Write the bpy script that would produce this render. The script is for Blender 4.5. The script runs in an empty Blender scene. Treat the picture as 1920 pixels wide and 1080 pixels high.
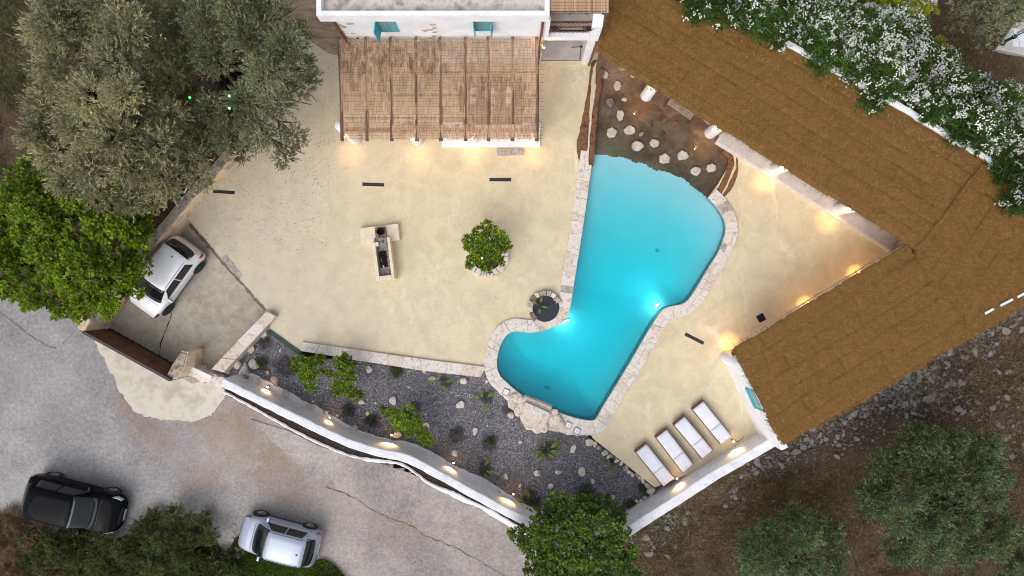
import bpy, math, random
import numpy as np
from mathutils import Vector, Matrix
from mathutils.geometry import tessellate_polygon

# ------------------------------------------------------------------ camera, sky, sun, exposure
SC = bpy.context.scene
COL = SC.collection
CAM_H = 29.0            # drone height above the terrace (metres)
FOC = 1280.0            # focal length in pixels of a 1920 px wide picture (24 mm on 36 mm)

cam = bpy.data.cameras.new('camera')
cam.lens = 24.0
cam.sensor_width = 36.0
cam.clip_start = 0.1
cam.clip_end = 3000.0
camo = bpy.data.objects.new('camera', cam)
COL.objects.link(camo)
camo.location = (0, 0, CAM_H)
SC.camera = camo

world = bpy.data.worlds.new('World')
SC.world = world
world.use_nodes = True
wn, wl = world.node_tree.nodes, world.node_tree.links
wn.clear()
w_out = wn.new('ShaderNodeOutputWorld')
w_bg = wn.new('ShaderNodeBackground')
w_hs = wn.new('ShaderNodeHueSaturation')
w_sky = wn.new('ShaderNodeTexSky')
w_sky.sky_type = 'NISHITA'
w_sky.sun_disc = False
SUN_EL, SUN_AZ = math.radians(52), math.radians(212)
w_sky.sun_elevation = SUN_EL
w_sky.sun_rotation = SUN_AZ
w_sky.dust_density = 3.0
w_hs.inputs['Saturation'].default_value = 0.42      # thin cloud: the sky is nearly white
w_bg.inputs['Strength'].default_value = 0.145
wl.new(w_sky.outputs[0], w_hs.inputs['Color'])
wl.new(w_hs.outputs[0], w_bg.inputs['Color'])
wl.new(w_bg.outputs[0], w_out.inputs['Surface'])

sun = bpy.data.lights.new('sun', 'SUN')
sun.energy = 1.05
sun.angle = math.radians(60)
sun.color = (1.0, 0.965, 0.93)
suno = bpy.data.objects.new('sun', sun)
COL.objects.link(suno)
sd = Vector((math.sin(SUN_AZ) * math.cos(SUN_EL), math.cos(SUN_AZ) * math.cos(SUN_EL), math.sin(SUN_EL)))
suno.rotation_euler = sd.to_track_quat('Z', 'Y').to_euler()
suno.location = (0, 0, 40)

vs = SC.view_settings
vs.view_transform = 'Standard'
vs.look = 'None'
vs.exposure = 0.27
vs.gamma = 1.0
vs.use_curve_mapping = False
SC.render.engine = 'CYCLES'
SC.cycles.use_denoising = True
SC.cycles.filter_width = 1.0
SC.cycles.max_bounces = 8
SC.cycles.transparent_max_bounces = 12
SC.cycles.caustics_reflective = False
SC.cycles.caustics_refractive = False
SC.cycles.sample_clamp_indirect = 6.0

rng = np.random.default_rng(7)
random.seed(7)
R = math.radians


def P(px, py, z=0.0):
    """photo pixel -> point at height z"""
    return Vector(((px - 960.0) / FOC * (CAM_H - z), (540.0 - py) / FOC * (CAM_H - z), z))


def PL(pts, z=0.0):
    return [P(a, b, z) for a, b in pts]


# ------------------------------------------------------------------ noise helpers
def _hash(ix, iy, seed):
    h = (ix.astype(np.int64) * 374761393 + iy.astype(np.int64) * 668265263 + seed * 1442695041) & 0x7fffffff
    h = ((h ^ (h >> 13)) * 1274126177) & 0x7fffffff
    return ((h ^ (h >> 16)) & 0xffff) / 65535.0


def vnoise(x, y, seed=0):
    x = np.asarray(x, float); y = np.asarray(y, float)
    ix, iy = np.floor(x), np.floor(y)
    fx, fy = x - ix, y - iy
    fx = fx * fx * (3 - 2 * fx); fy = fy * fy * (3 - 2 * fy)
    a = _hash(ix, iy, seed); b = _hash(ix + 1, iy, seed)
    c = _hash(ix, iy + 1, seed); d = _hash(ix + 1, iy + 1, seed)
    return (a * (1 - fx) + b * fx) * (1 - fy) + (c * (1 - fx) + d * fx) * fy


def fbm(x, y, seed=0, octs=4):
    s, a, t = 0, 0.5, 0
    for k in range(octs):
        s = s + a * vnoise(np.asarray(x) * 2 ** k, np.asarray(y) * 2 ** k, seed + k * 17)
        t += a
        a *= 0.5
    return s / t


def in_poly(x, y, poly):
    x = np.asarray(x, float); y = np.asarray(y, float)
    ins = np.zeros(x.shape, bool)
    n = len(poly)
    for i in range(n):
        x0, y0 = poly[i][0], poly[i][1]
        x1, y1 = poly[(i + 1) % n][0], poly[(i + 1) % n][1]
        if y0 == y1:
            continue
        c = ((y0 > y) != (y1 > y)) & (x < (x1 - x0) * (y - y0) / (y1 - y0) + x0)
        ins ^= c
    return ins


def smooth(pts, closed=True, n=6):
    """Catmull-Rom through points"""
    out = []
    m = len(pts)
    pts = [Vector(p) for p in pts]
    for i in range(m if closed else m - 1):
        if closed:
            p0, p1, p2, p3 = pts[i - 1], pts[i], pts[(i + 1) % m], pts[(i + 2) % m]
        else:
            p0, p1, p2, p3 = pts[max(i - 1, 0)], pts[i], pts[i + 1], pts[min(i + 2, m - 1)]
        for k in range(n):
            t = k / n
            out.append(0.5 * (2 * p1 + (p2 - p0) * t + (2 * p0 - 5 * p1 + 4 * p2 - p3) * t * t
                              + (3 * p1 - p0 - 3 * p2 + p3) * t ** 3))
    if not closed:
        out.append(pts[-1])
    return out


def resample(pts, step):
    """open polyline, even spacing"""
    pts = [Vector(p) for p in pts]
    d = [0]
    for a, b in zip(pts, pts[1:]):
        d.append(d[-1] + (b - a).length)
    n = max(2, int(round(d[-1] / step)) + 1)
    out, j = [], 0
    for k in range(n):
        s = d[-1] * k / (n - 1)
        while j < len(pts) - 2 and d[j + 1] < s:
            j += 1
        t = (s - d[j]) / max(1e-9, d[j + 1] - d[j])
        out.append(pts[j].lerp(pts[j + 1], min(1, max(0, t))))
    return out


def normals2d(pts):
    """left-hand normals of an open polyline"""
    out = []
    for i in range(len(pts)):
        a, b = pts[max(0, i - 1)], pts[min(len(pts) - 1, i + 1)]
        d = (b - a); d.z = 0
        d.normalize()
        out.append(Vector((-d.y, d.x, 0)))
    return out


# ------------------------------------------------------------------ materials
MATS = {}


def _rgba(c):
    return (c[0], c[1], c[2], 1.0)


def s2l(r, g, b):
    """sRGB 0-255 -> linear"""
    f = lambda v: (v / 255 / 12.92) if v / 255 <= 0.04045 else ((v / 255 + 0.055) / 1.055) ** 2.4
    return (f(r), f(g), f(b))


class NT:
    def __init__(s, name):
        s.m = bpy.data.materials.new(name)
        s.m.use_nodes = True
        s.t = s.m.node_tree
        s.n, s.l = s.t.nodes, s.t.links
        s.b = s.n['Principled BSDF']
        s.out = s.n['Material Output']
        s.geo = s.n.new('ShaderNodeNewGeometry')
        MATS[name] = s.m

    def noise(s, scale, detail=4, rough=0.55, stretch=None, rotz=0.0, off=(0, 0, 0), dist=0.0):
        mp = s.n.new('ShaderNodeMapping')
        mp.inputs['Location'].default_value = off
        mp.inputs['Rotation'].default_value = (0, 0, rotz)
        mp.inputs['Scale'].default_value = stretch or (1, 1, 1)
        s.l.new(s.geo.outputs['Position'], mp.inputs['Vector'])
        t = s.n.new('ShaderNodeTexNoise')
        t.inputs['Scale'].default_value = scale
        t.inputs['Detail'].default_value = detail
        t.inputs['Roughness'].default_value = rough
        t.inputs['Distortion'].default_value = dist
        s.l.new(mp.outputs[0], t.inputs['Vector'])
        return t.outputs['Fac']

    def voronoi(s, scale, feature='F1', out='Distance', rnd=1.0):
        t = s.n.new('ShaderNodeTexVoronoi')
        t.feature = feature
        t.inputs['Scale'].default_value = scale
        t.inputs['Randomness'].default_value = rnd
        s.l.new(s.geo.outputs['Position'], t.inputs['Vector'])
        return t.outputs[out]

    def ramp(s, fac, stops, interp='LINEAR'):
        r = s.n.new('ShaderNodeValToRGB')
        r.color_ramp.interpolation = interp
        el = r.color_ramp.elements
        while len(el) < len(stops):
            el.new(0.5)
        for e, (p, c) in zip(el, stops):
            e.position = p
            e.color = _rgba(c) if not isinstance(c, (int, float)) else (c, c, c, 1)
        s.l.new(fac, r.inputs['Fac'])
        return r.outputs['Color']

    def mix(s, fac, a, b, mode='MIX'):
        x = s.n.new('ShaderNodeMix')
        x.data_type = 'RGBA'
        x.blend_type = mode
        for k, v in ((0, fac), (6, a), (7, b)):
            if isinstance(v, (tuple, list)):
                x.inputs[k].default_value = _rgba(v)
            elif isinstance(v, (int, float)):
                x.inputs[k].default_value = v if k == 0 else (v, v, v, 1)
            else:
                s.l.new(v, x.inputs[k])
        return x.outputs[2]

    def attr(s, name):
        a = s.n.new('ShaderNodeAttribute')
        a.attribute_name = name
        return a.outputs['Fac']

    def bump(s, fac, strength=0.3, dist=0.02, prev=None):
        b = s.n.new('ShaderNodeBump')
        b.inputs['Strength'].default_value = strength
        b.inputs['Distance'].default_value = dist
        s.l.new(fac, b.inputs['Height'])
        if prev is not None:
            s.l.new(prev, b.inputs['Normal'])
        return b.outputs['Normal']

    def color(s, c):
        if isinstance(c, (tuple, list)):
            s.b.inputs['Base Color'].default_value = _rgba(c)
        else:
            s.l.new(c, s.b.inputs['Base Color'])

    def normal(s, n):
        s.l.new(n, s.b.inputs['Normal'])

    def set(s, rough=0.8, metal=0.0, spec=0.3, coat=0.0):
        s.b.inputs['Roughness'].default_value = rough
        s.b.inputs['Metallic'].default_value = metal
        s.b.inputs['Specular IOR Level'].default_value = spec
        s.b.inputs['Coat Weight'].default_value = coat
        return s


def surf(name, c1, c2, scale=3.0, rough=0.85, bump=0.3, bscale=30.0, bdist=0.01, c3=None, lo=0.35, hi=0.65, metal=0.0,
         stretch=None, rotz=0.0, spec=0.3, detail=5):
    """two or three tone mottled surface"""
    t = NT(name).set(rough, metal, spec)
    n = t.noise(scale, detail, 0.6, stretch, rotz)
    stops = [(lo, c1), (hi, c2)] if c3 is None else [(lo, c1), ((lo + hi) / 2, c2), (hi, c3)]
    t.color(t.ramp(n, stops))
    if bump:
        t.normal(t.bump(t.noise(bscale, 4, 0.6, stretch, rotz), bump, bdist))
    return t.m


def plain(name, c, rough=0.5, metal=0.0, spec=0.5, coat=0.0):
    t = NT(name).set(rough, metal, spec, coat)
    t.color(c)
    return t.m


def leafmat(name, c1, c2, c3, trans=0.25, rough=0.55, patch=0.5):
    """leaf: colour varies leaf by leaf and branch by branch"""
    t = NT(name).set(rough, 0, 0.35)
    ri = t.geo.outputs['Random Per Island']
    a = t.ramp(ri, [(0.0, c1), (0.6, c2), (1.0, c3)])
    n = t.ramp(t.noise(0.75, 3), [(0.32, 1 - .8 * patch), (0.68, 1 + .56 * patch)])
    c = t.mix(1.0, a, n, 'MULTIPLY')
    t.color(c)
    tr = t.n.new('ShaderNodeBsdfTranslucent')
    t.l.new(c, tr.inputs['Color'])
    ms = t.n.new('ShaderNodeMixShader')
    ms.inputs[0].default_value = min(.45, trans + .12)
    t.l.new(t.b.outputs[0], ms.inputs[1])
    t.l.new(tr.outputs[0], ms.inputs[2])
    t.l.new(ms.outputs[0], t.out.inputs['Surface'])
    return t.m


def emis(name, c, s):
    t = NT(name)
    t.color((0.8, 0.8, 0.8))
    t.b.inputs['Emission Color'].default_value = _rgba(c)
    t.b.inputs['Emission Strength'].default_value = s
    return t.m


# ------------------------------------------------------------------ mesh helpers
class MB:
    def __init__(s):
        s.v, s.f = [], []

    def add(s, vs, fs):
        k = len(s.v)
        s.v += [tuple(v) for v in vs]
        s.f += [tuple(i + k for i in f) for f in fs]
        return s

    def box(s, c, size, rz=0.0, rx=0.0, ry=0.0, taper=1.0):
        hx, hy, hz = size[0] / 2, size[1] / 2, size[2] / 2
        M = Matrix.Translation(Vector(c)) @ Matrix.Rotation(rz, 4, 'Z') @ Matrix.Rotation(ry, 4, 'Y') @ Matrix.Rotation(rx, 4, 'X')
        vs = []
        for z in (-hz, hz):
            k = taper if z > 0 else 1.0
            for x, y in ((-hx, -hy), (hx, -hy), (hx, hy), (-hx, hy)):
                vs.append(M @ Vector((x * k, y * k, z)))
        return s.add(vs, [(3, 2, 1, 0), (4, 5, 6, 7), (0, 1, 5, 4), (1, 2, 6, 5), (2, 3, 7, 6), (3, 0, 4, 7)])

    def prism(s, poly, z0, z1, inset=0.0, bev=0.0):
        """closed polygon (convex or not) extruded z0..z1, top optionally bevelled in"""
        p = [Vector((q[0], q[1], 0)) for q in poly]
        n = len(p)
        area = sum(p[i].x * p[(i + 1) % n].y - p[(i + 1) % n].x * p[i].y for i in range(n))
        if area < 0:
            p.reverse()
        vs = [(q.x, q.y, z0) for q in p]
        rings = [p]
        if bev > 0:
            vs += [(q.x, q.y, z1 - bev) for q in p]
            c = sum(p, Vector()) / n
            p2 = [q + (c - q).normalized() * min(bev, (c - q).length * 0.4) for q in p]
            vs += [(q.x, q.y, z1) for q in p2]
            nr = 3
        else:
            vs += [(q.x, q.y, z1) for q in p]
            p2 = p
            nr = 2
        fs = []
        for r in range(nr - 1):
            for i in range(n):
                j = (i + 1) % n
                fs.append((r * n + i, r * n + j, (r + 1) * n + j, (r + 1) * n + i))
        if n <= 4:
            fs.append(tuple((nr - 1) * n + i for i in range(n)))
        else:
            for t in tessellate_polygon([[Vector(q) for q in p2]]):
                a, b, c_ = t
                A, B, C_ = p2[a], p2[b], p2[c_]
                if (B.x - A.x) * (C_.y - A.y) - (B.y - A.y) * (C_.x - A.x) < 0:
                    b, c_ = c_, b
                fs.append(((nr - 1) * n + a, (nr - 1) * n + b, (nr - 1) * n + c_))
        return s.add(vs, fs)

    def tube(s, pts, rad, n=8, caps=True):
        pts = [Vector(p) for p in pts]
        if isinstance(rad, (int, float)):
            rad = [rad] * len(pts)
        vs, fs = [], []
        up0 = Vector((0, 0, 1))
        for i, p in enumerate(pts):
            d = (pts[min(i + 1, len(pts) - 1)] - pts[max(i - 1, 0)])
            if d.length < 1e-9:
                d = Vector((0, 0, 1))
            d.normalize()
            a = d.cross(up0)
            if a.length < 0.05:
                a = d.cross(Vector((1, 0, 0)))
            a.normalize()
            b = d.cross(a)
            for k in range(n):
                t = 2 * math.pi * k / n
                vs.append(p + a * math.cos(t) * rad[i] + b * math.sin(t) * rad[i])
        for i in range(len(pts) - 1):
            for k in range(n):
                j = (k + 1) % n
                fs.append((i * n + k, i * n + j, (i + 1) * n + j, (i + 1) * n + k))
        if caps:
            fs.append(tuple(range(n - 1, -1, -1)))
            fs.append(tuple((len(pts) - 1) * n + k for k in range(n)))
        return s.add(vs, fs)

    def lathe(s, c, prof, n=20, jit=0.0):
        vs, fs = [], []
        for r, z in prof:
            for k in range(n):
                t = 2 * math.pi * k / n
                rr = r * (1 + jit * (random.random() - 0.5))
                vs.append((c[0] + rr * math.cos(t), c[1] + rr * math.sin(t), c[2] + z))
        m = len(prof)
        for i in range(m - 1):
            for k in range(n):
                j = (k + 1) % n
                fs.append((i * n + k, i * n + j, (i + 1) * n + j, (i + 1) * n + k))
        fs.append(tuple(range(n - 1, -1, -1)))
        fs.append(tuple((m - 1) * n + k for k in range(n)))
        return s.add(vs, fs)

    def build(s, name, m, parent=None, loc=None, local=False, shade=False, **kw):
        me = bpy.data.meshes.new(name)
        base = Vector((0, 0, 0))
        if not local:
            if parent is not None:
                q = parent
                while q is not None:
                    base = base + q.location
                    q = q.parent
            if loc is not None:
                base = Vector(loc) if parent is None else base + Vector(loc)
            vs = [(a - base.x, b - base.y, c - base.z) for a, b, c in s.v]
        else:
            vs = s.v
        me.from_pydata(vs, [], s.f)
        if shade:
            me.polygons.foreach_set('use_smooth', [True] * len(me.polygons))
        me.materials.append(MATS[m])
        me.update()
        o = bpy.data.objects.new(name, me)
        COL.objects.link(o)
        if parent is not None:
            o.parent = parent
            if loc is not None:
                o.location = loc
        elif loc is not None:
            o.location = loc
        tag(o, **kw)
        return o


def tag(o, label=None, cat=None, group=None, kind=None):
    if label: o['label'] = label
    if cat: o['category'] = cat
    if group: o['group'] = group
    if kind: o['kind'] = kind
    return o


def empty(name, loc, label=None, cat=None, group=None, rz=0.0):
    o = bpy.data.objects.new(name, None)
    COL.objects.link(o)
    o.location = loc
    o.rotation_euler = (0, 0, rz)
    o.empty_display_size = 0.3
    return tag(o, label, cat, group)


def link_mesh(name, me, parent=None, loc=(0, 0, 0), rz=0.0, **kw):
    o = bpy.data.objects.new(name, me)
    COL.objects.link(o)
    o.parent = parent
    o.location = loc
    o.rotation_euler = (0, 0, rz)
    return tag(o, **kw)


def quads(name, V, m, parent=None, **kw):
    """(N,4,3) array -> one mesh of loose quads; world coordinates"""
    V = np.asarray(V, np.float32)
    n = len(V)
    base = np.zeros(3, np.float32)
    q = parent
    while q is not None:
        base += np.array(q.location, np.float32)
        q = q.parent
    me = bpy.data.meshes.new(name)
    me.vertices.add(n * 4)
    me.vertices.foreach_set('co', (V - base).reshape(-1))
    me.loops.add(n * 4)
    me.loops.foreach_set('vertex_index', np.arange(n * 4, dtype=np.int32))
    me.polygons.add(n)
    me.polygons.foreach_set('loop_start', np.arange(0, n * 4, 4, dtype=np.int32))
    me.materials.append(MATS[m])
    me.update(calc_edges=True)
    o = bpy.data.objects.new(name, me)
    COL.objects.link(o)
    o.parent = parent
    return tag(o, **kw)


def gridmesh(name, xs, ys, zf, m, keep=None, parent=None, attrs=None, shade=True, **kw):
    """height field over xs x ys; keep(xc,yc) masks cells; attrs: name -> f(x,y)"""
    X, Y = np.meshgrid(xs, ys)
    Z = zf(X, Y)
    nx, ny = len(xs), len(ys)
    ii, jj = np.meshgrid(np.arange(nx - 1), np.arange(ny - 1))
    a = (jj * nx + ii)
    F = np.stack([a, a + 1, a + 1 + nx, a + nx], -1).reshape(-1, 4)
    xc = ((X[:-1, :-1] + X[1:, 1:]) / 2).reshape(-1)
    yc = ((Y[:-1, :-1] + Y[1:, 1:]) / 2).reshape(-1)
    if keep is not None:
        F = F[keep(xc, yc)]
    used = np.unique(F)
    remap = np.full(nx * ny, -1, np.int64)
    remap[used] = np.arange(len(used))
    F = remap[F]
    co = np.stack([X.reshape(-1)[used], Y.reshape(-1)[used], Z.reshape(-1)[used]], -1).astype(np.float32)
    me = bpy.data.meshes.new(name)
    me.vertices.add(len(co))
    me.vertices.foreach_set('co', co.reshape(-1))
    n = len(F)
    me.loops.add(n * 4)
    me.loops.foreach_set('vertex_index', F.astype(np.int32).reshape(-1))
    me.polygons.add(n)
    me.polygons.foreach_set('loop_start', np.arange(0, n * 4, 4, dtype=np.int32))
    me.polygons.foreach_set('use_smooth', np.full(n, shade))
    if attrs:
        for k, f in attrs.items():
            at = me.attributes.new(k, 'FLOAT', 'POINT')
            at.data.foreach_set('value', np.asarray(f(co[:, 0].astype(float), co[:, 1].astype(float)), np.float32))
    me.materials.append(MATS[m])
    me.update(calc_edges=True)
    o = bpy.data.objects.new(name, me)
    COL.objects.link(o)
    o.parent = parent
    return tag(o, **kw)


def sheet(name, outer, holes, z, m, thick=0.0, **kw):
    """flat polygon with holes at height z, with skirts going down by thick"""
    loops = [[Vector((p[0], p[1], 0)) for p in outer]] + [[Vector((p[0], p[1], 0)) for p in h] for h in holes]
    flat = [p for l in loops for p in l]
    mb = MB()
    vs = [(p.x, p.y, z) for p in flat]
    fs = []
    for a, b, c in tessellate_polygon(loops):
        A, B, C_ = flat[a], flat[b], flat[c]
        if (B.x - A.x) * (C_.y - A.y) - (B.y - A.y) * (C_.x - A.x) < 0:
            b, c = c, b
        fs.append((a, b, c))
    mb.add(vs, fs)
    if thick:
        for l in loops:
            n = len(l)
            v2 = [(p.x, p.y, z) for p in l] + [(p.x, p.y, z - thick) for p in l]
            mb.add(v2, [(i, (i + 1) % n, n + (i + 1) % n, n + i) for i in range(n)])
    return mb.build(name, m, **kw)


_ICO = None


def ico():
    global _ICO
    if _ICO is None:
        import bmesh
        bm = bmesh.new()
        bmesh.ops.create_icosphere(bm, subdivisions=2, radius=1.0)
        bm.verts.index_update()
        _ICO = ([v.co.copy() for v in bm.verts], [tuple(v.index for v in f.verts) for f in bm.faces])
        bm.free()
    return _ICO


def rock_verts(sx, sy, sz, rz, seed, cuts=6):
    """angular stone: a ball cut by random planes"""
    r = random.Random(seed)
    V, F = ico()
    pl = []
    for _ in range(cuts):
        d = Vector((r.gauss(0, 1), r.gauss(0, 1), r.gauss(0, 0.6))).normalized()
        pl.append((d, r.uniform(0.45, 0.8)))
    pl.append((Vector((r.uniform(-.2, .2), r.uniform(-.2, .2), 1)).normalized(), r.uniform(0.45, 0.7)))
    out = []
    c, s = math.cos(rz), math.sin(rz)
    for v in V:
        p = v * (1 + r.uniform(-0.06, 0.06))
        for d, k in pl:
            e = p.dot(d) - k
            if e > 0:
                p = p - d * e * 0.9
        x, y, z = p.x * sx * 1.25, p.y * sy * 1.25, p.z * sz * 1.3
        out.append(Vector((x * c - y * s, x * s + y * c, z)))
    return out, F


def rock(name, loc, sx, sy, sz, rz, seed, m, sink=0.35, parent=None, **kw):
    vs, fs = rock_verts(sx, sy, sz, rz, seed)
    mb = MB().add(vs, fs)
    o = mb.build(name, m, local=True, **kw)
    o.parent = parent
    o.location = (loc[0], loc[1], loc[2] + sz * (1 - 2 * sink))
    if parent is not None:
        o.location = Vector(o.location) - parent.location
    return o


ORD = ['first', 'second', 'third', 'fourth', 'fifth', 'sixth', 'seventh', 'eighth', 'ninth', 'tenth', 'eleventh', 'twelfth',
       'thirteenth', 'fourteenth', 'fifteenth', 'sixteenth', 'seventeenth', 'eighteenth', 'nineteenth', 'twentieth']
TENS = {20: 'twenty', 30: 'thirty', 40: 'forty', 50: 'fifty'}
TENTH = {30: 'thirtieth', 40: 'fortieth', 50: 'fiftieth'}


def ordn(i):
    i += 1
    if i <= 20:
        return ORD[i - 1]
    t = i // 10 * 10
    return TENTH[t] if i % 10 == 0 else TENS[t] + '-' + ORD[i % 10 - 1]


def sweep_wall(name, line, thick, zb, zt, m, parent=None, jit=0.015, step=0.25, side=1, seed=0, local_z=None, **kw):
    """hand-plastered wall: line = outer top edge (open polyline), wall grows to the left (side=1) or right"""
    pts = resample(line, step)
    nn = normals2d(pts)
    r = random.Random(seed)
    mb = MB()
    vs, fs = [], []
    w = 8
    for i, (p, n) in enumerate(zip(pts, nn)):
        n = n * side
        j = lambda k=1.0: r.uniform(-jit, jit) * k
        z1 = zt + j()
        b = zb(i / (len(pts) - 1)) if callable(zb) else zb
        e = 0.03
        for off, z in ((0 + j(), b), (0 + j(), z1 - e), (e + j(0.5), z1), (thick / 2, z1 + 0.008), (thick - e + j(0.5), z1), (thick + j(), z1 - e), (thick + j(), (z1 + b) / 2), (thick + j(2), b)):
            q = p + n * off
            vs.append((q.x, q.y, z))
    m_ = len(pts)
    for i in range(m_ - 1):
        for k in range(w - 1):
            f = (i * w + k, (i + 1) * w + k, (i + 1) * w + k + 1, i * w + k + 1)
            fs.append(f if side < 0 else f[::-1])
    fs.append(tuple(range(w)))
    fs.append(tuple((m_ - 1) * w + k for k in range(w - 1, -1, -1)))
    mb.add(vs, fs)
    return mb.build(name, m, parent=parent, shade=False, **kw)


def point_light(name, loc, power, color, size=0.05, parent=None, spot=None, aim=None, blend=0.6):
    l = bpy.data.lights.new(name, 'SPOT' if spot else 'POINT')
    l.energy = power
    l.color = color
    l.shadow_soft_size = size
    o = bpy.data.objects.new(name, l)
    COL.objects.link(o)
    loc = Vector(loc)
    if spot:
        l.spot_size = R(spot)
        l.spot_blend = blend
        o.rotation_euler = (Vector(aim) - loc).to_track_quat('-Z', 'Y').to_euler()
    if parent is not None:
        o.parent = parent
        loc = loc - parent.location
    o.location = loc
    return o

# ------------------------------------------------------------------ material library
def make_materials():
    # cream trowelled concrete
    t = NT('terrace').set(0.62, 0, 0.35)
    a = t.ramp(t.noise(0.22, 6, 0.62), [(0.30, s2l(204, 193, 174)), (0.5, s2l(218, 205, 177)), (0.72, s2l(211, 198, 164))])
    b = t.ramp(t.noise(1.3, 7, 0.7, dist=0.6), [(0.38, s2l(196, 184, 164)), (0.6, s2l(232, 220, 192))])
    c = t.mix(0.42, a, b)
    sc = t.ramp(t.noise(0.9, 5, 0.75, (1, 0.45, 1), R(25), (3, 9, 0), 1.2), [(0.57, 0.0), (0.66, 0.5)])
    c = t.mix(sc, c, s2l(238, 232, 222))
    st = t.ramp(t.noise(2.6, 6, 0.75, None, 0, (11, 4, 0)), [(0.62, 0.0), (0.78, 0.32)])
    c = t.mix(st, c, s2l(172, 160, 138))
    fg = t.ramp(t.noise(19, 6, 0.8), [(0.3, 0.86), (0.5, 1.0), (0.72, 1.07)])
    c = t.mix(1.0, c, fg, 'MULTIPLY')
    # the older, greyer pour by the olives and the yard
    sx = t.n.new('ShaderNodeSeparateXYZ')
    t.l.new(t.geo.outputs['Position'], sx.inputs[0])
    mr = t.n.new('ShaderNodeMapRange')
    mr.inputs[1].default_value = -5.0
    mr.inputs[2].default_value = -9.5
    t.l.new(sx.outputs[0], mr.inputs[0])
    g = t.mix(1.0, mr.outputs[0], t.ramp(t.noise(0.35, 4), [(0.25, 0.35), (0.7, 0.9)]), 'MULTIPLY')
    c = t.mix(g, c, t.ramp(t.noise(1.8, 6, 0.7), [(0.3, s2l(186, 178, 164)), (0.7, s2l(212, 204, 188))]))
    t.color(t.mix(1.0, c, (0.935, 0.925, 0.855), 'MULTIPLY'))
    t.normal(t.bump(t.noise(14, 5, 0.65), 0.12, 0.01))

    t = NT('road').set(0.9, 0, 0.25)
    a = t.ramp(t.noise(0.35, 7, 0.68), [(0.32, s2l(116, 115, 118)), (0.5, s2l(148, 145, 146)), (0.66, s2l(178, 175, 172))])
    b = t.ramp(t.noise(7, 6, 0.75), [(0.34, s2l(96, 93, 95)), (0.66, s2l(186, 182, 180))])
    c = t.mix(0.4, a, b)
    dirt = t.ramp(t.mix(0.5, t.attr('dirt'), t.noise(1.6, 5, 0.7)), [(0.38, 0.0), (0.62, 0.85)])
    c = t.mix(dirt, c, s2l(142, 124, 108))
    c = t.mix(t.attr('pale'), c, t.ramp(t.noise(5, 5, 0.7), [(0.3, s2l(158, 155, 152)), (0.7, s2l(192, 189, 186))]))
    sp = t.ramp(t.noise(3.1, 5, 0.8, None, 0, (5, 5, 0)), [(0.64, 0.0), (0.72, 0.55)])
    c = t.mix(sp, c, s2l(104, 101, 104))
    sx = t.n.new('ShaderNodeSeparateXYZ')
    t.l.new(t.geo.outputs['Position'], sx.inputs[0])
    mr = t.n.new('ShaderNodeMapRange')
    mr.inputs[1].default_value = -17.0
    mr.inputs[2].default_value = -7.0
    mr.inputs[4].default_value = 0.85
    t.l.new(sx.outputs[0], mr.inputs[0])
    c = t.mix(mr.outputs[0], c, t.mix(1.0, c, (1.12, 1.02, 0.94), 'MULTIPLY'))
    fg = t.ramp(t.noise(15, 6, 0.85), [(0.3, 0.72), (0.5, 1.0), (0.7, 1.2)])
    c = t.mix(1.0, c, fg, 'MULTIPLY')
    t.color(c)
    t.normal(t.bump(t.noise(22, 6, 0.7), 0.45, 0.015))

    surf('shoulder', s2l(132, 128, 127), s2l(172, 168, 165), 0.9, 0.92, 0.5, 20, 0.02, c3=s2l(150, 145, 141), detail=9)
    surf('grime_shade', s2l(100, 92, 85), s2l(132, 123, 114), 6, 1.0, 0.4, 20, 0.02)  # road cracks and edge dirt, and the painted shadow line in the yard
    surf('apron', s2l(180, 174, 160), s2l(208, 202, 187), 1.2, 0.88, 0.35, 25, 0.01, c3=s2l(190, 183, 166), detail=8)
    t = NT('yard').set(0.75, 0, 0.3)
    a = t.ramp(t.noise(0.5, 6, 0.65), [(0.3, s2l(150, 141, 127)), (0.55, s2l(180, 172, 158)), (0.75, s2l(200, 194, 182))])
    b = t.ramp(t.noise(3.4, 7, 0.75), [(0.33, s2l(120, 110, 96)), (0.6, s2l(194, 186, 172))])
    t.color(t.mix(0.4, a, b))
    t.normal(t.bump(t.noise(18, 5), 0.2, 0.01))

    t = NT('gravel').set(0.9, 0, 0.25)
    v = t.voronoi(36, 'F1', 'Color')
    bw = t.n.new('ShaderNodeSeparateColor')
    t.l.new(v, bw.inputs[0])
    c = t.ramp(bw.outputs[0], [(0.0, s2l(64, 63, 69)), (0.6, s2l(112, 111, 117)), (0.93, s2l(154, 152, 156)), (1.0, s2l(214, 211, 208))])
    c2 = t.mix(1.0, c, t.ramp(t.noise(0.9, 5, 0.6), [(0.3, 0.78), (0.7, 1.1)]), 'MULTIPLY')
    c2 = t.mix(t.attr('dust'), c2, s2l(136, 118, 104))
    c2 = t.mix(t.attr('wet'), c2, t.mix(0.6, s2l(48, 52, 64), c, 'MULTIPLY'))
    t.color(c2)
    t.normal(t.bump(t.voronoi(36), 0.9, 0.02))

    # bare earth with dry grass
    t = NT('earth').set(1.0, 0, 0.1)
    a = t.ramp(t.noise(0.4, 7, 0.7), [(0.3, s2l(50, 42, 36)), (0.5, s2l(82, 68, 57)), (0.7, s2l(108, 91, 76))])
    b = t.ramp(t.noise(9, 7, 0.8), [(0.3, s2l(34, 29, 25)), (0.7, s2l(136, 114, 94))])
    c = t.mix(0.5, a, b)
    c = t.mix(t.ramp(t.noise(0.8, 4, 0.6, None, 0, (4, 7, 2)), [(0.5, 0.0), (0.66, 0.5)]), c, s2l(58, 62, 36))
    t.color(c)
    t.normal(t.bump(t.noise(9, 7, 0.75), 0.9, 0.08))
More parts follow.
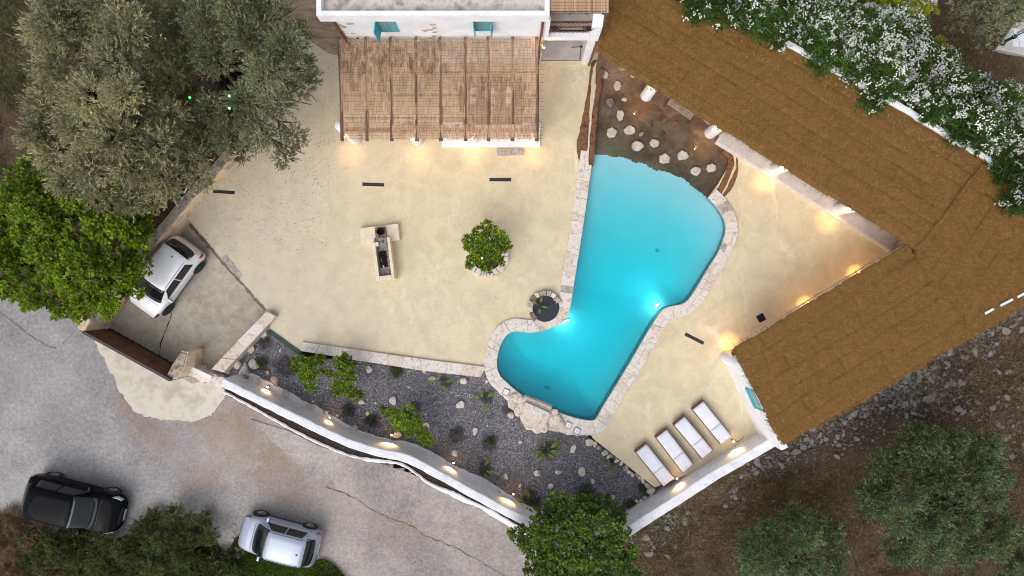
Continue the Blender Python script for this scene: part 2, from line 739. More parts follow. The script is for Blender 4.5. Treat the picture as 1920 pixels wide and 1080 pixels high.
    surf('raked_earth', s2l(128, 110, 92), s2l(176, 156, 132), 1.1, 0.95, 0.6, 10, 0.05, stretch=(1, 3.5, 1), rotz=R(35))

    # lime-washed render
    t = NT('whitewash').set(0.85, 0, 0.2)
    t.color(t.ramp(t.noise(1.2, 6, 0.65), [(0.32, s2l(224, 224, 230)), (0.6, s2l(240, 240, 243))]))
    nb = t.bump(t.noise(2.2, 3), 0.35, 0.06)
    t.normal(t.bump(t.noise(26, 4), 0.15, 0.01, nb))
    t = NT('old_render').set(0.92, 0, 0.2)      # perimeter wall, weather-streaked
    t.color(t.ramp(t.noise(2.4, 7, 0.7), [(0.3, s2l(205, 205, 208)), (0.5, s2l(228, 228, 231)), (0.7, s2l(238, 238, 240))]))
    t.normal(t.bump(t.noise(9, 6, 0.7), 0.35, 0.03))
    surf('tan_render', s2l(206, 178, 144), s2l(232, 210, 180), 1.5, 0.9, 0.45, 9, 0.04, c3=s2l(190, 164, 134))
    surf('grey_cap', s2l(134, 122, 108), s2l(178, 168, 152), 3.2, 0.95, 0.7, 10, 0.05, c3=s2l(120, 110, 100), detail=7)
    surf('stone_pale', s2l(188, 178, 170), s2l(224, 216, 208), 5.0, 0.9, 0.6, 16, 0.03, c3=s2l(206, 196, 188), detail=8)
    surf('stone_warm', s2l(178, 160, 144), s2l(216, 204, 190), 4.0, 0.92, 0.6, 14, 0.03, c3=s2l(196, 180, 162), detail=8)
    surf('stone_grey', s2l(144, 138, 132), s2l(184, 178, 170), 6.0, 0.92, 0.6, 14, 0.03, detail=8)
    surf('stone_tan', s2l(176, 160, 138), s2l(206, 194, 176), 6.0, 0.92, 0.5, 14, 0.03)
    surf('mortar', s2l(184, 172, 162), s2l(210, 200, 190), 6.0, 0.95, 0.5, 22, 0.02)
    surf('rock_white', s2l(186, 180, 168), s2l(218, 213, 203), 5.0, 0.95, 0.7, 14, 0.03, c3=s2l(172, 162, 148))
    surf('rock_beach', s2l(166, 158, 146), s2l(204, 197, 184), 4.0, 0.8, 0.5, 12, 0.02)
    surf('rock_dark', s2l(104, 92, 84), s2l(134, 122, 114), 4.0, 0.8, 0.5, 12, 0.02)
    t = NT('rubble').set(0.95, 0, 0.2)
    ri = t.geo.outputs['Random Per Island']
    c = t.ramp(ri, [(0.0, s2l(66, 61, 57)), (0.5, s2l(106, 101, 97)), (0.85, s2l(140, 136, 132)), (1.0, s2l(140, 116, 96))])
    t.color(t.mix(0.35, c, t.ramp(t.noise(9, 5, 0.7), [(0.3, s2l(58, 55, 53)), (0.7, s2l(146, 142, 138))])))
    t.normal(t.bump(t.noise(14, 4), 0.4, 0.02))

    # pool
    t = NT('pool_plaster').set(0.6, 0, 0.3)
    t.color(t.ramp(t.noise(0.7, 5, 0.6), [(0.3, (0.50, 0.82, 0.92)), (0.7, (0.56, 0.86, 0.95))]))
    t = NT('beach_render').set(0.7, 0, 0.35)
    a = t.ramp(t.noise(0.8, 6, 0.65, dist=0.5), [(0.36, s2l(84, 56, 36)), (0.5, s2l(120, 92, 68)), (0.66, s2l(152, 132, 108))])
    b = t.ramp(t.noise(5, 6, 0.75), [(0.3, s2l(72, 52, 38)), (0.7, s2l(148, 124, 100))])
    t.color(t.mix(0.4, a, b))
    t.normal(t.bump(t.noise(14, 5), 0.4, 0.02))
    surf('brown_render', s2l(96, 66, 44), s2l(128, 94, 68), 3.0, 0.95, 0.6, 18, 0.02, c3=s2l(80, 56, 40))

    t = NT('water')
    gl = t.n.new('ShaderNodeBsdfGlossy')
    gl.inputs['Roughness'].default_value = 0.02
    tr = t.n.new('ShaderNodeBsdfTransparent')
    fr = t.n.new('ShaderNodeFresnel')
    fr.inputs['IOR'].default_value = 1.33
    nb = t.bump(t.noise(2.2, 3, 0.5), 0.10, 0.03)
    t.l.new(nb, fr.inputs['Normal'])
    t.l.new(nb, gl.inputs['Normal'])
    ms = t.n.new('ShaderNodeMixShader')
    t.l.new(fr.outputs[0], ms.inputs[0])
    t.l.new(tr.outputs[0], ms.inputs[1])
    t.l.new(gl.outputs[0], ms.inputs[2])
    t.l.new(ms.outputs[0], t.out.inputs['Surface'])
    va = t.n.new('ShaderNodeVolumeAbsorption')
    va.inputs['Color'].default_value = (0.0, 0.93, 0.96, 1)
    va.inputs['Density'].default_value = 1.15
    t.l.new(va.outputs[0], t.out.inputs['Volume'])

    # straw and reed
    for nm, rz in (('straw_a', R(-32)), ('straw_b', R(31)), ('straw_c', R(54))):
        t = NT(nm).set(0.95, 0, 0.1)
        a = t.ramp(t.noise(0.9, 6, 0.65), [(0.3, s2l(120, 89, 48)), (0.7, s2l(139, 104, 58))])
        b = t.ramp(t.noise(7, 6, 0.8, (0.6, 3.0, 1), rz, (0, 0, 0), 1.5), [(0.32, s2l(86, 61, 30)), (0.55, s2l(131, 96, 51)), (0.78, s2l(170, 132, 79))])
        t.color(t.mix(0.6, a, b))
        nb = t.bump(t.noise(2.5, 5, 0.6, (0.5, 2, 1), rz), 0.5, 0.08)
        t.normal(t.bump(t.noise(16, 5, 0.75, (0.7, 2.2, 1), rz, (0, 0, 0), 1.0), 0.8, 0.03, nb))
    leafmat('straw_strand', s2l(96, 69, 35), s2l(136, 101, 54), s2l(172, 137, 84), 0.0, 0.8, patch=.1)
    t = NT('reed').set(0.8, 0, 0.2)
    a = t.ramp(t.geo.outputs['Random Per Island'], [(0.0, s2l(156, 121, 93)), (0.5, s2l(197, 161, 129)), (1.0, s2l(218, 187, 156))])
    # weathered rotten patch near the house wall
    sx = t.n.new('ShaderNodeSeparateXYZ')
    t.l.new(t.geo.outputs['Position'], sx.inputs[0])
    mr = t.n.new('ShaderNodeMapRange')
    mr.inputs[1].default_value = 6.9
    mr.inputs[2].default_value = 8.4
    t.l.new(sx.outputs[1], mr.inputs[0])
    mr2 = t.n.new('ShaderNodeMapRange')
    mr2.inputs[1].default_value = 0.5
    mr2.inputs[2].default_value = -2.5
    t.l.new(sx.outputs[0], mr2.inputs[0])
    wet = t.mix(1.0, mr.outputs[0], t.ramp(t.noise(2.2, 7, 0.8, (1.6, 0.7, 1)), [(0.42, 0.0), (0.6, 0.9)]), 'MULTIPLY')
    wet = t.mix(1.0, wet, mr2.outputs[0], 'MULTIPLY')
    t.color(t.mix(wet, a, s2l(92, 66, 46)))
    surf('reed_stitch', s2l(120, 92, 66), s2l(150, 118, 88), 6, 0.9, 0)
    surf('beam_wood', s2l(92, 68, 56), s2l(122, 94, 80), 2.5, 0.85, 0.4, 20, 0.01, stretch=(4, 0.5, 1))
    surf('dark_wood', s2l(84, 54, 38), s2l(116, 78, 56), 5, 0.6, 0.3, 30, 0.005)
    surf('grey_wood', s2l(138, 122, 106), s2l(172, 158, 142), 5, 0.8, 0.3, 20, 0.005)
    surf('rust_metal', s2l(98, 66, 44), s2l(116, 80, 54), 1.5, 0.7, 0.1, 30, 0.005, c3=s2l(88, 60, 42))
    plain('gate_frame', s2l(62, 50, 52), 0.5)
    plain('green_metal', s2l(26, 62, 58), 0.5)
    plain('black_metal', (0.012, 0.012, 0.014), 0.45)
    plain('drain_grate', (0.02, 0.022, 0.024), 0.5, 0.3)
    surf('pale_trim', s2l(208, 204, 198), s2l(226, 222, 216), 8, 0.8, 0.1)
    surf('turquoise', s2l(64, 158, 170), s2l(84, 178, 188), 6, 0.55, 0.1, 30, 0.004)
    plain('pane', (0.02, 0.035, 0.04), 0.08, 0, 0.6)
    plain('pane_pale', s2l(120, 160, 165), 0.15, 0, 0.5)
    plain('pipe_brown', s2l(112, 64, 52), 0.55)
    surf('roof_screed', s2l(176, 166, 158), s2l(214, 206, 198), 1.6, 0.95, 0.5, 9, 0.03, c3=s2l(150, 138, 126), detail=8)
    surf('cushion', s2l(220, 221, 230), s2l(230, 231, 238), 4, 0.9, 0.25, 60, 0.004)
    plain('pipe_white', s2l(225, 225, 225), 0.4)
    plain('soot', (0.012, 0.011, 0.011), 0.9, 0, 0.1)
    surf('ash', s2l(98, 94, 92), s2l(150, 144, 138), 6, 0.95, 0.4, 20, 0.02, c3=s2l(60, 58, 60), detail=8)
    surf('grill_stone', s2l(214, 200, 172), s2l(230, 218, 194), 3, 0.85, 0.2, 20, 0.01)
    surf('charred', s2l(116, 92, 84), s2l(146, 124, 112), 6, 0.9, 0.4, 20, 0.01)
    surf('soil', s2l(40, 36, 34), s2l(66, 58, 52), 12, 1.0, 0.6, 30, 0.02)
    surf('grey_floor', s2l(186, 182, 178), s2l(208, 204, 200), 2, 0.6, 0.1)
    surf('bark', s2l(70, 60, 50), s2l(106, 94, 82), 5, 0.95, 0.8, 12, 0.03)
    surf('twig', s2l(84, 72, 62), s2l(120, 106, 94), 5, 0.95, 0.3)
    emis('lamp_glow', (1.0, 0.62, 0.28), 18.0)
    emis('pool_glow', (0.75, 1.0, 1.0), 30.0)
    emis('green_glow', (0.02, 1.0, 0.14), 2.2)
    plain('outlet', (0.22, 0.55, 0.62), 0.5)
    surf('dark_gravel', s2l(26, 30, 38), s2l(92, 97, 106), 28, 0.9, 0.7, 40, 0.02, lo=.4, hi=.75)
    plain('lamp_case', (0.55, 0.53, 0.5), 0.5)

    # leaves
    leafmat('leaf_olive', s2l(126, 132, 100), s2l(178, 176, 134), s2l(230, 220, 174), 0.33)
    leafmat('leaf_olive_dark', s2l(104, 116, 90), s2l(150, 156, 116), s2l(202, 200, 150), 0.33)
    leafmat('leaf_bright', s2l(78, 106, 16), s2l(122, 150, 30), s2l(170, 186, 52), 0.3)
    leafmat('leaf_citrus', s2l(70, 102, 20), s2l(110, 142, 32), s2l(176, 190, 52), 0.3)
    leafmat('leaf_deep', s2l(56, 84, 26), s2l(96, 126, 48), s2l(142, 164, 68), 0.3)
    leafmat('leaf_pine', s2l(70, 94, 60), s2l(114, 136, 90), s2l(176, 188, 134), 0.33)
    leafmat('leaf_oleander', s2l(52, 80, 32), s2l(84, 116, 48), s2l(122, 150, 68), 0.3)
    leafmat('leaf_yellow', s2l(120, 132, 20), s2l(150, 158, 34), s2l(176, 178, 60), 0.3)
    leafmat('leaf_banana', s2l(88, 104, 28), s2l(122, 132, 44), s2l(160, 148, 62), 0.3, 0.4)
    leafmat('leaf_scrub', s2l(66, 80, 42), s2l(102, 116, 62), s2l(146, 152, 88), 0.3)
    leafmat('dry_grass', s2l(92, 75, 57), s2l(136, 112, 86), s2l(190, 163, 126), 0.2, 0.9)
    leafmat('petal', s2l(232, 232, 224), s2l(244, 244, 240), s2l(250, 250, 246), 0.2)
    leafmat('litter', s2l(84, 74, 56), s2l(118, 106, 82), s2l(140, 130, 104), 0.1, 0.9)

    # cars
    for nm, c, cc in (('paint_white', s2l(232, 232, 236), 0.6), ('paint_black', (0.004, 0.005, 0.007), 0.0)):
        plain(nm, c, 0.35 if nm != 'paint_black' else 0.05, 0, 0.5 if nm != 'paint_black' else 0.06, cc)
    plain('paint_silver', s2l(162, 171, 186), 0.30, 0.2, 0.5, 0.4)
    plain('car_glass', (0.008, 0.012, 0.013), 0.04, 0, 0.55)
    plain('car_trim', (0.015, 0.016, 0.018), 0.5)
    plain('tyre', (0.018, 0.018, 0.019), 0.85)
    plain('rim', s2l(150, 152, 156), 0.35, 0.7)
    plain('rim_dark', s2l(60, 60, 64), 0.4, 0.5)
    plain('tail_red', (0.50, 0.008, 0.012), 0.2, 0, 0.6, 0.8)
    plain('headlamp', s2l(196, 204, 210), 0.12, 0.2, 0.8, 0.8)
    plain('headlamp_dark', s2l(58, 66, 80), 0.12, 0.2, 0.8, 0.8)


make_materials()

# ------------------------------------------------------------------ levels
Z_YARD, Z_GRAVEL, Z_ROAD, Z_WATER = -0.45, -0.40, -0.55, -0.10
Z_ROOF = 2.70

# ------------------------------------------------------------------ outlines
POOL_L = [(1113, 285), (1107, 330), (1100, 380), (1092, 435), (1084, 485), (1076, 535), (1069, 578), (1057, 602), (1032, 616),
          (995, 624), (966, 621), (949, 630), (938, 650), (932, 680), (937, 702), (951, 717), (972, 735), (996, 750), (1035, 768),
          (1072, 781), (1104, 788), (1117, 784)]
POOL_R = [(1128, 765), (1152, 726), (1186, 670), (1215, 620), (1238, 585), (1253, 575), (1284, 567), (1304, 541), (1325, 506),
          (1345, 474), (1356, 447), (1360, 428), (1355, 407), (1341, 386), (1326, 371)]
BEACH = [(1346, 345), (1362, 318), (1370, 292), (1360, 268), (1318, 224), (1232, 160), (1140, 98), (1122, 98), (1117, 130), (1116, 200), (1115, 250)]
pool_edge = smooth(PL(POOL_L + POOL_R), closed=False, n=5)
beach_edge = PL(BEACH)
HOLE = pool_edge + beach_edge                 # whole water outline
hole_xy = [(p.x, p.y) for p in HOLE]

roof_pts = {k: P(a, b, Z_ROOF) for k, (a, b) in dict(
    A=(1115, 95), A2=(1141, 25), A3=(1141, -50), D=(1215, -72), E=(1938, 352), Fp=(1950, 552), G=(1467, 836), Hh=(1371, 656),
    B=(1701, 457)).items()}
RW = [roof_pts[k] for k in ('A', 'A2', 'A3', 'D', 'E', 'Fp', 'G', 'Hh', 'B')]


def inset_pt(p, d):
    c = Vector((12.5, 1.5, 0)) if False else None
    return p


TERR = PL([(345, 403), (398, 345), (442, 286), (470, 200), (540, 95), (575, 40), (575, -60)], 0) + [
    Vector((3.9, 13.6, 0))] + [P(1215, -70, 2.7) + Vector((0.1, -0.2, 0)), P(1932, 353, 2.7), P(1938, 548, 2.7),
    P(1500, 806, 2.7), P(1440, 828, 0)] + PL([(1228, 914), (1113, 823), (1100, 806), (1060, 800), (1020, 795), (965, 760), (930, 722), (918, 700)], 0) + \
    PL([(905, 694), (570, 648), (558, 661), (505, 616), (514, 592), (499, 578)], 0)
terr_xy = [(p.x, p.y) for p in TERR]


# ------------------------------------------------------------------ terrain, to the horizon
def lr(px, py, z=0):
    p = P(px, py, z)
    return p.x, p.y


LOWER = [lr(*q, -1.6) for q in [(1060, 1060), (1180, 1010), (1470, 832), (1700, 720), (1960, 560), (2600, 400), (2600, 2200), (1060, 2200)]]


def terrain_z(X, Y):
    # falls away to the lower right, outside the wall
    nx, ny = 0.524, -0.853
    p0 = P(1350, 900, 0)
    d = (X - p0.x) * nx + (Y - p0.y) * ny
    k = np.clip((d + 0.6) / 2.2, 0, 1)
    k = k * k * (3 - 2 * k)
    kx = np.clip((X - 2.5) / 3.0, 0, 1)
    k = k * kx
    z = -0.80 - 0.9 * k - 0.04 * np.clip(d, 0, 12) * kx
    top = np.clip((Y - 5.0) / 3.0, 0, 1) * np.clip((X - 4.0) / 2, 0, 1)
    z = z + 0.45 * top
    lt = np.clip((-X - 8.5) / 1.5, 0, 1) * np.clip((Y - 0.5) / 2, 0, 1)
    z = z + 0.25 * lt
    far = np.clip((np.hypot(X, Y) - 30) / 60, 0, 1)
    z = z + (fbm(X * 0.8, Y * 0.8, 3) - 0.5) * 0.25 + (fbm(X * 0.02, Y * 0.02, 9) - 0.5) * 8 * far
    road = in_poly(X, Y, [(q.x, q.y) for q in PL([(-700, 520), (150, 565), (430, 690), (1040, 990), (1010, 1700), (-700, 1700)], -0.6)])
    z = np.where(road, np.minimum(z, -0.85), z)
    return z


def axis(near, step):
    a = np.arange(-near, near + step / 2, step)
    far = np.array([30, 36, 45, 60, 80, 110, 160, 240, 360, 520])
    return np.concatenate([-far[::-1], a, far])


core = in_poly
shrunk = [(p.x, p.y) for p in PL([(420, 360), (575, 60), (1180, 0), (1700, 300), (1800, 520), (1440, 790), (1230, 890), (1112, 826), (1020, 812), (960, 790), (905, 720), (890, 700), (600, 650)], 0)]
gridmesh('ground', axis(27, 0.3), axis(24, 0.3), terrain_z, 'earth', keep=lambda x, y: ~in_poly(x, y, shrunk), kind='structure',
         label='brown dry earth around the house and garden')

# road, with soil stains and a paler strip
ROAD = [(q.x, q.y) for q in PL([(-320, 540), (0, 552), (120, 585), (205, 640), (300, 700), (420, 735), (560, 805), (700, 858), (860, 925), (1010, 1000), (1000, 1130), (960, 1200),
                                  (-320, 1200)], Z_ROAD)]


def blobs(lst):
    def f(x, y):
        r = np.zeros_like(x)
        for px, py, rad, a in lst:
            c = P(px, py, Z_ROAD)
            r = np.maximum(r, a * np.clip(1.15 - np.hypot(x - c.x, y - c.y) / rad, 0, 1))
        return r
    return f


rx = np.arange(-28.5, 2.2, 0.16)
ry = np.arange(-15, 1.2, 0.16)
gridmesh('road', rx, ry, lambda X, Y: Z_ROAD + (fbm(X * 0.7, Y * 0.7, 5) - 0.5) * 0.05, 'road', keep=lambda x, y: in_poly(x, y, ROAD),
         attrs={'dirt': blobs([(235, 760, 1.6, 0.55), (265, 800, 1.5, 0.6), (300, 830, 2.0, 0.5), (430, 810, 2.6, 0.75), (520, 860, 2.6, 0.62), (640, 900, 3.0, 0.5), (760, 960, 3.0, 0.5), (380, 880, 2.4, 0.5), (540, 930, 2.4, .45),
                               (40, 985, 1.8, 0.6), (900, 990, 2.0, 0.5)]),
                'pale': blobs([(20, 950, 1.4, 0.55), (380, 850, 1.5, 0.4), (420, 830, 1.0, 0.4), (90, 700, 2.5, 0.25), (620, 930, 2.5, 0.25)])},
         kind='structure', label='worn grey concrete road below the garden wall')

# upper strip of the road beside the wall, a few centimetres higher, ragged edge
edge = smooth(PL([(470, 785), (520, 835), (560, 872), (600, 903), (660, 930), (690, 950), (730, 970), (770, 985), (800, 1003), (850, 1025), (920, 1062), (980, 1100)], -0.5), False, 5)
edge = [p + Vector((random.uniform(-.05, .05), random.uniform(-.05, .05), 0)) for p in edge]
inner = PL([(1010, 1030), (960, 985), (860, 935), (770, 888), (690, 862), (600, 838), (540, 808)], -0.5)
sheet('road_shoulder', edge + inner, [], -0.512, 'road', 0.05, kind='structure',
      label='slightly raised grey concrete strip of the road along the wall')

# cracks in the road
def ribbon(mb, pts, w, z, seed=1):
    r = random.Random(seed)
    pts = resample(pts, 0.12)
    nn = normals2d(pts)
    vs, fs = [], []
    for p, n in zip(pts, nn):
        o = n * r.uniform(-0.03, 0.03)
        ww = w * r.uniform(0.3, 1.2) / 2
        vs += [(p.x + o.x + n.x * ww, p.y + o.y + n.y * ww, z), (p.x + o.x - n.x * ww, p.y + o.y - n.y * ww, z)]
    for i in range(len(pts) - 1):
        fs.append((2 * i, 2 * i + 1, 2 * i + 3, 2 * i + 2))
    mb.add(vs, fs)


road_o = bpy.data.objects['road']
for i, pts in enumerate([[(0, 585), (25, 605), (60, 632), (90, 650), (105, 652)], [(118, 645), (130, 632), (140, 622)]]):
    mb = MB()
    ribbon(mb, PL(pts, Z_ROAD), 0.028, Z_ROAD + 0.03, i)
    mb.build('crack', 'grime_shade', parent=road_o)

mb = MB(); ribbon(mb, [p + Vector((0, -.03, 0)) for p in edge[16:]], 0.06, Z_ROAD + 0.032, 71); mb.build('edge_grime_shade', 'grime_shade', parent=road_o)
# driveway apron in front of the gate
AP = [(186, 632), (196, 676), (222, 728), (246, 758), (276, 778), (320, 789), (372, 789), (396, 780), (418, 752), (420, 725), (352, 712), (318, 690)]
ap = smooth(PL(AP, Z_ROAD), True, 10)
ap = [p + Vector(((fbm(np.array(p.x * 2.2), np.array(p.y * 2.2), 4).item() - .5) * .45 + random.uniform(-.03, .03), (fbm(np.array(p.x * 2.2), np.array(p.y * 2.2), 14).item() - .5) * .45 + random.uniform(-.03, .03), 0)) for p in ap]
sheet('driveway', ap, [], Z_ROAD + 0.06, 'apron', 0.1, kind='structure', label='cream concrete apron in front of the brown gate')

# car yard
sheet('yard', PL([(160, 618), (200, 575), (345, 402), (372, 420), (512, 590), (430, 700), (360, 720), (330, 700)], Z_YARD), [], Z_YARD, 'yard', 0.3, kind='structure',
      label='stained concrete parking yard behind the gate')
yo = bpy.data.objects['yard']
mb = MB(); ribbon(mb, PL([(326, 565), (318, 600), (302, 640), (298, 665)], Z_YARD), 0.05, Z_YARD + 0.004, 3); mb.build('crack', 'soil', parent=yo)
mb = MB(); ribbon(mb, PL([(343, 406), (420, 494), (497, 582)], Z_YARD + .0), 0.16, Z_YARD + 0.005, 33); mb.build('edge_grime_shade', 'grime_shade', parent=yo)  # dark ribbon paints the shadow line along the foot of the terrace
mb = MB().lathe(P(347, 412, Z_YARD), [(0.09, 0), (0.09, 0.02), (0.07, 0.022), (0.02, 0.012)], 14); mb.build('floor_drain', 'drain_grate', parent=yo)

# terrace with the pool opening
HOLE_T = [p for p in HOLE]
sheet('terrace', TERR, [HOLE_T], 0.0, 'terrace', 0.55, kind='structure', label='cream trowelled concrete terrace around the pool')
# trodden earth beside the house
sheet('path', PL([(500, 120), (560, 60), (615, 100), (648, 108), (652, -60), (500, -60)], 0.0), [], 0.006, 'raked_earth', 0.0, kind='structure',
      label='raked brown earth path beside the house')

# gravel bed
GR = [(q.x, q.y) for q in PL([(410, 712), (500, 612), (565, 668), (900, 690), (924, 702), (938, 734), (964, 762), (1000, 788), (1060, 801), (1112, 822), (1228, 916), (1200, 985), (1140, 1045), (1080, 1050), (1000, 1005),
                              (830, 905), (700, 852), (600, 825), (480, 765)], Z_GRAVEL)]
WET = [(497, 643, .40), (490, 683, .42), (536, 685, .55), (655, 768, .42), (700, 788, .42), (745, 697, .4), (855, 813, .45), (920, 829, .45), (836, 716, .35), (913, 745, .38),
       (910, 876, .42), (1025, 842, .5), (996, 938, .5), (1097, 925, .45), (1207, 912, .35), (1180, 946, .3), (1163, 962, .3), (1148, 862, .25), (465, 712, .2), (955, 766, .35), (780, 760, .3), (1130, 905, .0)]


def wet(x, y):
    r = np.zeros_like(x)
    for px, py, rad in WET:
        if rad <= 0:
            continue
        c = P(px, py, Z_GRAVEL)
        d = np.hypot(x - c.x, y - c.y) / rad + (fbm(x * 4, y * 4, 31) - 0.5) * 0.9
        r = np.maximum(r, np.clip((1.0 - d) / 0.45, 0, 1) * 0.7)
    return r


def dust(x, y):
    # reddish soil washed against the wall
    ln = PL([(440, 735), (560, 792), (700, 840), (800, 870), (960, 960), (1010, 990)], Z_GRAVEL)
    best = np.full_like(x, 99.0)
    for a, b in zip(ln, ln[1:]):
        dx, dy = b.x - a.x, b.y - a.y
        t = np.clip(((x - a.x) * dx + (y - a.y) * dy) / (dx * dx + dy * dy), 0, 1)
        best = np.minimum(best, np.hypot(x - a.x - t * dx, y - a.y - t * dy))
    return np.clip(1.2 - best / 0.9, 0, 1) * np.clip(fbm(x * 1.5, y * 1.5, 8) * 1.8 - 0.6, 0, 1) * 0.75


gridmesh('gravel_bed', np.arange(-13, 6.6, 0.07), np.arange(-12, -1.5, 0.07), lambda X, Y: Z_GRAVEL + (fbm(X * 1.2, Y * 1.2, 12) - 0.5) * 0.06, 'gravel',
         keep=lambda x, y: in_poly(x, y, GR), attrs={'wet': wet, 'dust': dust}, kind='structure', label='dark grey gravel bed planted with young trees')

# ------------------------------------------------------------------ pool
pool = empty('swimming_pool', (P(1180, 520).x, P(1180, 520).y, 0), 'free-form turquoise swimming pool with pale stone coping and brown shallow beach', 'pool')


def dist_beach(x, y):
    """metres past the ragged line where the brown beach ends and the turquoise begins"""
    px = x * FOC / CAM_H + 960
    py = 540 - y * FOC / CAM_H
    line = np.interp(px, [1100, 1113, 1160, 1200, 1240, 1262, 1300, 1327, 1340], [284, 285, 291, 301, 318, 322, 346, 368, 372])
    return (py - line) / 44.0


def edge_dist(X, Y):
    best = np.full(np.shape(X), 99.0)
    ep = pool_edge[::3] + [pool_edge[-1]]
    for a, b in zip(ep, ep[1:]):
        dx, dy = b.x - a.x, b.y - a.y
        t = np.clip(((X - a.x) * dx + (Y - a.y) * dy) / (dx * dx + dy * dy + 1e-9), 0, 1)
        best = np.minimum(best, np.hypot(X - a.x - t * dx, Y - a.y - t * dy))
    return best


def floor_z(X, Y):
    d = dist_beach(X, Y)
    zd = -0.22 - 0.21 * np.clip(d, 0, 99) + 0.0
    zd = np.maximum(zd, -1.45)
    w_ = np.clip(edge_dist(X, Y) / 1.5, 0, 1)
    zd = -0.22 + (zd + 0.22) * (0.42 + 0.58 * w_ * (2 - w_))
    zb = -0.22 + 0.045 * np.clip(-d, 0, 99)
    return np.where(d > 0, zd, zb + (fbm(X * 1.5, Y * 1.5, 4) - 0.5) * 0.06)


def rag(x, y):
    return dist_beach(x, y) + (fbm(x * 2.3, y * 2.3, 21, 5) - 0.5) * 0.35


fx = np.arange(-0.9, 9.6, 0.05)
fy = np.arange(-5.9, 10.3, 0.05)
wide = [(-0.9, -6), (9.6, -6), (9.6, 10.3), (-0.9, 10.3)]
near = None


def near_hole(x, y):
    c = np.zeros(x.shape, bool)
    for dx, dy in ((0, 0), (.1, 0), (-.1, 0), (0, .1), (0, -.1)):
        c |= in_poly(x + dx, y + dy, hole_xy)
    return c


gridmesh('pool_floor', fx, fy, floor_z, 'pool_plaster', keep=lambda x, y: near_hole(x, y) & (rag(x, y) > 0), parent=None)
gridmesh('beach_floor', fx, fy, lambda X, Y: floor_z(X, Y) + 0.004, 'beach_render', keep=lambda x, y: near_hole(x, y) & (rag(x, y) <= 0.03), parent=None)
for n_ in ('pool_floor', 'beach_floor'):
    o = bpy.data.objects[n_]
    o.parent = pool
    o.location = -pool.location


def skirt(name, pts, z0, z1, m, closed=False, inset=0.006):
    mb = MB()
    n = len(pts)
    vs = [(p.x, p.y, z1) for p in pts] + [(p.x, p.y, z0) for p in pts]
    mb.add(vs, [(i, i + 1, n + i + 1, n + i) for i in range(n - 1)])
    return mb.build(name, m, parent=pool)


skirt('pool_wall', pool_edge, -2.3, 0.012, 'pool_plaster')
skirt('beach_wall', [pool_edge[-1]] + beach_edge + [pool_edge[0]], -0.6, 0.012, 'beach_render')

mbw = MB()
wl_ = [(p.x, p.y) for p in HOLE]
mbw.prism(wl_, -2.6, Z_WATER)
water = mbw.build('water', 'water', parent=pool)

# coping: crazy-paved stones in a mortar bed
def paving(parent, inner, outer, zt, mats, seed, across=(1, 2), step=(0.28, 0.55), depth=0.06, gap=0.012, name='coping_stone', jz=0.012):
    r = random.Random(seed)
    n = len(inner)
    L = [0]
    for i in range(n - 1):
        L.append(L[-1] + ((inner[i + 1] - inner[i]).length + (outer[i + 1] - outer[i]).length) / 2)

    def at(s, t):
        s = min(max(s, 0), L[-1])
        j = 0
        while j < n - 2 and L[j + 1] < s:
            j += 1
        k = (s - L[j]) / max(1e-9, L[j + 1] - L[j])
        a = inner[j].lerp(inner[j + 1], k)
        b = outer[j].lerp(outer[j + 1], k)
        return a.lerp(b, t)
    s = 0.0
    prev = None
    cnt = 0
    while s < L[-1] - 0.05:
        e = s + r.uniform(*step)
        if L[-1] - e < step[0] * 0.6:
            e = L[-1]
        k = r.randint(*across)
        sk = r.uniform(-0.10, 0.10)
        cuts = [0] + sorted(min(0.8, max(0.2, (i + 1) / k + r.uniform(-0.16, 0.16))) for i in range(k - 1)) + [1]
        lo = prev or (lambda t, s_=s: s_)
        last = e >= L[-1] - 1e-6
        hi = (lambda t, e_=e, sk_=0 if last else sk: e_ + (t - 0.5) * 2 * sk_)
        for a, b in zip(cuts, cuts[1:]):
            m_ = (a + b) / 2
            pts = [(lo(a), a), (lo(m_) + r.uniform(-.03, .03), m_), (lo(b), b), ((lo(b) + hi(b)) / 2, b + (r.uniform(-.04, .04) if b < 1 else r.uniform(-.03, .05))),
                   (hi(b), b), (hi(m_) + r.uniform(-.03, .03), m_), (hi(a), a), ((lo(a) + hi(a)) / 2, a + (r.uniform(-.03, .03) if a > 0 else 0))]
            q = [at(u, v) for u, v in pts]
            c = sum(q, Vector()) / len(q)
            q = [p + (c - p).normalized() * gap for p in q]
            mb = MB()
            mb.prism([(p.x, p.y) for p in q], zt - depth, zt + r.uniform(-jz, jz), bev=0.014)
            mb.build(name, r.choice(mats), parent=parent)
            cnt += 1
        prev = hi
        s = e
    return cnt


# width of the coping along the outline
e_pts = resample(pool_edge, 0.18)
nn = normals2d(e_pts)
mid = sum(e_pts, Vector()) / len(e_pts)
ow = []
for p, n in zip(e_pts, nn):
    q = p + n * 0.05
    n = -n if in_poly(np.array([q.x]), np.array([q.y]), hole_xy)[0] else n
    py = 540 - p.y * FOC / CAM_H
    px = p.x * FOC / CAM_H + 960
    w = 0.55
    if px < 1120 and py > 735:
        w = 0.62 + 0.25 * math.sin((px - 940) / 170 * math.pi) + random.uniform(-.05, .05)
    elif px > 1180 and py < 500:
        w = 0.52
    ow.append(p + n * (w + random.uniform(-.015, .015)))
bed = MB()
n_ = len(e_pts)
inb = [p + (o - p).normalized() * 0.004 for p, o in zip(e_pts, ow)]
vs = [(p.x, p.y, 0.062) for p in inb] + [(p.x, p.y, 0.062) for p in ow] + [(p.x, p.y, -0.42) for p in ow] + [(p.x, p.y, -0.02) for p in inb]
fs = []
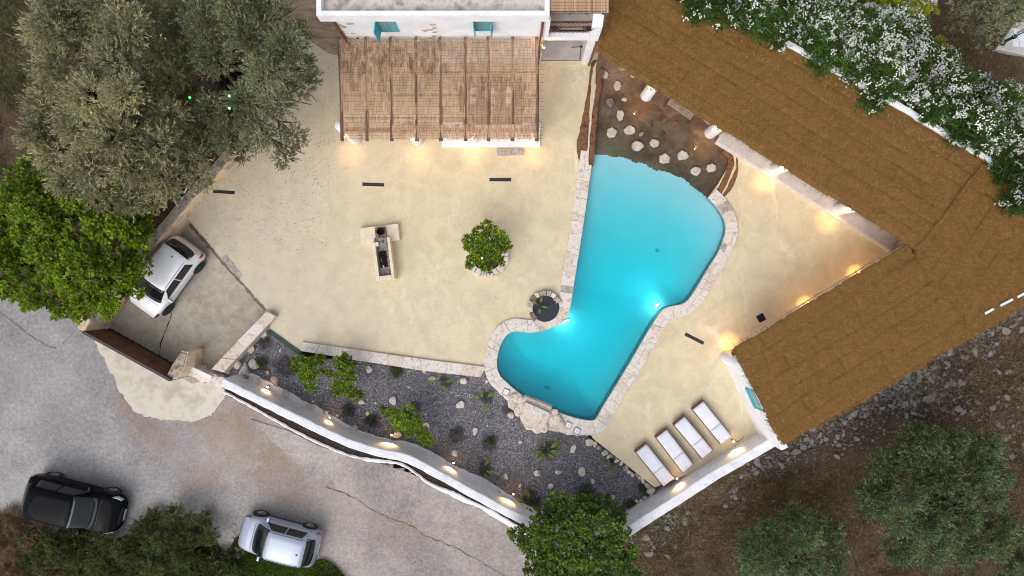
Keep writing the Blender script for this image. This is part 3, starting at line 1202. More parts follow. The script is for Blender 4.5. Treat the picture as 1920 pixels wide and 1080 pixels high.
for i in range(n_ - 1):
    fs += [(i, i + 1, n_ + i + 1, n_ + i), (n_ + i, n_ + i + 1, 2 * n_ + i + 1, 2 * n_ + i), (3 * n_ + i, 3 * n_ + i + 1, i + 1, i)]
bed.add(vs, fs)
bed.build('mortar_bed', 'mortar', parent=pool)
stone_ct = paving(pool, inb, [p for p in ow], 0.075, ['stone_pale'] * 14 + ['stone_warm'] * 3 + ['stone_grey'], 11, jz=0.014, gap=0.008)

# beach rims: brown pebble-dash low walls
sweep_wall('beach_rim', PL([(1103, 308), (1107, 250), (1113, 190), (1119, 150), (1124, 128)], 0.2), 0.24, -0.3, 0.16, 'brown_render', parent=pool, jit=0.012, step=0.3, side=-1, seed=3)
sweep_wall('beach_rim', smooth(PL([(1349, 372), (1364, 345), (1377, 310), (1376, 288), (1360, 276)], 0.1), False, 4), 0.26, -0.3, 0.03, 'brown_render', parent=pool, jit=0.012, step=0.2, side=1, seed=4)
sweep_wall('rim_edge', PL([(1101, 308), (1104, 252), (1110, 195), (1116, 158)], 0.2), 0.06, -0.02, 0.20, 'stone_pale', parent=pool, jit=0.012, step=0.2, side=-1, seed=5)
# spilled brown render on the terrace
for pts in ([(1108, 170), (1112, 130), (1120, 112), (1108, 120), (1103, 165), (1096, 200), (1088, 240), (1081, 270), (1083, 292), (1090, 306), (1100, 310), (1104, 240)],
            [(1364, 350), (1380, 312), (1378, 288), (1383, 296), (1384, 325), (1374, 350), (1362, 366), (1350, 372)]):
    pp = smooth(PL(pts), True, 5)
    pp = [p + Vector((random.uniform(-.02, .02), random.uniform(-.02, .02), 0)) for p in pp]
    sheet('render_spill', pp, [], 0.005, 'brown_render').parent = pool
    bpy.data.objects[[o.name for o in bpy.data.objects if o.name.startswith('render_spill')][-1]].location = -pool.location

# waterfall block, slab, skimmer lids
wf = P(1003, 772)
mb = MB(); mb.prism([(p.x, p.y) for p in PL([(966, 762), (985, 742), (1036, 762), (1034, 780), (1024, 800), (1012, 806), (980, 795)], 0.3)], -0.4, 0.24, bev=0.08)
mb.build('waterfall_base', 'stone_warm', parent=pool)
mb = MB(); mb.prism([(p.x, p.y) for p in PL([(985, 754), (1031, 775), (1030, 782), (1019, 789), (979, 771)], 0.5)], 0.24, 0.42, bev=0.03)
mb.build('waterfall_slab', 'rock_white', parent=pool)
mb = MB(); mb.prism([(p.x, p.y) for p in PL([(995, 745), (1034, 762), (1033, 775), (990, 755)], 0.2)], 0.0, 0.22, bev=0.02)
mb.build('waterfall_spout', 'grey_cap', parent=pool)
for i, (a, b, c, s) in enumerate([(994, 797, 0.3, .24), (971, 770, 0.25, .2), (1046, 786, .18, .22), (1050, 792, .15, .2), (977, 752, .2, .22), (962, 742, .15, .18), (1040, 772, .2, .16), (1006, 803, .3, .22), (1020, 802, .3, .2)]):
    rock('waterfall_stone', P(a, b, 0.1), s, s * .8, 0.14, i * 1.3, 90 + i, 'stone_warm', parent=pool)
for a, b in ((949, 735), (1066, 797), (1082, 808)):
    c = P(a, b, 0.1)
    fr_ = MB().box((c.x, c.y, 0.088), (0.27, 0.27, 0.03), R(-26)).build('skimmer_lid', 'charred', parent=pool)
    MB().box((c.x, c.y, 0.107), (0.22, 0.22, 0.012), R(-26)).build('lid_plate', 'cushion', parent=fr_)
    MB().lathe((c.x, c.y, 0.113), [(0.015, 0), (0.012, 0.008)], 8).build('lid_knob', 'black_metal', parent=fr_)

# under-water lamps
for (a, b, tx, ty, lab) in ((1241, 577, 1180, 520, 'round white underwater pool lamp on the right wall, lit'), (1062, 596, 1090, 660, 'round white underwater pool lamp on the left wall, lit')):
    c = P(a, b, 0)
    t_ = P(tx, ty, 0)
    d = (t_ - c); d.z = 0; d.normalize()
    c = c + d * 0.10
    root = empty('pool_lamp', (c.x, c.y, -0.45), lab, 'lamp', 'underwater pool lamps')
    mb = MB(); mb.tube([c + Vector((0, 0, -.45)) - d * 0.03, c + Vector((0, 0, -.45)) + d * 0.02], 0.13, 16); mb.build('housing', 'lamp_case', parent=root)
    mb = MB(); mb.tube([c + Vector((0, 0, -.45)) + d * 0.02, c + Vector((0, 0, -.45)) + d * 0.05], [0.10, 0.07], 16); mb.build('lens', 'pool_glow', parent=root)
    point_light('bulb', c + d * 0.22 + Vector((0, 0, -.52)), 13 if a > 1200 else 16, (0.80, 1.0, 1.0), 0.08, parent=root)

for a, b, r_ in ((1230, 470, .09), (1025, 728, .13)):
    c = P(a, b, -1.2)
    zf_ = float(floor_z(np.array([c.x]), np.array([c.y]))[0])
    MB().lathe((c.x, c.y, zf_ - .01), [(r_, 0), (r_, .03), (r_ * .6, .035), (.01, .02)], 16).build('floor_outlet', 'outlet', parent=pool)
# stepping stones in the beach
SS = [(1134.5, 140, 13, 13), (1158, 160, 15, 18), (1144, 191, 14, 17), (1163, 215, 14, 19), (1147, 248, 18, 18), (1181, 244, 19, 17), (1196, 273, 21, 17), (1228, 268, 19, 15),
      (1246, 297, 22, 19), (1280, 292, 20, 18), (1305, 320, 18, 16), (1334, 315, 18, 15), (1168, 126, 16, 9), (1188, 141, 10, 8)]
for i, (a, b, w, h) in enumerate(SS):
    r_ = random.Random(i)
    n = r_.randint(6, 8)
    pts = []
    for k in range(n):
        t_ = 2 * math.pi * (k + r_.uniform(-.22, .22)) / n + i
        pts.append((a + w * .55 * math.cos(t_) * r_.uniform(.84, 1.14), b + h * .55 * math.sin(t_) * r_.uniform(.84, 1.14)))
    q = PL(pts, 0.0)
    c = P(a, b, -0.2)
    lab = 'dark wet stepping stone in the shallow brown water' if i == 2 else \
        ('pale flat stepping stone, the %s from the house end of the shallow water' % ordn(i) if i < 12 else
         ('pale stone half hidden under the straw roof edge, %s the house' % ('nearer' if i == 12 else 'farther from')))
    mb = MB(); mb.prism([(p.x, p.y) for p in q], -0.32, 0.02 + r_.uniform(-.01, .03), bev=0.035)
    mb.build('stepping_stone', 'rock_dark' if i == 2 else 'rock_beach', loc=(c.x, c.y, -0.2), label=lab, cat='stone', group='stepping stones in the shallow water')
for i, (a, b, s) in enumerate([(1237, 211, .1), (1246, 224, .14), (1221, 232, .13), (1266, 230, .14), (1242, 251, .15), (1245, 260, .08), (1170, 186, .12), (1202, 252, .12)]):
    o = rock('pebble', P(a, b, floor_z(np.array(P(a, b).x), np.array(P(a, b).y)).item()), s, s * .7, 0.05, i, 300 + i, 'brown_render' if i < 6 else 'rock_beach',
             label='%s flat brown pebble lying under the shallow water, counted from the house' % ordn(i), cat='pebble', group='pebbles under the shallow water')

# ------------------------------------------------------------------ white house
HY = 9.56                   # front plane of the house
house = empty('white_house', (-2.7, 11.2, 0), 'white two-storey house with flat roof and turquoise shutters', 'house')
X0, X1 = -6.32, 1.22
MB().box(((X0 + X1) / 2, HY + 2.0, 2.45), (X1 - X0, 4.0, 4.9)).build('wall', 'whitewash', parent=house)
# cornice and parapet (ring), roof screed
CX0, CX1, CY0, CY1 = -6.76, 1.30, HY - 0.15, HY + 4.4
for (a, b, c, d) in ((CX0, CX1, CY0, CY0 + 0.17), (CX0, CX0 + 0.17, CY0 + 0.17, CY1), (CX1 - 0.17, CX1, CY0 + 0.17, CY1)):
    MB().box(((a + b) / 2, (c + d) / 2, 5.2), (b - a, d - c, 0.44)).build('parapet', 'whitewash', parent=house)
MB().box(((CX0 + CX1) / 2, (CY0 + CY1) / 2, 4.94), (CX1 - CX0 - 0.004, CY1 - CY0 - 0.004, 0.12)).build('cornice', 'whitewash', parent=house)
xs_ = np.arange(CX0 + 0.1, CX1 - 0.05, 0.15); ys_ = np.arange(CY0 + 0.1, CY1, 0.15)
o = gridmesh('roof', xs_, ys_, lambda X, Y: 5.06 + (fbm(X * 2, Y * 2, 2) - .5) * 0.08, 'roof_screed')
o.parent = house; o.location = -house.location
MB().tube([P(841, 22, 5.1), P(850, 22, 5.1)], 0.04, 8).build('roof_spout', 'black_metal', parent=house)
# corner downpipes
for x, m_ in ((X0 - 0.04, 'pipe_brown'), (X1 - 0.12, 'pipe_brown')):
    MB().tube([(x, HY - 0.06, 0.0), (x, HY - 0.06, 4.88)], 0.05, 8).build('downpipe', m_, parent=house)
# stones left bare in the render
for i, (a, b, w, h) in enumerate([(655, 44, 14, 4), (645, 50, 10, 6), (640, 58, 9, 6), (662, 62, 10, 3), (648, 68, 12, 5), (637, 47, 8, 5), (655, 72, 14, 4), (645, 63, 8, 3),
                                  (812, 46, 12, 5), (806, 55, 14, 4), (815, 60, 10, 4), (797, 57, 12, 4), (814, 67, 9, 5), (808, 71, 14, 4), (704, 64, 7, 4), (815, 52, 8, 4)]):
    z = 29 - HY * 1280 / (540 - b)
    hh = h / 1280 * (29 - z) * 2.2
    c = P(a, b, z)
    r_ = random.Random(i)
    pts = [(c.x + w / 95 * math.cos(t) * r_.uniform(.75, 1.2), z + hh * .55 * math.sin(t) * r_.uniform(.7, 1.2)) for t in [k * math.pi / 4 for k in range(8)]]
    mb = MB()
    mb.add([(x, HY - 0.018, zz) for x, zz in pts] + [(x, HY + 0.01, zz) for x, zz in pts],
           [tuple(range(8))] + [(k, 8 + k, 8 + (k + 1) % 8, (k + 1) % 8) for k in range(8)])
    mb.build('facing_stone', 'stone_tan', parent=house)


def window(xc, w, z0, z1, shutters):
    fr = MB()
    for x in (xc - w / 2, xc + w / 2):
        fr.box((x, HY - 0.015, (z0 + z1) / 2), (0.06, 0.05, z1 - z0))
    fr.box((xc, HY - 0.018, z1), (w + .06, 0.055, 0.06)); fr.box((xc, HY - 0.02, z0), (w + .10, 0.09, 0.06))
    f = fr.build('window', 'turquoise', parent=house)
    MB().box((xc, HY - 0.002, (z0 + z1) / 2), (w - .06, 0.03, z1 - z0 - .06)).build('pane', 'pane_pale', parent=f)
    MB().box((xc, HY - 0.02, (z0 + z1) / 2), (0.04, 0.03, z1 - z0 - .06)).build('mullion', 'turquoise', parent=f)
    for sx, sw, ang in shutters:
        x = xc + sx * (w / 2 + 0.02)
        mb = MB()
        dx, dy = math.cos(ang), -math.sin(ang)
        c = (x + dx * sw / 2, HY - 0.05 + dy * sw / 2, (z0 + z1) / 2)
        mb.box(c, (sw, 0.035, z1 - z0), -ang)
        for kz in (0.22, 0.5, 0.78):
            mb.box((c[0] + 0.022 * abs(dy), c[1], z0 + (z1 - z0) * kz), (sw * .9, 0.02, 0.07), -ang)
        mb.build('shutter', 'turquoise', parent=house)


window(P(724, 45, 4.4).x, 0.62, 3.70, 4.72, [(-1, 0.42, R(97))])
window(P(905, 45, 4.4).x, 0.62, 3.80, 4.72, [(-1, 0.28, R(84)), (1, 0.28, R(96))])
MB().tube([P(671, 71, 3.25), P(671, 72.5, 3.25)], 0.05, 8).build('wall_pipe', 'black_metal', parent=house)

# annex with balcony
AX0, AX1 = 1.24, 3.28
an = empty('balcony_annex', (2.2, 10.5, 0), 'white balcony annex with reed roof at the right end of the house', 'annex')
MB().box((AX1 - 0.17, HY + 2.3, 2.6), (0.33, 3.4, 5.15)).build('side_wall', 'whitewash', parent=an)
mb = MB()
mb.add([(AX1 - 0.36, HY - 0.05, 0.0), (AX1 + 0.02, HY - 0.05, 0.0), (AX1 + 0.02, HY - 0.05, 4.1), (AX1 - 0.36, HY - 0.05, 4.1),
        (AX1 - 0.36, HY + 0.65, 0.0), (AX1 + 0.02, HY + 0.65, 0.0), (AX1 + 0.02, HY + 0.65, 5.1), (AX1 - 0.36, HY + 0.65, 5.1)],
       [(0, 1, 2, 3), (1, 5, 6, 2), (4, 0, 3, 7), (3, 2, 6, 7), (5, 4, 7, 6), (0, 4, 5, 1)])
mb.build('wing_wall', 'whitewash', parent=an)
MB().box(((AX0 + AX1) / 2, HY + 3.9, 2.6), (AX1 - AX0 - .02, 0.2, 5.1)).build('back_wall', 'whitewash', parent=an)
MB().box(((AX0 + AX1) / 2, HY + 0.14, 2.82), (AX1 - AX0, 0.28, 0.36)).build('beam', 'whitewash', parent=an)
MB().box(((AX0 + AX1) / 2, HY + 2.0, 2.9), (AX1 - AX0 - .04, 3.6, 0.2)).build('balcony_floor', 'grey_floor', parent=an)
MB().box((AX0 + 0.05, HY - 0.02, 3.9), (0.16, 0.12, 1.9)).build('pilaster', 'whitewash', parent=an)
MB().box(((AX0 + AX1) / 2, HY + 1.9, 0.03), (AX1 - AX0 - .08, 3.6, 0.06)).build('ground_floor', 'grey_floor', parent=an)
MB().box(((AX0 + AX1) / 2 - .05, HY - 0.02, 0.05), (AX1 - AX0 - .1, 0.16, 0.10)).build('doorstep', 'grill_stone', parent=an)
MB().tube([(AX1 - 0.02, HY - 0.1, 0.0), (AX1 - 0.02, HY - 0.1, 2.7)], 0.045, 8).build('downpipe', 'pipe_brown', parent=an)
rail = empty('railing', (0, 0, 0)); rail.parent = an; rail.location = (0, 0, 0)
RY = HY + 0.14
MB().box(((AX0 + AX1) / 2 - .1, RY, 4.10), (AX1 - AX0 - .42, 0.07, 0.06)).build('top_rail', 'dark_wood', parent=rail)
MB().box(((AX0 + AX1) / 2 - .1, RY, 3.62), (AX1 - AX0 - .42, 0.04, 0.04)).build('mid_rail', 'dark_wood', parent=rail)
lat = MB()
xa, xb = AX0 + .12, AX1 - .4
k = 0
sp = 0.17
x = xa - 1.1
while x < xb:
    for sgn in (1, -1):
        p0 = Vector((x if sgn > 0 else x + 1.06, RY, 3.02)); p1 = Vector((x + 1.06 if sgn > 0 else x, RY, 4.08))
        t0, t1 = 0.0, 1.0
        for lo, hi in ((xa, xb),):
            d = p1.x - p0.x
            ta, tb = (lo - p0.x) / d, (hi - p0.x) / d
            if ta > tb: ta, tb = tb, ta
            t0, t1 = max(t0, ta), min(t1, tb)
        if t1 > t0:
            lat.tube([p0.lerp(p1, t0), p0.lerp(p1, t1)], 0.007, 4)
    x += sp
lat.build('lattice', 'dark_wood', parent=rail, kind='stuff')
for i, x in enumerate((P(1040, 49, 3.9).x, P(1103, 49, 3.9).x)):
    c = Vector((x, RY - 0.10, 3.72))
    root = empty('planter_basket', c, 'dark half-round wire planter hung on the balcony rail, the %s one' % ('left' if i == 0 else 'right'), 'planter', 'planters on the balcony rail')
    for zz, rr in ((0.26, .24), (0.14, .19), (0.04, .12)):
        mb = MB(); mb.tube([(c.x + rr * math.cos(t), c.y - rr * .75 * math.sin(t), c.z + zz) for t in np.linspace(0, math.pi, 12)], 0.012, 5); mb.build('hoop', 'dark_wood', parent=root)
    for t in np.linspace(0, math.pi, 7):
        mb = MB(); mb.tube([(c.x + .24 * math.cos(t), c.y - .18 * math.sin(t), c.z + .26), (c.x + .10 * math.cos(t), c.y - .07 * math.sin(t), c.z + .02)], 0.009, 5); mb.build('rib', 'dark_wood', parent=root)
    mb = MB(); mb.lathe((c.x, c.y - .07, c.z + .05), [(.06, 0), (.10, .12), (.11, .16), (.02, .17)], 10); mb.build('soil_fill', 'soil', parent=root)
# thin black stand in the annex doorway
c = P(1086, 100, 0.05)
root = empty('floor_stand', (c.x, c.y, 0.06), 'thin black metal stand inside the ground-floor annex opening', 'stand')
for d in ((-.32, .25), (.02, -.25), (.1, .3)):
    mb = MB(); mb.tube([(c.x, c.y, 0.85), (c.x + d[0], c.y + d[1], 0.06)], 0.016, 6); mb.build('leg', 'black_metal', parent=root)
mb = MB(); mb.lathe((c.x, c.y, 0.83), [(.05, 0), (.05, .05)], 10); mb.build('head', 'black_metal', parent=root)


# ------------------------------------------------------------------ reed mats
def reed_panel(parent, x0, x1, yz, seed, pitch=0.0125, wid=0.0098, sag=0.03, ragged=0.0, name='reed_mat'):
    """reeds run along y; yz = [(y,z),...] profile from back to front"""
    r = np.random.default_rng(seed)
    xs = np.arange(x0, x1, pitch)
    n = len(xs)
    xs = xs + r.uniform(-.002, .002, n)
    w = wid * r.uniform(0.7, 1.15, n)
    off = r.uniform(-.006, .006, n)
    bend = r.uniform(-.006, .006, n)
    Q = []
    ends = r.uniform(-ragged, ragged, n)
    for k in range(len(yz) - 1):
        (ya, za), (yb, zb) = yz[k], yz[k + 1]
        sg = lambda x, y: sag * (fbm(x * 0.9, y * 0.9 + seed, seed, 3) - 0.5) * 2
        YA = np.full(n, ya) + (ends if k == 0 else 0)
        YB = np.full(n, yb) - (ends if k == len(yz) - 2 else 0)
        ZA = za + off + sg(xs, YA); ZB = zb + off + sg(xs, YB)
        a = np.stack([xs - w / 2, YA, ZA], -1); b = np.stack([xs + w / 2, YA, ZA + .002], -1)
        c = np.stack([xs + w / 2 + bend, YB, ZB + .002], -1); d = np.stack([xs - w / 2 + bend, YB, ZB], -1)
        Q.append(np.stack([a, b, c, d], 1))
    return quads(name, np.concatenate(Q), 'reed', parent=parent, kind='stuff')


perg = empty('reed_pergola', P(825, 262, 0), 'brown reed-mat pergola on timber rafters in front of the house', 'pergola')
zB, zF = 3.12, 2.66
yB = P(0, 76, zB).y; yF = P(0, 262, zF).y
xl_b, xl_f = P(645, 76, zB).x, P(642, 262, zF).x
xr = P(1007, 262, zF).x
zat = lambda y: zB + (zF - zB) * (yB - y) / (yB - yF)
cutsx = [xl_f] + [P(q, 262, zF).x for q in (735, 827, 916)] + [xr]
rows = np.linspace(yB, yF, 13)
for i in range(4):
    reed_panel(perg, cutsx[i] + .01, cutsx[i + 1] + .02, [(y, zat(y) + 0.075) for y in rows], 40 + i, sag=0.025, ragged=0.06, pitch=0.0128, wid=0.0089)
# second mats doubled over the worn back row
reed_panel(perg, xl_f + .05, cutsx[2], [(y, zat(y) + 0.105) for y in np.linspace(yB - .25, yB - 1.25, 5)], 50, sag=0.03, ragged=0.08)
reed_panel(perg, cutsx[0] + .03, cutsx[1], [(y, zat(y) + 0.11) for y in np.linspace(yF + 2.45, yF + 1.05, 5)], 52, sag=0.02, ragged=0.05, pitch=0.014)
reed_panel(perg, cutsx[1], xr, [(y, zat(y) + 0.10) for y in np.linspace(yF + .55, yF + .05, 4)], 51, sag=0.02, ragged=0.04)
st = []
for y in np.arange(yF + .03, yB, 0.098):
    xs_ = np.arange(xl_f, xr, 0.25)
    for x in xs_:
        dz = 0.03 * (fbm(np.array(x * .9), np.array(y * .9 + 40), 40, 3).item() - .5)
        y2 = y + random.uniform(-.012, .012)
        st.append([(x, y2 - .0035, zat(y) + .112 + dz), (x + .25, y2 - .0035 + random.uniform(-.01, .01), zat(y) + .112 + dz), (x + .25, y2 + .0045, zat(y) + .112 + dz), (x, y2 + .0045, zat(y) + .112 + dz)])
quads('stitching', np.array(st), 'reed_stitch', parent=perg, kind='stuff')
for q in (642, 689, 735, 782, 827, 873, 916, 961, 1006):
    x = P(q, 262, zF).x
    mb = MB(); mb.tube([(x + random.uniform(-.03, .03), yB + .12, zB + .02), (x + random.uniform(-.03, .03), (yB + yF) / 2, zat((yB + yF) / 2) + .025), (x, yF - .06, zF + .025)], [.055, .068, .075], 8)
    mb.build('rafter', 'beam_wood', parent=perg)
for y, r_ in ((P(0, 244, 2.6).y, .085), (P(0, 178, 2.8).y, .045), (P(0, 135, 2.9).y, .035), (P(0, 221, 2.65).y, .03)):
    mb = MB(); mb.tube([(xl_f - .05, y, zat(y) - .12), (xr + .05, y, zat(y) - .12)], r_, 8); mb.build('cross_beam', 'beam_wood', parent=perg)


def lamp(name, c, d, power, lab, group, size=(0.10, 0.16), reach=0.16, color=(1.0, 0.50, 0.17), z0=None):
    """wall sconce: back plate, glowing glass, light"""
    c = Vector(c); d = Vector(d).normalized()
    root = empty(name, c, lab, 'lamp', group)
    rz = math.atan2(d.y, d.x)
    MB().box(c + d * 0.012, (0.025, size[0], size[1]), rz).build('back_plate', 'lamp_case', parent=root)
    MB().tube([c + d * .055 + Vector((0, 0, -size[1] * .42)), c + d * .055 + Vector((0, 0, size[1] * .42))], [.035, .042], 10).build('glass', 'lamp_glow', parent=root)
    MB().tube([c + d * .055 + Vector((0, 0, size[1] * .43)), c + d * .055 + Vector((0, 0, size[1] * .55))], [.05, .03], 10).build('cap', 'lamp_case', parent=root)
    b_ = c + d * .20
    point_light('bulb', c + d * reach, power * .22, color, 0.035, parent=root)
    point_light('downlight', b_ + Vector((0, 0, -.12)), power * .80, color, 0.03, parent=root, spot=50, aim=b_ + d * .12 + Vector((0, 0, -1.2)), blend=1.0)
    return root


def column(parent, c, r, h, z0=0.0, name='column'):
    mb = MB()
    mb.lathe((c.x, c.y, z0), [(r * 1.08, 0), (r * 1.03, .15), (r, .5), (r * .98, h * .6), (r * .96, h - .1), (r * .96, h)], 22, jit=0.02)
    return mb.build(name, 'whitewash', parent=parent, shade=True)


names4 = ('at its left end', 'second from the left', 'third from the left', 'at its right end')
for i, (a, b) in enumerate(((667, 262), (783, 264), (888, 262), (1000, 263))):
    c = P(a, b, 0.0)
    column(perg, c, 0.23, 2.62)
    d = Vector((-0.35 if i == 0 else 0.05, -1, 0)).normalized()
    lamp('wall_lamp', c + d * .235 + Vector((0, 0, 1.75)), d, 75, 'lit warm lamp on the white column of the reed pergola, ' + names4[i], 'lamps on the pergola columns')
c = P(1010, 92, 2.3)
lamp('wall_lamp', (X1 + 0.02, HY - 0.13, 2.45), (0, -1, 0), 40, 'lit warm lamp on the house corner beside the annex opening', 'lamps on the house wall')
c = P(729, 147, 2.3)
root = empty('pendant_lamp', c, 'small brown pendant lamp glimpsed through the reed mats', 'lamp')
MB().lathe(c, [(0.16, 0), (0.10, .1), (.03, .16)], 12).build('shade', 'dark_wood', parent=root)
MB().lathe(c + Vector((0.05, 0, -.02)), [(0.03, 0), (.03, .03)], 8).build('bulb_glass', 'lamp_glow', parent=root)
MB().tube([c + Vector((0, 0, .16)), c + Vector((0, 0, .5))], .006, 5).build('cord', 'black_metal', parent=root)

# low platform and step in front of the right half
MB().prism([(p.x, p.y) for p in PL([(828, 230), (1012, 230), (1013, 276), (829, 277)], 0.0)], -0.02, 0.15, bev=0.015).build('platform', 'whitewash', loc=(0, 0, 0), kind='structure',
                                                                        label='low white-edged platform under the right half of the pergola')
c = P(957, 284, 0)
MB().prism([(p.x, p.y) for p in PL([(931, 279), (983, 278), (982, 290), (932, 291)], 0.1)], 0.0, 0.09, bev=0.02).build('stone_step', 'stone_grey', loc=(c.x, c.y, 0), label='short grey stone step in front of the pergola platform', cat='step')

# dining table with place mats and benches, under the reeds
tc = P(923, 183, 0.9)
tb = empty('dining_table', (tc.x, tc.y, 0), 'long brown dining table under the reed pergola', 'table')
for k in range(5):
    MB().box((tc.x, tc.y - .42 + k * .21, 0.76), (2.75, 0.2, 0.04)).build('plank', 'dark_wood', parent=tb)
for sx in (-1, 1):
    for sy in (-1, 1):
        MB().box((tc.x + sx * 1.2, tc.y + sy * .38, .37), (.08, .08, .74)).build('leg', 'dark_wood', parent=tb)
for j, y in enumerate((170, 188)):
    for i, x in enumerate((887, 922, 955)):
        q = P(x, y, .8)
        MB().box((q.x, q.y, .788), (.27, .27, .012)).build('place_mat', 'cushion', loc=(q.x, q.y, .79), cat='place mat', group='place mats on the dining table',
              label='pale square mat on the dining table, %s in the %s row' % (('leftmost', 'middle', 'rightmost')[i], ('house-side', 'pool-side')[j]))
for s, w in ((1, 'house'), (-1, 'pool')):
    q = Vector((tc.x, tc.y + s * .85, 0))
    b = empty('bench', q, 'brown wooden bench along the %s side of the dining table' % w, 'bench', 'benches at the dining table')
    MB().box(q + Vector((0, 0, .44)), (2.5, .3, .05)).build('seat', 'dark_wood', parent=b)
    for sx in (-1, 1):
        MB().box(q + Vector((sx * 1.1, 0, .21)), (.07, .26, .42)).build('leg', 'dark_wood', parent=b)

# annex reed roof
ry0 = P(0, 25, 5.2).y
reed_panel(an, AX0 + .06, AX1 + .08, [(y, 5.24) for y in np.linspace(13.6, ry0, 6)], 60, sag=.02, pitch=0.0115, wid=0.012)
reed_panel(an, AX0 + .06, AX1 + .08, [(y, 5.215) for y in np.linspace(13.6, ry0, 6)], 61, sag=.02, pitch=0.0115, wid=0.012)
MB().tube([(AX0, ry0 + .04, 5.2), (AX1 + .1, ry0 + .04, 5.2)], .05, 8).build('front_beam', 'dark_wood', parent=an)
for k in range(4):
    x = AX0 + .2 + k * .58
    MB().tube([(x, ry0 - .02, 5.16), (x, 13.5, 5.16)], .04, 6).build('rafter', 'dark_wood', parent=an)
st = [[(AX0 + .06, y, 5.255), (AX1 + .08, y, 5.255), (AX1 + .08, y + .012, 5.255), (AX0 + .06, y + .012, 5.255)] for y in np.arange(ry0 + .05, 12, .1)]
quads('stitching', np.array(st), 'reed_stitch', parent=an, kind='stuff')

# ------------------------------------------------------------------ L-shaped straw roof
straw = empty('straw_roof_gallery', P(1560, 380, 0), 'L-shaped brown straw-roofed gallery on white columns beside the pool', 'gallery')
rp = roof_pts
seam = [P(1701, 457, Z_ROOF), P(1722, 492, Z_ROOF), P(1765, 535, Z_ROOF), P(1808, 585, Z_ROOF), P(1812, 640, Z_ROOF)]
cor = [P(1728, 474, Z_ROOF), P(1800, 378, Z_ROOF), P(1850, 302, Z_ROOF)]
REG = {
    'straw_a': [rp['A'], rp['A2'], rp['A3'], rp['D'], P(1858, 305, Z_ROOF), P(1800, 390, Z_ROOF), P(1735, 475, Z_ROOF), rp['B']],
    'straw_b': [rp['B'], seam[1], seam[2], seam[3], P(1818, 632, Z_ROOF), rp['G'], rp['Hh']],
    'straw_c': [P(1718, 462, Z_ROOF), P(1790, 372, Z_ROOF), P(1845, 296, Z_ROOF), rp['E'], rp['Fp'], P(1812, 636, Z_ROOF), P(1806, 590, Z_ROOF), P(1762, 540, Z_ROOF), P(1716, 495, Z_ROOF)],
}
dirs = {'straw_a': (rp['B'] - rp['A']).normalized(), 'straw_b': (rp['Hh'] - rp['B']).normalized(), 'straw_c': (P(1850, 310) - P(1760, 440)).normalized()}
org = {'straw_a': rp['A'], 'straw_b': rp['B'], 'straw_c': P(1716, 495, Z_ROOF)}
strands = []
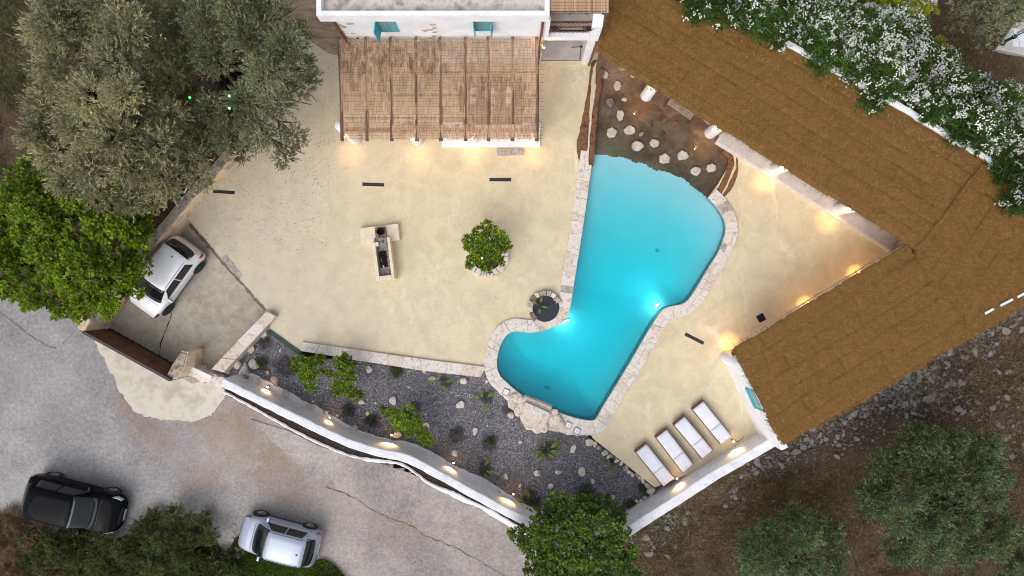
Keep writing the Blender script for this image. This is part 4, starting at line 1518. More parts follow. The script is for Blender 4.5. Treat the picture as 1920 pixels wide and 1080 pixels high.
for key, poly in REG.items():
    u = dirs[key]; v = Vector((-u.y, u.x, 0))
    o0 = org[key]
    uv = [((p - o0).dot(u), (p - o0).dot(v)) for p in poly]
    us = [a for a, b in uv]; vs_ = [b for a, b in uv]
    bandw = 0.60
    lift = {'straw_a': 0.0, 'straw_b': 0.03, 'straw_c': 0.06}[key]
    k0, k1 = math.floor(min(vs_) / bandw), math.ceil(max(vs_) / bandw)
    for k in range(k0, k1):
        # long mats, each band broken into lengths
        ulo, uhi = min(us), max(us)
        brk = [ulo]
        while brk[-1] < uhi:
            brk.append(brk[-1] + random.uniform(3.2, 5.2))
        for bi in range(len(brk) - 1):
            gu = np.arange(brk[bi], min(brk[bi + 1], uhi) + .08, 0.08)
            gv = np.linspace(k * bandw - .03, (k + 1) * bandw + .03, 10)
            ph = random.uniform(0, 50)
            dz = random.uniform(-.015, .02)

            def zf(U, V, k=k, ph=ph, dz=dz, a=brk[bi], b=min(brk[bi + 1], uhi)):
                X = o0.x + u.x * U + v.x * V; Y = o0.y + u.y * U + v.y * V
                V2 = V + (vnoise(U * .8 + k * 7, V * 0, 3) - .5) * .10
                e = np.minimum(V2 - (k * bandw - .03), (k + 1) * bandw + .03 - V2)
                e = np.minimum(e, np.minimum(U - a, b - U) + 0.02)
                edge_ = np.clip(e / 0.13, 0, 1)
                edge_ = edge_ * (2 - edge_)
                return Z_ROOF + lift + dz - .045 + .045 * edge_ + (fbm(X * .6, Y * .6, 77) - .5) * .10 + (fbm(U * 1.2 + ph, V * 5 + ph, 5) - .5) * .05 + (fbm(U * 7 + ph, V * 9, 6, 3) - .5) * .035

            def keep(U, V):
                wob = (vnoise(U * 6, V * 6, 8) - .5) * .10 + (vnoise(U * .9, V * .9, 18) - .5) * .16
                return in_poly(U + wob, V + wob, uv)
            X, Y = np.meshgrid(gu, gv)
            if len(gu) < 2 or not keep(((X[:-1, :-1] + X[1:, 1:]) / 2).ravel(), ((Y[:-1, :-1] + Y[1:, 1:]) / 2).ravel()).any():
                continue
            o = gridmesh('straw_mat', gu, gv, zf, key, keep=keep)
            me = o.data
            co = np.empty(len(me.vertices) * 3, np.float32); me.vertices.foreach_get('co', co); co = co.reshape(-1, 3)
            W = np.stack([o0.x + u.x * co[:, 0] + v.x * co[:, 1], o0.y + u.y * co[:, 0] + v.y * co[:, 1], co[:, 2]], -1)
            base = np.array(straw.location)
            me.vertices.foreach_set('co', (W - base).astype(np.float32).reshape(-1)); me.update()
            o.parent = straw
            # strands lying on this mat
            n = int(len(W) * 1.9)
            idx = rng.integers(0, len(W), n)
            c = W[idx] + rng.normal(0, [.04, .04, .0], (n, 3)) + np.array([0, 0, .006])
            base_ang = math.atan2(v.y, v.x)
            ang = base_ang + rng.normal(0, .65, n)
            L = rng.uniform(.10, .34, n)
            tilt = rng.uniform(-.01, .05, n)
            dx = np.stack([np.cos(ang) * L / 2, np.sin(ang) * L / 2, tilt], -1)
            px_ = np.stack([-np.sin(ang), np.cos(ang), np.zeros(n)], -1) * rng.uniform(.003, .007, n)[:, None]
            strands.append(np.stack([c - dx - px_, c - dx + px_, c + dx + px_ * .4, c + dx - px_ * .4], 1))
# fringe along the free edges
fr_ = []
ring = RW
for i in range(len(ring)):
    a, b = ring[i], ring[(i + 1) % len(ring)]
    n = int((b - a).length * 90)
    t = rng.uniform(0, 1, n)
    c = np.outer(1 - t, np.array(a)) + np.outer(t, np.array(b))
    d = (b - a).normalized(); nv = np.array([d.y, -d.x, 0])
    cen = np.array([P(1500, 350).x, P(1500, 350).y, 0])
    outw = rng.uniform(-.10, .0, n)
    ctr = np.array(((a + b) / 2)) + nv * .2
    if in_poly(np.array([ctr[0]]), np.array([ctr[1]]), [(p.x, p.y) for p in RW])[0]:
        nv = -nv
    top = c + nv * (outw - .12)[:, None] + np.array([0, 0, .02])
    bot = c + nv * (outw + rng.uniform(.0, .03, n))[:, None] + np.stack([rng.normal(0, .02, n), rng.normal(0, .02, n), -rng.uniform(.04, .2, n)], -1)
    w = np.array([d.x, d.y, 0]) * .008
    fr_.append(np.stack([top - w, top + w, bot + w * .4, bot - w * .4], 1))
quads('straw_strands', np.concatenate(strands), 'straw_strand', parent=straw, kind='stuff')
quads('straw_fringe', np.concatenate(fr_), 'straw_strand', parent=straw, kind='stuff')
cx_ = sum(RW, Vector()) / len(RW)
dk = []
for i, p in enumerate(RW):
    a = (RW[i - 1] - p).normalized(); b = (RW[(i + 1) % len(RW)] - p).normalized()
    s = (a + b)
    if s.length < 1e-3:
        s = Vector((-a.y, a.x, 0))
    s.normalize()
    if not in_poly(np.array([p.x + s.x * .1]), np.array([p.y + s.y * .1]), [(q.x, q.y) for q in RW])[0]:
        s = -s
    dk.append(p + s * .12)
MB().prism([(p.x, p.y) for p in dk], Z_ROOF - .20, Z_ROOF - .12).build('roof_deck', 'dark_wood', parent=straw)
# white painted laths on the far edge
for a, b, c_, d_ in ((1847, 588, 1863, 579), (1876, 573, 1899, 561), (1908, 557, 1925, 548)):
    p, q = P(a, b, Z_ROOF + .12), P(c_, d_, Z_ROOF + .12)
    m_ = (p + q) / 2
    MB().box(m_, ((q - p).length, .09, .03), math.atan2(q.y - p.y, q.x - p.x)).build('white_lath', 'cushion', parent=straw)
# beams, columns, walls, floors
ia, ib = rp['A'], rp['B']
ins = Vector((-(ib - ia).normalized().y, (ib - ia).normalized().x, 0))
if ins.y < 0: ins = -ins
mb = MB(); mb.tube([ia + ins * .25 + Vector((0, 0, -.29)), ib + ins * .25 + Vector((0, 0, -.29))], .09, 8); mb.build('beam', 'dark_wood', parent=straw)
e2 = (rp['Hh'] - rp['B']).normalized()
in2 = Vector((-e2.y, e2.x, 0))
if in2.x < 0: in2 = -in2
mb = MB(); mb.tube([rp['B'] + in2 * .25 + Vector((0, 0, -.29)), rp['Hh'] + in2 * .25 + Vector((0, 0, -.29))], .09, 8); mb.build('beam', 'dark_wood', parent=straw)
cols1 = [(1213, 178), (1333, 248), (1451, 320), (1569, 394)]
for i, (a, b) in enumerate(cols1):
    c = P(a, b, 0)
    column(straw, c, 0.25, 2.55 if i > 1 else 2.75, 0.0 if i > 1 else -.25)
    d = (P(a - 60, b + 90) - P(a, b)).normalized() if i < 2 else (P(a - 50, b + 60) - P(a, b)).normalized()
    lamp('wall_lamp', c + d * .255 + Vector((0, 0, 1.55 if i > 1 else 1.5)), d, (55, 55, 100, 100)[i], 'lit warm lamp on a white gallery column, the %s from the house' % ordn(i), 'lamps on the gallery columns')
# platform under arm one, with white edging
pl1 = PL([(1342, 267), (1669, 470)], 0.16)
pf = [pl1[0], pl1[1], P(1700, 452, 0.1), P(1900, 560, .1), P(1912, 400, .1), P(1240, 0, .1)]
pf = [pl1[0], pl1[1], pl1[1] + ins * 3.3, pl1[0] + ins * 3.3]
o = MB().prism([(p.x, p.y) for p in pf], -.02, 0.16).build('gallery_floor', 'grey_floor', parent=straw)
d1 = (pl1[1] - pl1[0]).normalized()
q = (pl1[0] + pl1[1]) / 2 + ins * .02
MB().box((q.x, q.y, .085), ((pl1[1] - pl1[0]).length, .09, .18), math.atan2(d1.y, d1.x)).build('floor_edging', 'pale_trim', parent=straw)
pl2 = PL([(1690, 461), (1378, 650)], 0.1)
pf2 = [pl2[0], pl2[1], pl2[1] + in2 * 3.4, pl2[0] + in2 * 3.4]
MB().prism([(p.x, p.y) for p in pf2], -.02, 0.12).build('gallery_floor', 'grey_floor', parent=straw)
d2 = (pl2[1] - pl2[0]).normalized()
q = (pl2[0] + pl2[1]) / 2 + in2 * .01
MB().box((q.x, q.y, .066), ((pl2[1] - pl2[0]).length, .10, .14), math.atan2(d2.y, d2.x)).build('floor_edging', 'pale_trim', parent=straw)
# hidden columns and lamps of the second arm
for i, (a, b) in enumerate(((1606, 517), (1512, 575))):
    c = P(a, b, 0) + in2 * .42
    column(straw, c, .2, 2.5)
    d = -in2
    lamp('wall_lamp', c + d * .205 + Vector((0, 0, 1.1)), d, 110, 'lit warm lamp under the straw roof edge facing the pool, %s the inner corner' % ('nearer' if i == 0 else 'farther from'), 'lamps under the second gallery arm')
c = P(1357, 672, 0)
column(straw, P(1362, 670, 0), .27, 2.5)
d = (P(1362, 600) - P(1362, 670)).normalized()
lamp('wall_lamp', P(1362, 670, 0) + d * .275 + Vector((0, 0, 1.35)), (0.25, 1, 0), 130, 'lit warm lamp on the round white column at the end of the gallery', 'lamps on the gallery end')
# end wall with small turquoise window
wa, wb = P(1364, 690, 0), P(1418, 808, 0)
ew = (wb - wa).normalized(); en = Vector((-ew.y, ew.x, 0))
if en.x < 0: en = -en
mid_ = (wa + wb) / 2
sweep_wall('end_wall', [wa + en * .30 - ew * .45, wb + en * .30 + ew * .28], .30, 0.0, 2.42, 'whitewash', parent=straw, jit=.006, side=-1, seed=9)
z0_, z1_ = 1.55, 2.25
wc = P(1405, 752, 1.9)
t_ = (wc - wa).dot(ew)
wc = wa + ew * t_
f = MB()
for s in (-1, 1):
    f.box(wc + ew * s * .42 - en * .012 + Vector((0, 0, 1.95)), (.06, .05, .72), math.atan2(ew.y, ew.x))
f.box(wc - en * .014 + Vector((0, 0, 2.31)), (.90, .05, .06), math.atan2(ew.y, ew.x)); f.box(wc - en * .03 + Vector((0, 0, 1.60)), (.92, .10, .06), math.atan2(ew.y, ew.x))
f = f.build('window', 'turquoise', parent=straw)
MB().box(wc - en * .004 + Vector((0, 0, 1.95)), (.80, .03, .66), math.atan2(ew.y, ew.x)).build('pane', 'pane_pale', parent=f)
# back walls
D_, E_ = rp['D'], rp['E']
wv = (E_ - D_).normalized(); wnrm = Vector((-wv.y, wv.x, 0))
if wnrm.y > 0: wnrm = -wnrm
sweep_wall('back_wall', [D_ + wnrm * .02, P(1400, 34, Z_ROOF), P(1500, 90, Z_ROOF), P(1680, 190, Z_ROOF), P(1846, 290, Z_ROOF), E_], .22, -.6, 2.82, 'whitewash', parent=straw, jit=.02, side=-1, seed=14)
G_, F_ = rp['G'], rp['Fp']
gv_ = (F_ - G_).normalized(); gn = Vector((-gv_.y, gv_.x, 0))
if gn.y < 0: gn = -gn
sweep_wall('back_wall', [G_ + gn * .35 + gv_ * .2, F_ + gn * .35], .25, -1.9, 2.45, 'stone_grey', parent=straw, jit=.02, side=1, seed=15)

# slatted bench by the shallow water
p, q = P(1254, 189, .45), P(1299, 220, .45)
m_ = (p + q) / 2
ang = math.atan2(q.y - p.y, q.x - p.x)
b = empty('poolside_bench', (m_.x, m_.y, 0), 'weathered grey wooden bench at the roof edge beside the shallow water', 'bench')
L_ = (q - p).length
sdir = Vector((math.cos(ang), math.sin(ang), 0)); ndir = Vector((-sdir.y, sdir.x, 0))
for k in range(3):
    MB().box(m_ + ndir * (k - 1) * .10, (L_, .085, .035), ang).build('slat', 'grey_wood', parent=b)
for s in (-1, 1):
    for t in (-1, 1):
        cc = m_ + sdir * s * (L_ / 2 + .03) + ndir * t * .11
        MB().box((cc.x, cc.y, .22), (.07, .07, .62), ang).build('leg', 'dark_wood', parent=b)

# ------------------------------------------------------------------ perimeter walls
def skirting(parent, line, w0, w1, z, m, seed, side=1):
    r = random.Random(seed)
    pts = resample(line, .12)
    nn = normals2d(pts)
    vs, fs = [], []
    w = (w0 + w1) / 2
    for p, n in zip(pts, nn):
        w = min(w1, max(w0, w + r.uniform(-.035, .035)))
        q = p + n * side * w
        vs += [(p.x, p.y, z + .02), (q.x, q.y, z + r.uniform(.012, .02)), (q.x + n.x * side * .01, q.y + n.y * side * .01, z - .05)]
    for i in range(len(pts) - 1):
        fs += [(3 * i, 3 * i + 3, 3 * i + 4, 3 * i + 1)[::-1 if side > 0 else 1], (3 * i + 1, 3 * i + 4, 3 * i + 5, 3 * i + 2)[::-1 if side > 0 else 1]]
    return MB().add(vs, fs).build('plaster_foot', m, parent=parent)


ZW = 1.10
WL = [(413, 724), (480, 757), (560, 796), (640, 834), (700, 854), (758, 867), (810, 893), (870, 926), (930, 959), (985, 987), (1050, 1021), (1110, 1052)]
wall1 = empty('garden_wall', P(720, 850, Z_GRAVEL), 'curving white rendered wall between the gravel bed and the road', 'wall')
l1 = smooth(PL(WL, ZW), False, 4)
sweep_wall('wall_body', l1, .34, Z_ROAD - .1, ZW, 'old_render', parent=wall1, jit=.012, step=.22, side=1, seed=21)
rs = resample(l1, .3); nr = normals2d(rs)
skirting(wall1, [p + n * .33 for p, n in zip(rs, nr)], .06, .42, Z_GRAVEL + .02, 'old_render', 5, 1)
WR = [(1108, 1052), (1175, 1010), (1250, 962), (1350, 897), (1462, 833)]
wall2 = empty('terrace_wall', P(1330, 890, 0), 'straight white rendered wall behind the sun loungers', 'wall')
l2 = PL(WR, ZW + .1)
sweep_wall('wall_body', l2, .40, -1.9, ZW + .1, 'old_render', parent=wall2, jit=.012, step=.22, side=1, seed=22)
# low roadside kerb wall with planting strip
kw = empty('kerb_wall', P(650, 868, Z_ROAD), 'low ragged white kerb wall running along the roadside', 'wall')
KW = [(414, 741), (470, 772), (520, 800), (560, 822), (600, 841), (655, 863), (705, 871), (745, 877), (772, 892), (800, 913), (828, 925), (852, 926), (885, 943), (920, 959), (962, 984), (1010, 1010)]
lk = smooth(PL([(a + 2, b - 5) if a < 840 else (a, b + 2) for a, b in KW], -.15), False, 4)
sweep_wall('wall_body', lk, .09, Z_ROAD - .1, -.2, 'old_render', parent=kw, jit=.018, step=.16, side=1, seed=23)
skirting(kw, lk, -.02, .22, Z_ROAD + .07, 'old_render', 8, -1)
st_ = sheet('soil_strip', [p for p in lk] + PL(WL, ZW)[::-1], [], -.30, 'soil', kind='structure', label='dark soil strip between the garden wall and the kerb')

# terrace retaining edge above the gravel
gw = empty('terrace_edge_wall', P(740, 675, 0), 'low pale stone-capped wall between terrace and gravel bed', 'wall')
i_ = resample(PL([(567, 641), (700, 660), (800, 674), (912, 688)], .12), .3); o_ = resample(PL([(563, 658), (697, 680), (798, 696), (914, 709)], .12), .3)
n_ = min(len(i_), len(o_)); i_, o_ = i_[:n_], o_[:n_]
mb = MB(); mb.prism([(p.x, p.y) for p in i_ + o_[::-1]], -.5, .085); mb.build('wall_body', 'mortar', parent=gw)
paving(gw, i_, o_, .105, ['stone_pale'] * 6 + ['stone_warm'], 12, across=(1, 1), step=(.45, .95), name='cap_stone', gap=.006, jz=.01)
yw = empty('yard_wall', P(455, 645, Z_YARD), 'pale plastered wall between the yard and the gravel bed', 'wall')
i_ = resample(PL([(500, 583), (450, 634), (396, 692)], .3), .3); o_ = resample(PL([(517, 593), (468, 646), (410, 708)], .3), .3)
n_ = min(len(i_), len(o_)); i_, o_ = i_[:n_], o_[:n_]
mb = MB(); mb.prism([(p.x, p.y) for p in i_ + o_[::-1]], -.5, .27); mb.build('wall_body', 'mortar', parent=yw)
paving(yw, i_, o_, .295, ['apron', 'stone_pale', 'stone_warm'], 14, across=(1, 1), step=(.6, 1.2), name='cap_stone', gap=.004, jz=.012)
ew_ = empty('stub_wall', P(385, 705, 0), 'short rubble stub wall joining the gate pillar to the white wall', 'wall')
sweep_wall('wall_body', PL([(352, 704), (385, 718), (414, 730)], .15), .45, -.6, .15, 'stone_pale', parent=ew_, jit=.05, side=1, seed=31, step=.15)
MB().box(P(372, 697, .25) + Vector((0, 0, -.02)), (1.2, .16, .07), R(-25)).build('white_board', 'pipe_white', parent=ew_)
# yard's left wall and gate pillars
lw = empty('boundary_wall', P(290, 460, Z_YARD), 'tan rendered boundary wall between the yard and the big trees', 'wall')
sweep_wall('wall_body', PL([(160, 600), (235, 500), (300, 420), (340, 372), (402, 305), (430, 270)], .75), .42, -.8, .75, 'tan_render', parent=lw, jit=.02, side=-1, seed=32)
sweep_wall('wall_cap', PL([(160, 600), (235, 500), (300, 420), (340, 372), (402, 305), (430, 270)], .8), .36, .74, .80, 'grey_cap', parent=lw, jit=.03, side=-1, seed=33)
gp = empty('gate_pillar', P(345, 690, Z_YARD), 'tan plastered gate pillar with rough stone top at the right of the gate', 'pillar', 'gate pillars')
pp = PL([(310, 706), (323, 682), (340, 657), (352, 660), (345, 690), (330, 711), (318, 713)], 1.15)
MB().prism([(p.x, p.y) for p in pp], -.6, 1.10, bev=.03).build('shaft', 'tan_render', parent=gp)
MB().prism([(p.x, p.y) for p in [q * 1 + (sum(pp, Vector()) / len(pp) - q) * .12 for q in pp]], 1.08, 1.16, bev=.03).build('cap', 'grey_cap', parent=gp)
gp2 = empty('gate_pillar', P(175, 612, Z_YARD), 'tan plastered gate pillar under the bright green tree at the left', 'pillar', 'gate pillars')
pp = PL([(138, 602), (150, 588), (163, 590), (168, 600), (160, 622), (146, 617)], 1.15)
MB().prism([(p.x, p.y) for p in pp], -.6, 1.12, bev=.04).build('shaft', 'tan_render', parent=gp2)
# sliding gate
ga, gb = P(157, 623, 1.25), P(318, 712, 1.25)
gate = empty('sliding_gate', ((ga.x + gb.x) / 2, (ga.y + gb.y) / 2, Z_ROAD), 'closed brown sheet-metal sliding gate with dark frame', 'gate')
gd = (gb - ga); gd.z = 0; gl_ = gd.length; gd.normalize(); ga_ = math.atan2(gd.y, gd.x); gn_ = Vector((-gd.y, gd.x, 0))
if gn_.y < 0: gn_ = -gn_
gm = (ga + gb) / 2
npan = 6
for k in range(npan):
    c = ga + gd * gl_ * (k + .5) / npan
    MB().box((c.x + gn_.x * .03, c.y + gn_.y * .03, .40), (gl_ / npan - .006, .02, 1.66), ga_).build('panel', 'rust_metal', parent=gate)
MB().box((gm.x, gm.y, 1.26), (gl_, .11, .07), ga_).build('top_rail', 'gate_frame', parent=gate)
MB().box((gm.x + gn_.x * .04, gm.y + gn_.y * .04, -.44), (gl_, .10, .08), ga_).build('bottom_rail', 'green_metal', parent=gate)
for s in (0, 1):
    c = ga + gd * gl_ * s
    MB().box((c.x, c.y, .4), (.09, .10, 1.75), ga_).build('stile', 'green_metal', parent=gate)
for k in range(12):
    c = ga + gd * gl_ * (k + .5) / 12 + gn_ * .085
    MB().box((c.x, c.y, -.43), (.10, .06, .05), ga_).build('rack_tooth', 'black_metal', parent=gate)
# dark green channel grating beside the gravel
p, q = P(504, 620, -.02), P(564, 663, -.02)
gr = empty('channel_grating', ((p.x + q.x) / 2, (p.y + q.y) / 2, -.1), 'long dark green slotted grating at the corner of terrace and gravel', 'grating')
ang = math.atan2(q.y - p.y, q.x - p.x); dd = (q - p).normalized(); nd = Vector((-dd.y, dd.x, 0))
for k in range(3):
    MB().box((p + q) / 2 + nd * (k - 1) * .065 + Vector((0, 0, .03)), ((q - p).length, .04, .08), ang).build('bar', 'green_metal', parent=gr)
# stone doorstep between yard and terrace
c = P(440, 500, 0)
MB().prism([(p.x, p.y) for p in PL([(428, 477), (459, 517), (452, 523), (418, 484)], -.2)], -.45, .012, bev=.01).build('yard_step', 'stone_grey', loc=(c.x, c.y, -.45), label='worn grey stone step between the yard and the terrace', cat='step')

# floor drains
for a, b, L_, ang, lab in ((700, 346, .92, R(-2), 'dark slot drain left of centre in front of the pergola'), (938, 337, .92, R(0), 'dark slot drain right of centre in front of the pergola'),
                           (420, 360, .92, R(-4), 'dark slot drain under the edge of the olive trees'), (1302, 635, .88, R(-27), 'dark slot drain on the terrace right of the pool')):
    c = P(a, b, 0)
    root = empty('slot_drain', (c.x, c.y, 0), lab, 'drain', 'slot drains in the terrace')
    MB().box((c.x, c.y, .003), (L_ + .06, .19, .012), ang).build('surround', 'apron', parent=root)
    MB().box((c.x, c.y, .008), (L_, .14, .012), ang).build('channel', 'drain_grate', parent=root)
    for k in range(6):
        off = -L_ / 2 + L_ * (k + .5) / 6
        MB().box((c.x + off * math.cos(ang), c.y + off * math.sin(ang), .016), (L_ / 6 - .03, .02, .006), ang).build('bar', 'green_metal', parent=root)
c = P(1427, 596, 0)
root = empty('square_drain', (c.x, c.y, 0), 'small square dark drain cover near the gallery', 'drain')
MB().box((c.x, c.y, .003), (.38, .38, .012), R(30)).build('surround', 'apron', parent=root)
MB().box((c.x, c.y, .010), (.32, .32, .012), R(30)).build('cover', 'drain_grate', parent=root)
for k in range(3):
    MB().box((c.x, c.y, .018), (.24 - .07 * k, .24 - .07 * k, .004 + .003 * k), R(30)).build('rib', 'black_metal', parent=root)

# ------------------------------------------------------------------ barbecue
bq = empty('barbecue', P(715, 480, 0), 'cream masonry barbecue with soot-stained fire trough and side slab', 'barbecue')
MB().prism([(p.x, p.y) for p in PL([(674, 428), (746, 419), (750, 450), (677, 459)], .25)], 0, .26, bev=.02).build('side_slab', 'grill_stone', parent=bq)
zq = .58


def qbox(name, pts, z0, z1, m, bev=.015):
    return MB().prism([(p.x, p.y) for p in PL(pts, z1)], z0, z1, bev=bev).build(name, m, parent=bq)


qbox('trough_wall', [(697, 455), (703, 454.5), (711.5, 526), (705.5, 527)], 0, zq, 'grill_stone')
qbox('trough_wall', [(725.5, 444.5), (730, 444), (740, 523), (734.5, 523.6)], 0, zq, 'grill_stone')
qbox('trough_wall', [(710.8, 518), (733.8, 515.4), (734.6, 523.6), (711.6, 526.6)], 0, zq - .003, 'grill_stone')
qbox('trough_wall', [(697, 455), (709, 453.5), (709.8, 461), (698, 462.4)], 0, zq - .006, 'grill_stone')
qbox('fire_bed', [(701, 447), (728, 444), (736, 519), (709, 522)], 0, .34, 'ash', 0.0)
qbox('hearth_lip', [(708, 446), (726, 444.5), (727, 460), (709.5, 461.5)], 0, .48, 'ash', .01)
qbox('ember_bed', [(709, 472), (723, 470), (727, 500), (713, 502)], .33, .38, 'soot', .02)
for k in range(7):
    p, q = P(709.5 + k * .5, 474 + k * 4, .46), P(725 + k * .5, 472 + k * 4, .46)
    MB().tube([p, q], .008, 5).build('grill_bar', 'rim_dark', parent=bq)
MB().tube([P(718, 497, .41), P(720, 501, .43)], .03, 8).build('charred_log', 'stone_pale', parent=bq)
MB().tube([P(714, 484, .41), P(717, 492, .43)], .022, 8).build('charred_log', 'charred', parent=bq)
c = P(712.5, 434, .6)
qbox('pot_stand', [(702, 427), (722, 425), (724, 442), (704, 444)], .25, .40, 'charred', .02)
pot = empty('cooking_pot', (c.x, c.y, .40), 'round black cooking pot on the barbecue side slab', 'pot')
MB().lathe((c.x, c.y, .40), [(.10, 0), (.15, .05), (.16, .14), (.14, .2), (.12, .2), (.11, .1)], 18).build('body', 'soot', parent=pot, shade=True)
for s in (-1, 1):
    mb = MB(); mb.tube([(c.x + s * .15, c.y - .05, .55), (c.x + s * .21, c.y - .07, .56), (c.x + s * .21, c.y + .03, .56), (c.x + s * .15, c.y + .05, .55)], .012, 6); mb.build('handle', 'black_metal', parent=pot)
mb = MB(); mb.tube([(c.x - .06, c.y - .14, .44), (c.x - .14, c.y - .26, .42)], .014, 6); mb.build('poker', 'black_metal', parent=pot)

# ------------------------------------------------------------------ stone planters
def ring_planter(name, c, r_in, r_out, a0, a1, h, mats, seed, lab, zt=0.0, gap=.01, nst=None):
    root = empty(name, (c.x, c.y, 0), lab, 'planter')
    r = random.Random(seed)
    a = a0
    while a < a1 - .05:
        da = r.uniform(.28, .5)
        if a + da > a1 - .2: da = a1 - a
        pts = []
        for rr, t in ((r_in, a), (r_out + r.uniform(-.03, .03), a), (r_out + r.uniform(-.02, .04), a + da / 2), (r_out + r.uniform(-.03, .03), a + da), (r_in + r.uniform(-.03, .03), a + da), (r_in + r.uniform(-.02, .03), a + da / 2)):
            pts.append(Vector((c.x + rr * math.cos(t), c.y + rr * math.sin(t), 0)))
        cc = sum(pts, Vector()) / 6
        pts = [p + (cc - p).normalized() * gap for p in pts]
        MB().prism([(p.x, p.y) for p in pts], 0, h + r.uniform(-.04, .04), bev=.03).build('ring_stone', r.choice(mats), parent=root)
        a += da
    MB().lathe((c.x, c.y, 0), [(r_in + .1, 0), (r_in + .1, h * .55), (r_in * .5, h * .62), (.02, h * .6)], 20, .02).build('soil_fill', 'dark_gravel' if name == 'corner_planter' else 'soil', parent=root)
    return root


ring_planter('round_planter', P(913, 480, .25), .60, .92, 0, 2 * math.pi, .32, ['stone_pale', 'stone_pale', 'stone_warm'], 5, 'round stone-ringed planter holding the citrus tree on the terrace')
ring_planter('corner_planter', P(1022, 577, .1), .50, .74, R(20), R(232), .20, ['stone_pale', 'stone_warm', 'stone_grey', 'rock_dark'], 6, 'small half-round stone planter against the pool coping')
# small lily in the corner planter is made with the plants

# ------------------------------------------------------------------ sun loungers
LG = [((309, 761), (285.5, 352.5), 0), ((511, 618), (275.5, 361), 0), ((699, 483), (289.5, 346.5), 0), ((885, 330), (284.5, 353), 7)]
for i, ((cx, cy), (dx, dy), tilt) in enumerate(LG):
    c = P(1170 + cx / 5.4, 730 + cy / 5.4, .3)
    ang = math.atan2(-dy, dx)
    root = empty('sun_lounger', (c.x, c.y, 0), 'brown framed sun lounger with white two-part pad, %s from the gravel bed' % ORD[i], 'sun lounger', 'sun loungers on the terrace', rz=ang)
    L_, W_ = 1.94, .63
    for s in (-1, 1):
        MB().box((0, s * (W_ / 2 - .02), .24), (L_, .04, .09)).build('side_rail', 'dark_wood', parent=root, local=True)
        MB().box((s * (L_ / 2 - .02), 0, .241), (.045, W_ - .085, .085)).build('end_rail', 'dark_wood', parent=root, local=True)
        for t in (-1, 1):
            MB().box((s * (L_ / 2 - .10), t * (W_ / 2 - .05), .10), (.06, .05, .20)).build('leg', 'dark_wood', parent=root, local=True)
    for k in range(9):
        MB().box((-L_ / 2 + .1 + k * .215, 0, .262), (.10, W_ - .085, .02)).build('slat', 'dark_wood', parent=root, local=True)
    xs0, xj, xe = -L_ / 2 + .085, L_ / 2 - .70, L_ / 2 - .015

    def pad(x0, x1, z, a, nm):
        mb = MB()
        nx, ny = 10, 6
        vs, fs = [], []
        for lev in (0, 1):
            for a_ in range(nx + 1):
                for b_ in range(ny + 1):
                    u_, v_ = a_ / nx, b_ / ny
                    e = min(u_, 1 - u_) * (x1 - x0); e2_ = min(v_, 1 - v_) * (W_ - .07)
                    rd = min(1, min(e, e2_) / .03)
                    x = (x1 - x0) * u_
                    zz = .0 if lev == 0 else .035 + .035 * math.sqrt(rd) + .006 * math.sin(7 * u_ + 3 * v_ + i)
                    xx = x0 + x * math.cos(a) - zz * math.sin(a)
                    vs.append((xx, (v_ - .5) * (W_ - .07), z + zz * math.cos(a) + x * math.sin(a)))
        N = (nx + 1) * (ny + 1)
        for a_ in range(nx):
            for b_ in range(ny):
                k_ = a_ * (ny + 1) + b_
                fs.append((N + k_, N + k_ + ny + 1, N + k_ + ny + 2, N + k_ + 1))
        for a_ in range(nx):
            k_ = a_ * (ny + 1); fs.append((k_, k_ + ny + 1, N + k_ + ny + 1, N + k_)); k_ += ny; fs.append((k_ + ny + 1, k_, N + k_, N + k_ + ny + 1))
        for b_ in range(ny):
            fs.append((b_ + 1, b_, N + b_, N + b_ + 1)); k_ = nx * (ny + 1) + b_; fs.append((k_, k_ + 1, N + k_ + 1, N + k_))
        mb.add(vs, fs)
        return mb.build(nm, 'cushion', parent=root, local=True, shade=True)
    pad(xs0, xj - .008, .274, 0, 'seat_pad')
    pad(xj + .008, xe, .274, R(tilt), 'head_pad')

# ------------------------------------------------------------------ garden spotlights along the walls
def spike(a, b, zg, aimpx, zaim, lit, lab, power=75):
    c = P(a, b, zg)
    t = P(aimpx[0], aimpx[1], zaim)
    d = (t - c); d.z = 0; d.normalize()
    root = empty('garden_spotlight', c, lab, 'spotlight', 'spotlights along the white walls')
    MB().tube([c, c + Vector((0, 0, .22))], .012, 6).build('stake', 'black_metal', parent=root)
    h = c + Vector((0, 0, .24))
    ax = (d * .5 + Vector((0, 0, 1))).normalized()
    MB().tube([h - ax * .05, h + ax * .05], [.035, .05], 10).build('head', 'black_metal', parent=root)
    MB().tube([h + ax * .051, h + ax * .058], [.044, .044], 10).build('lens', 'lamp_glow' if lit else 'pane', parent=root)
    if lit:
        point_light('bulb', h + ax * .10, power, (1.0, .58, .25), .03, parent=root, spot=100, aim=h + d * .6 + Vector((0, 0, .55)), blend=1.0)
        point_light('spill', h + Vector((0, 0, .06)) - d * .03, 2.0, (1.0, .5, .2), .03, parent=root)
    return root


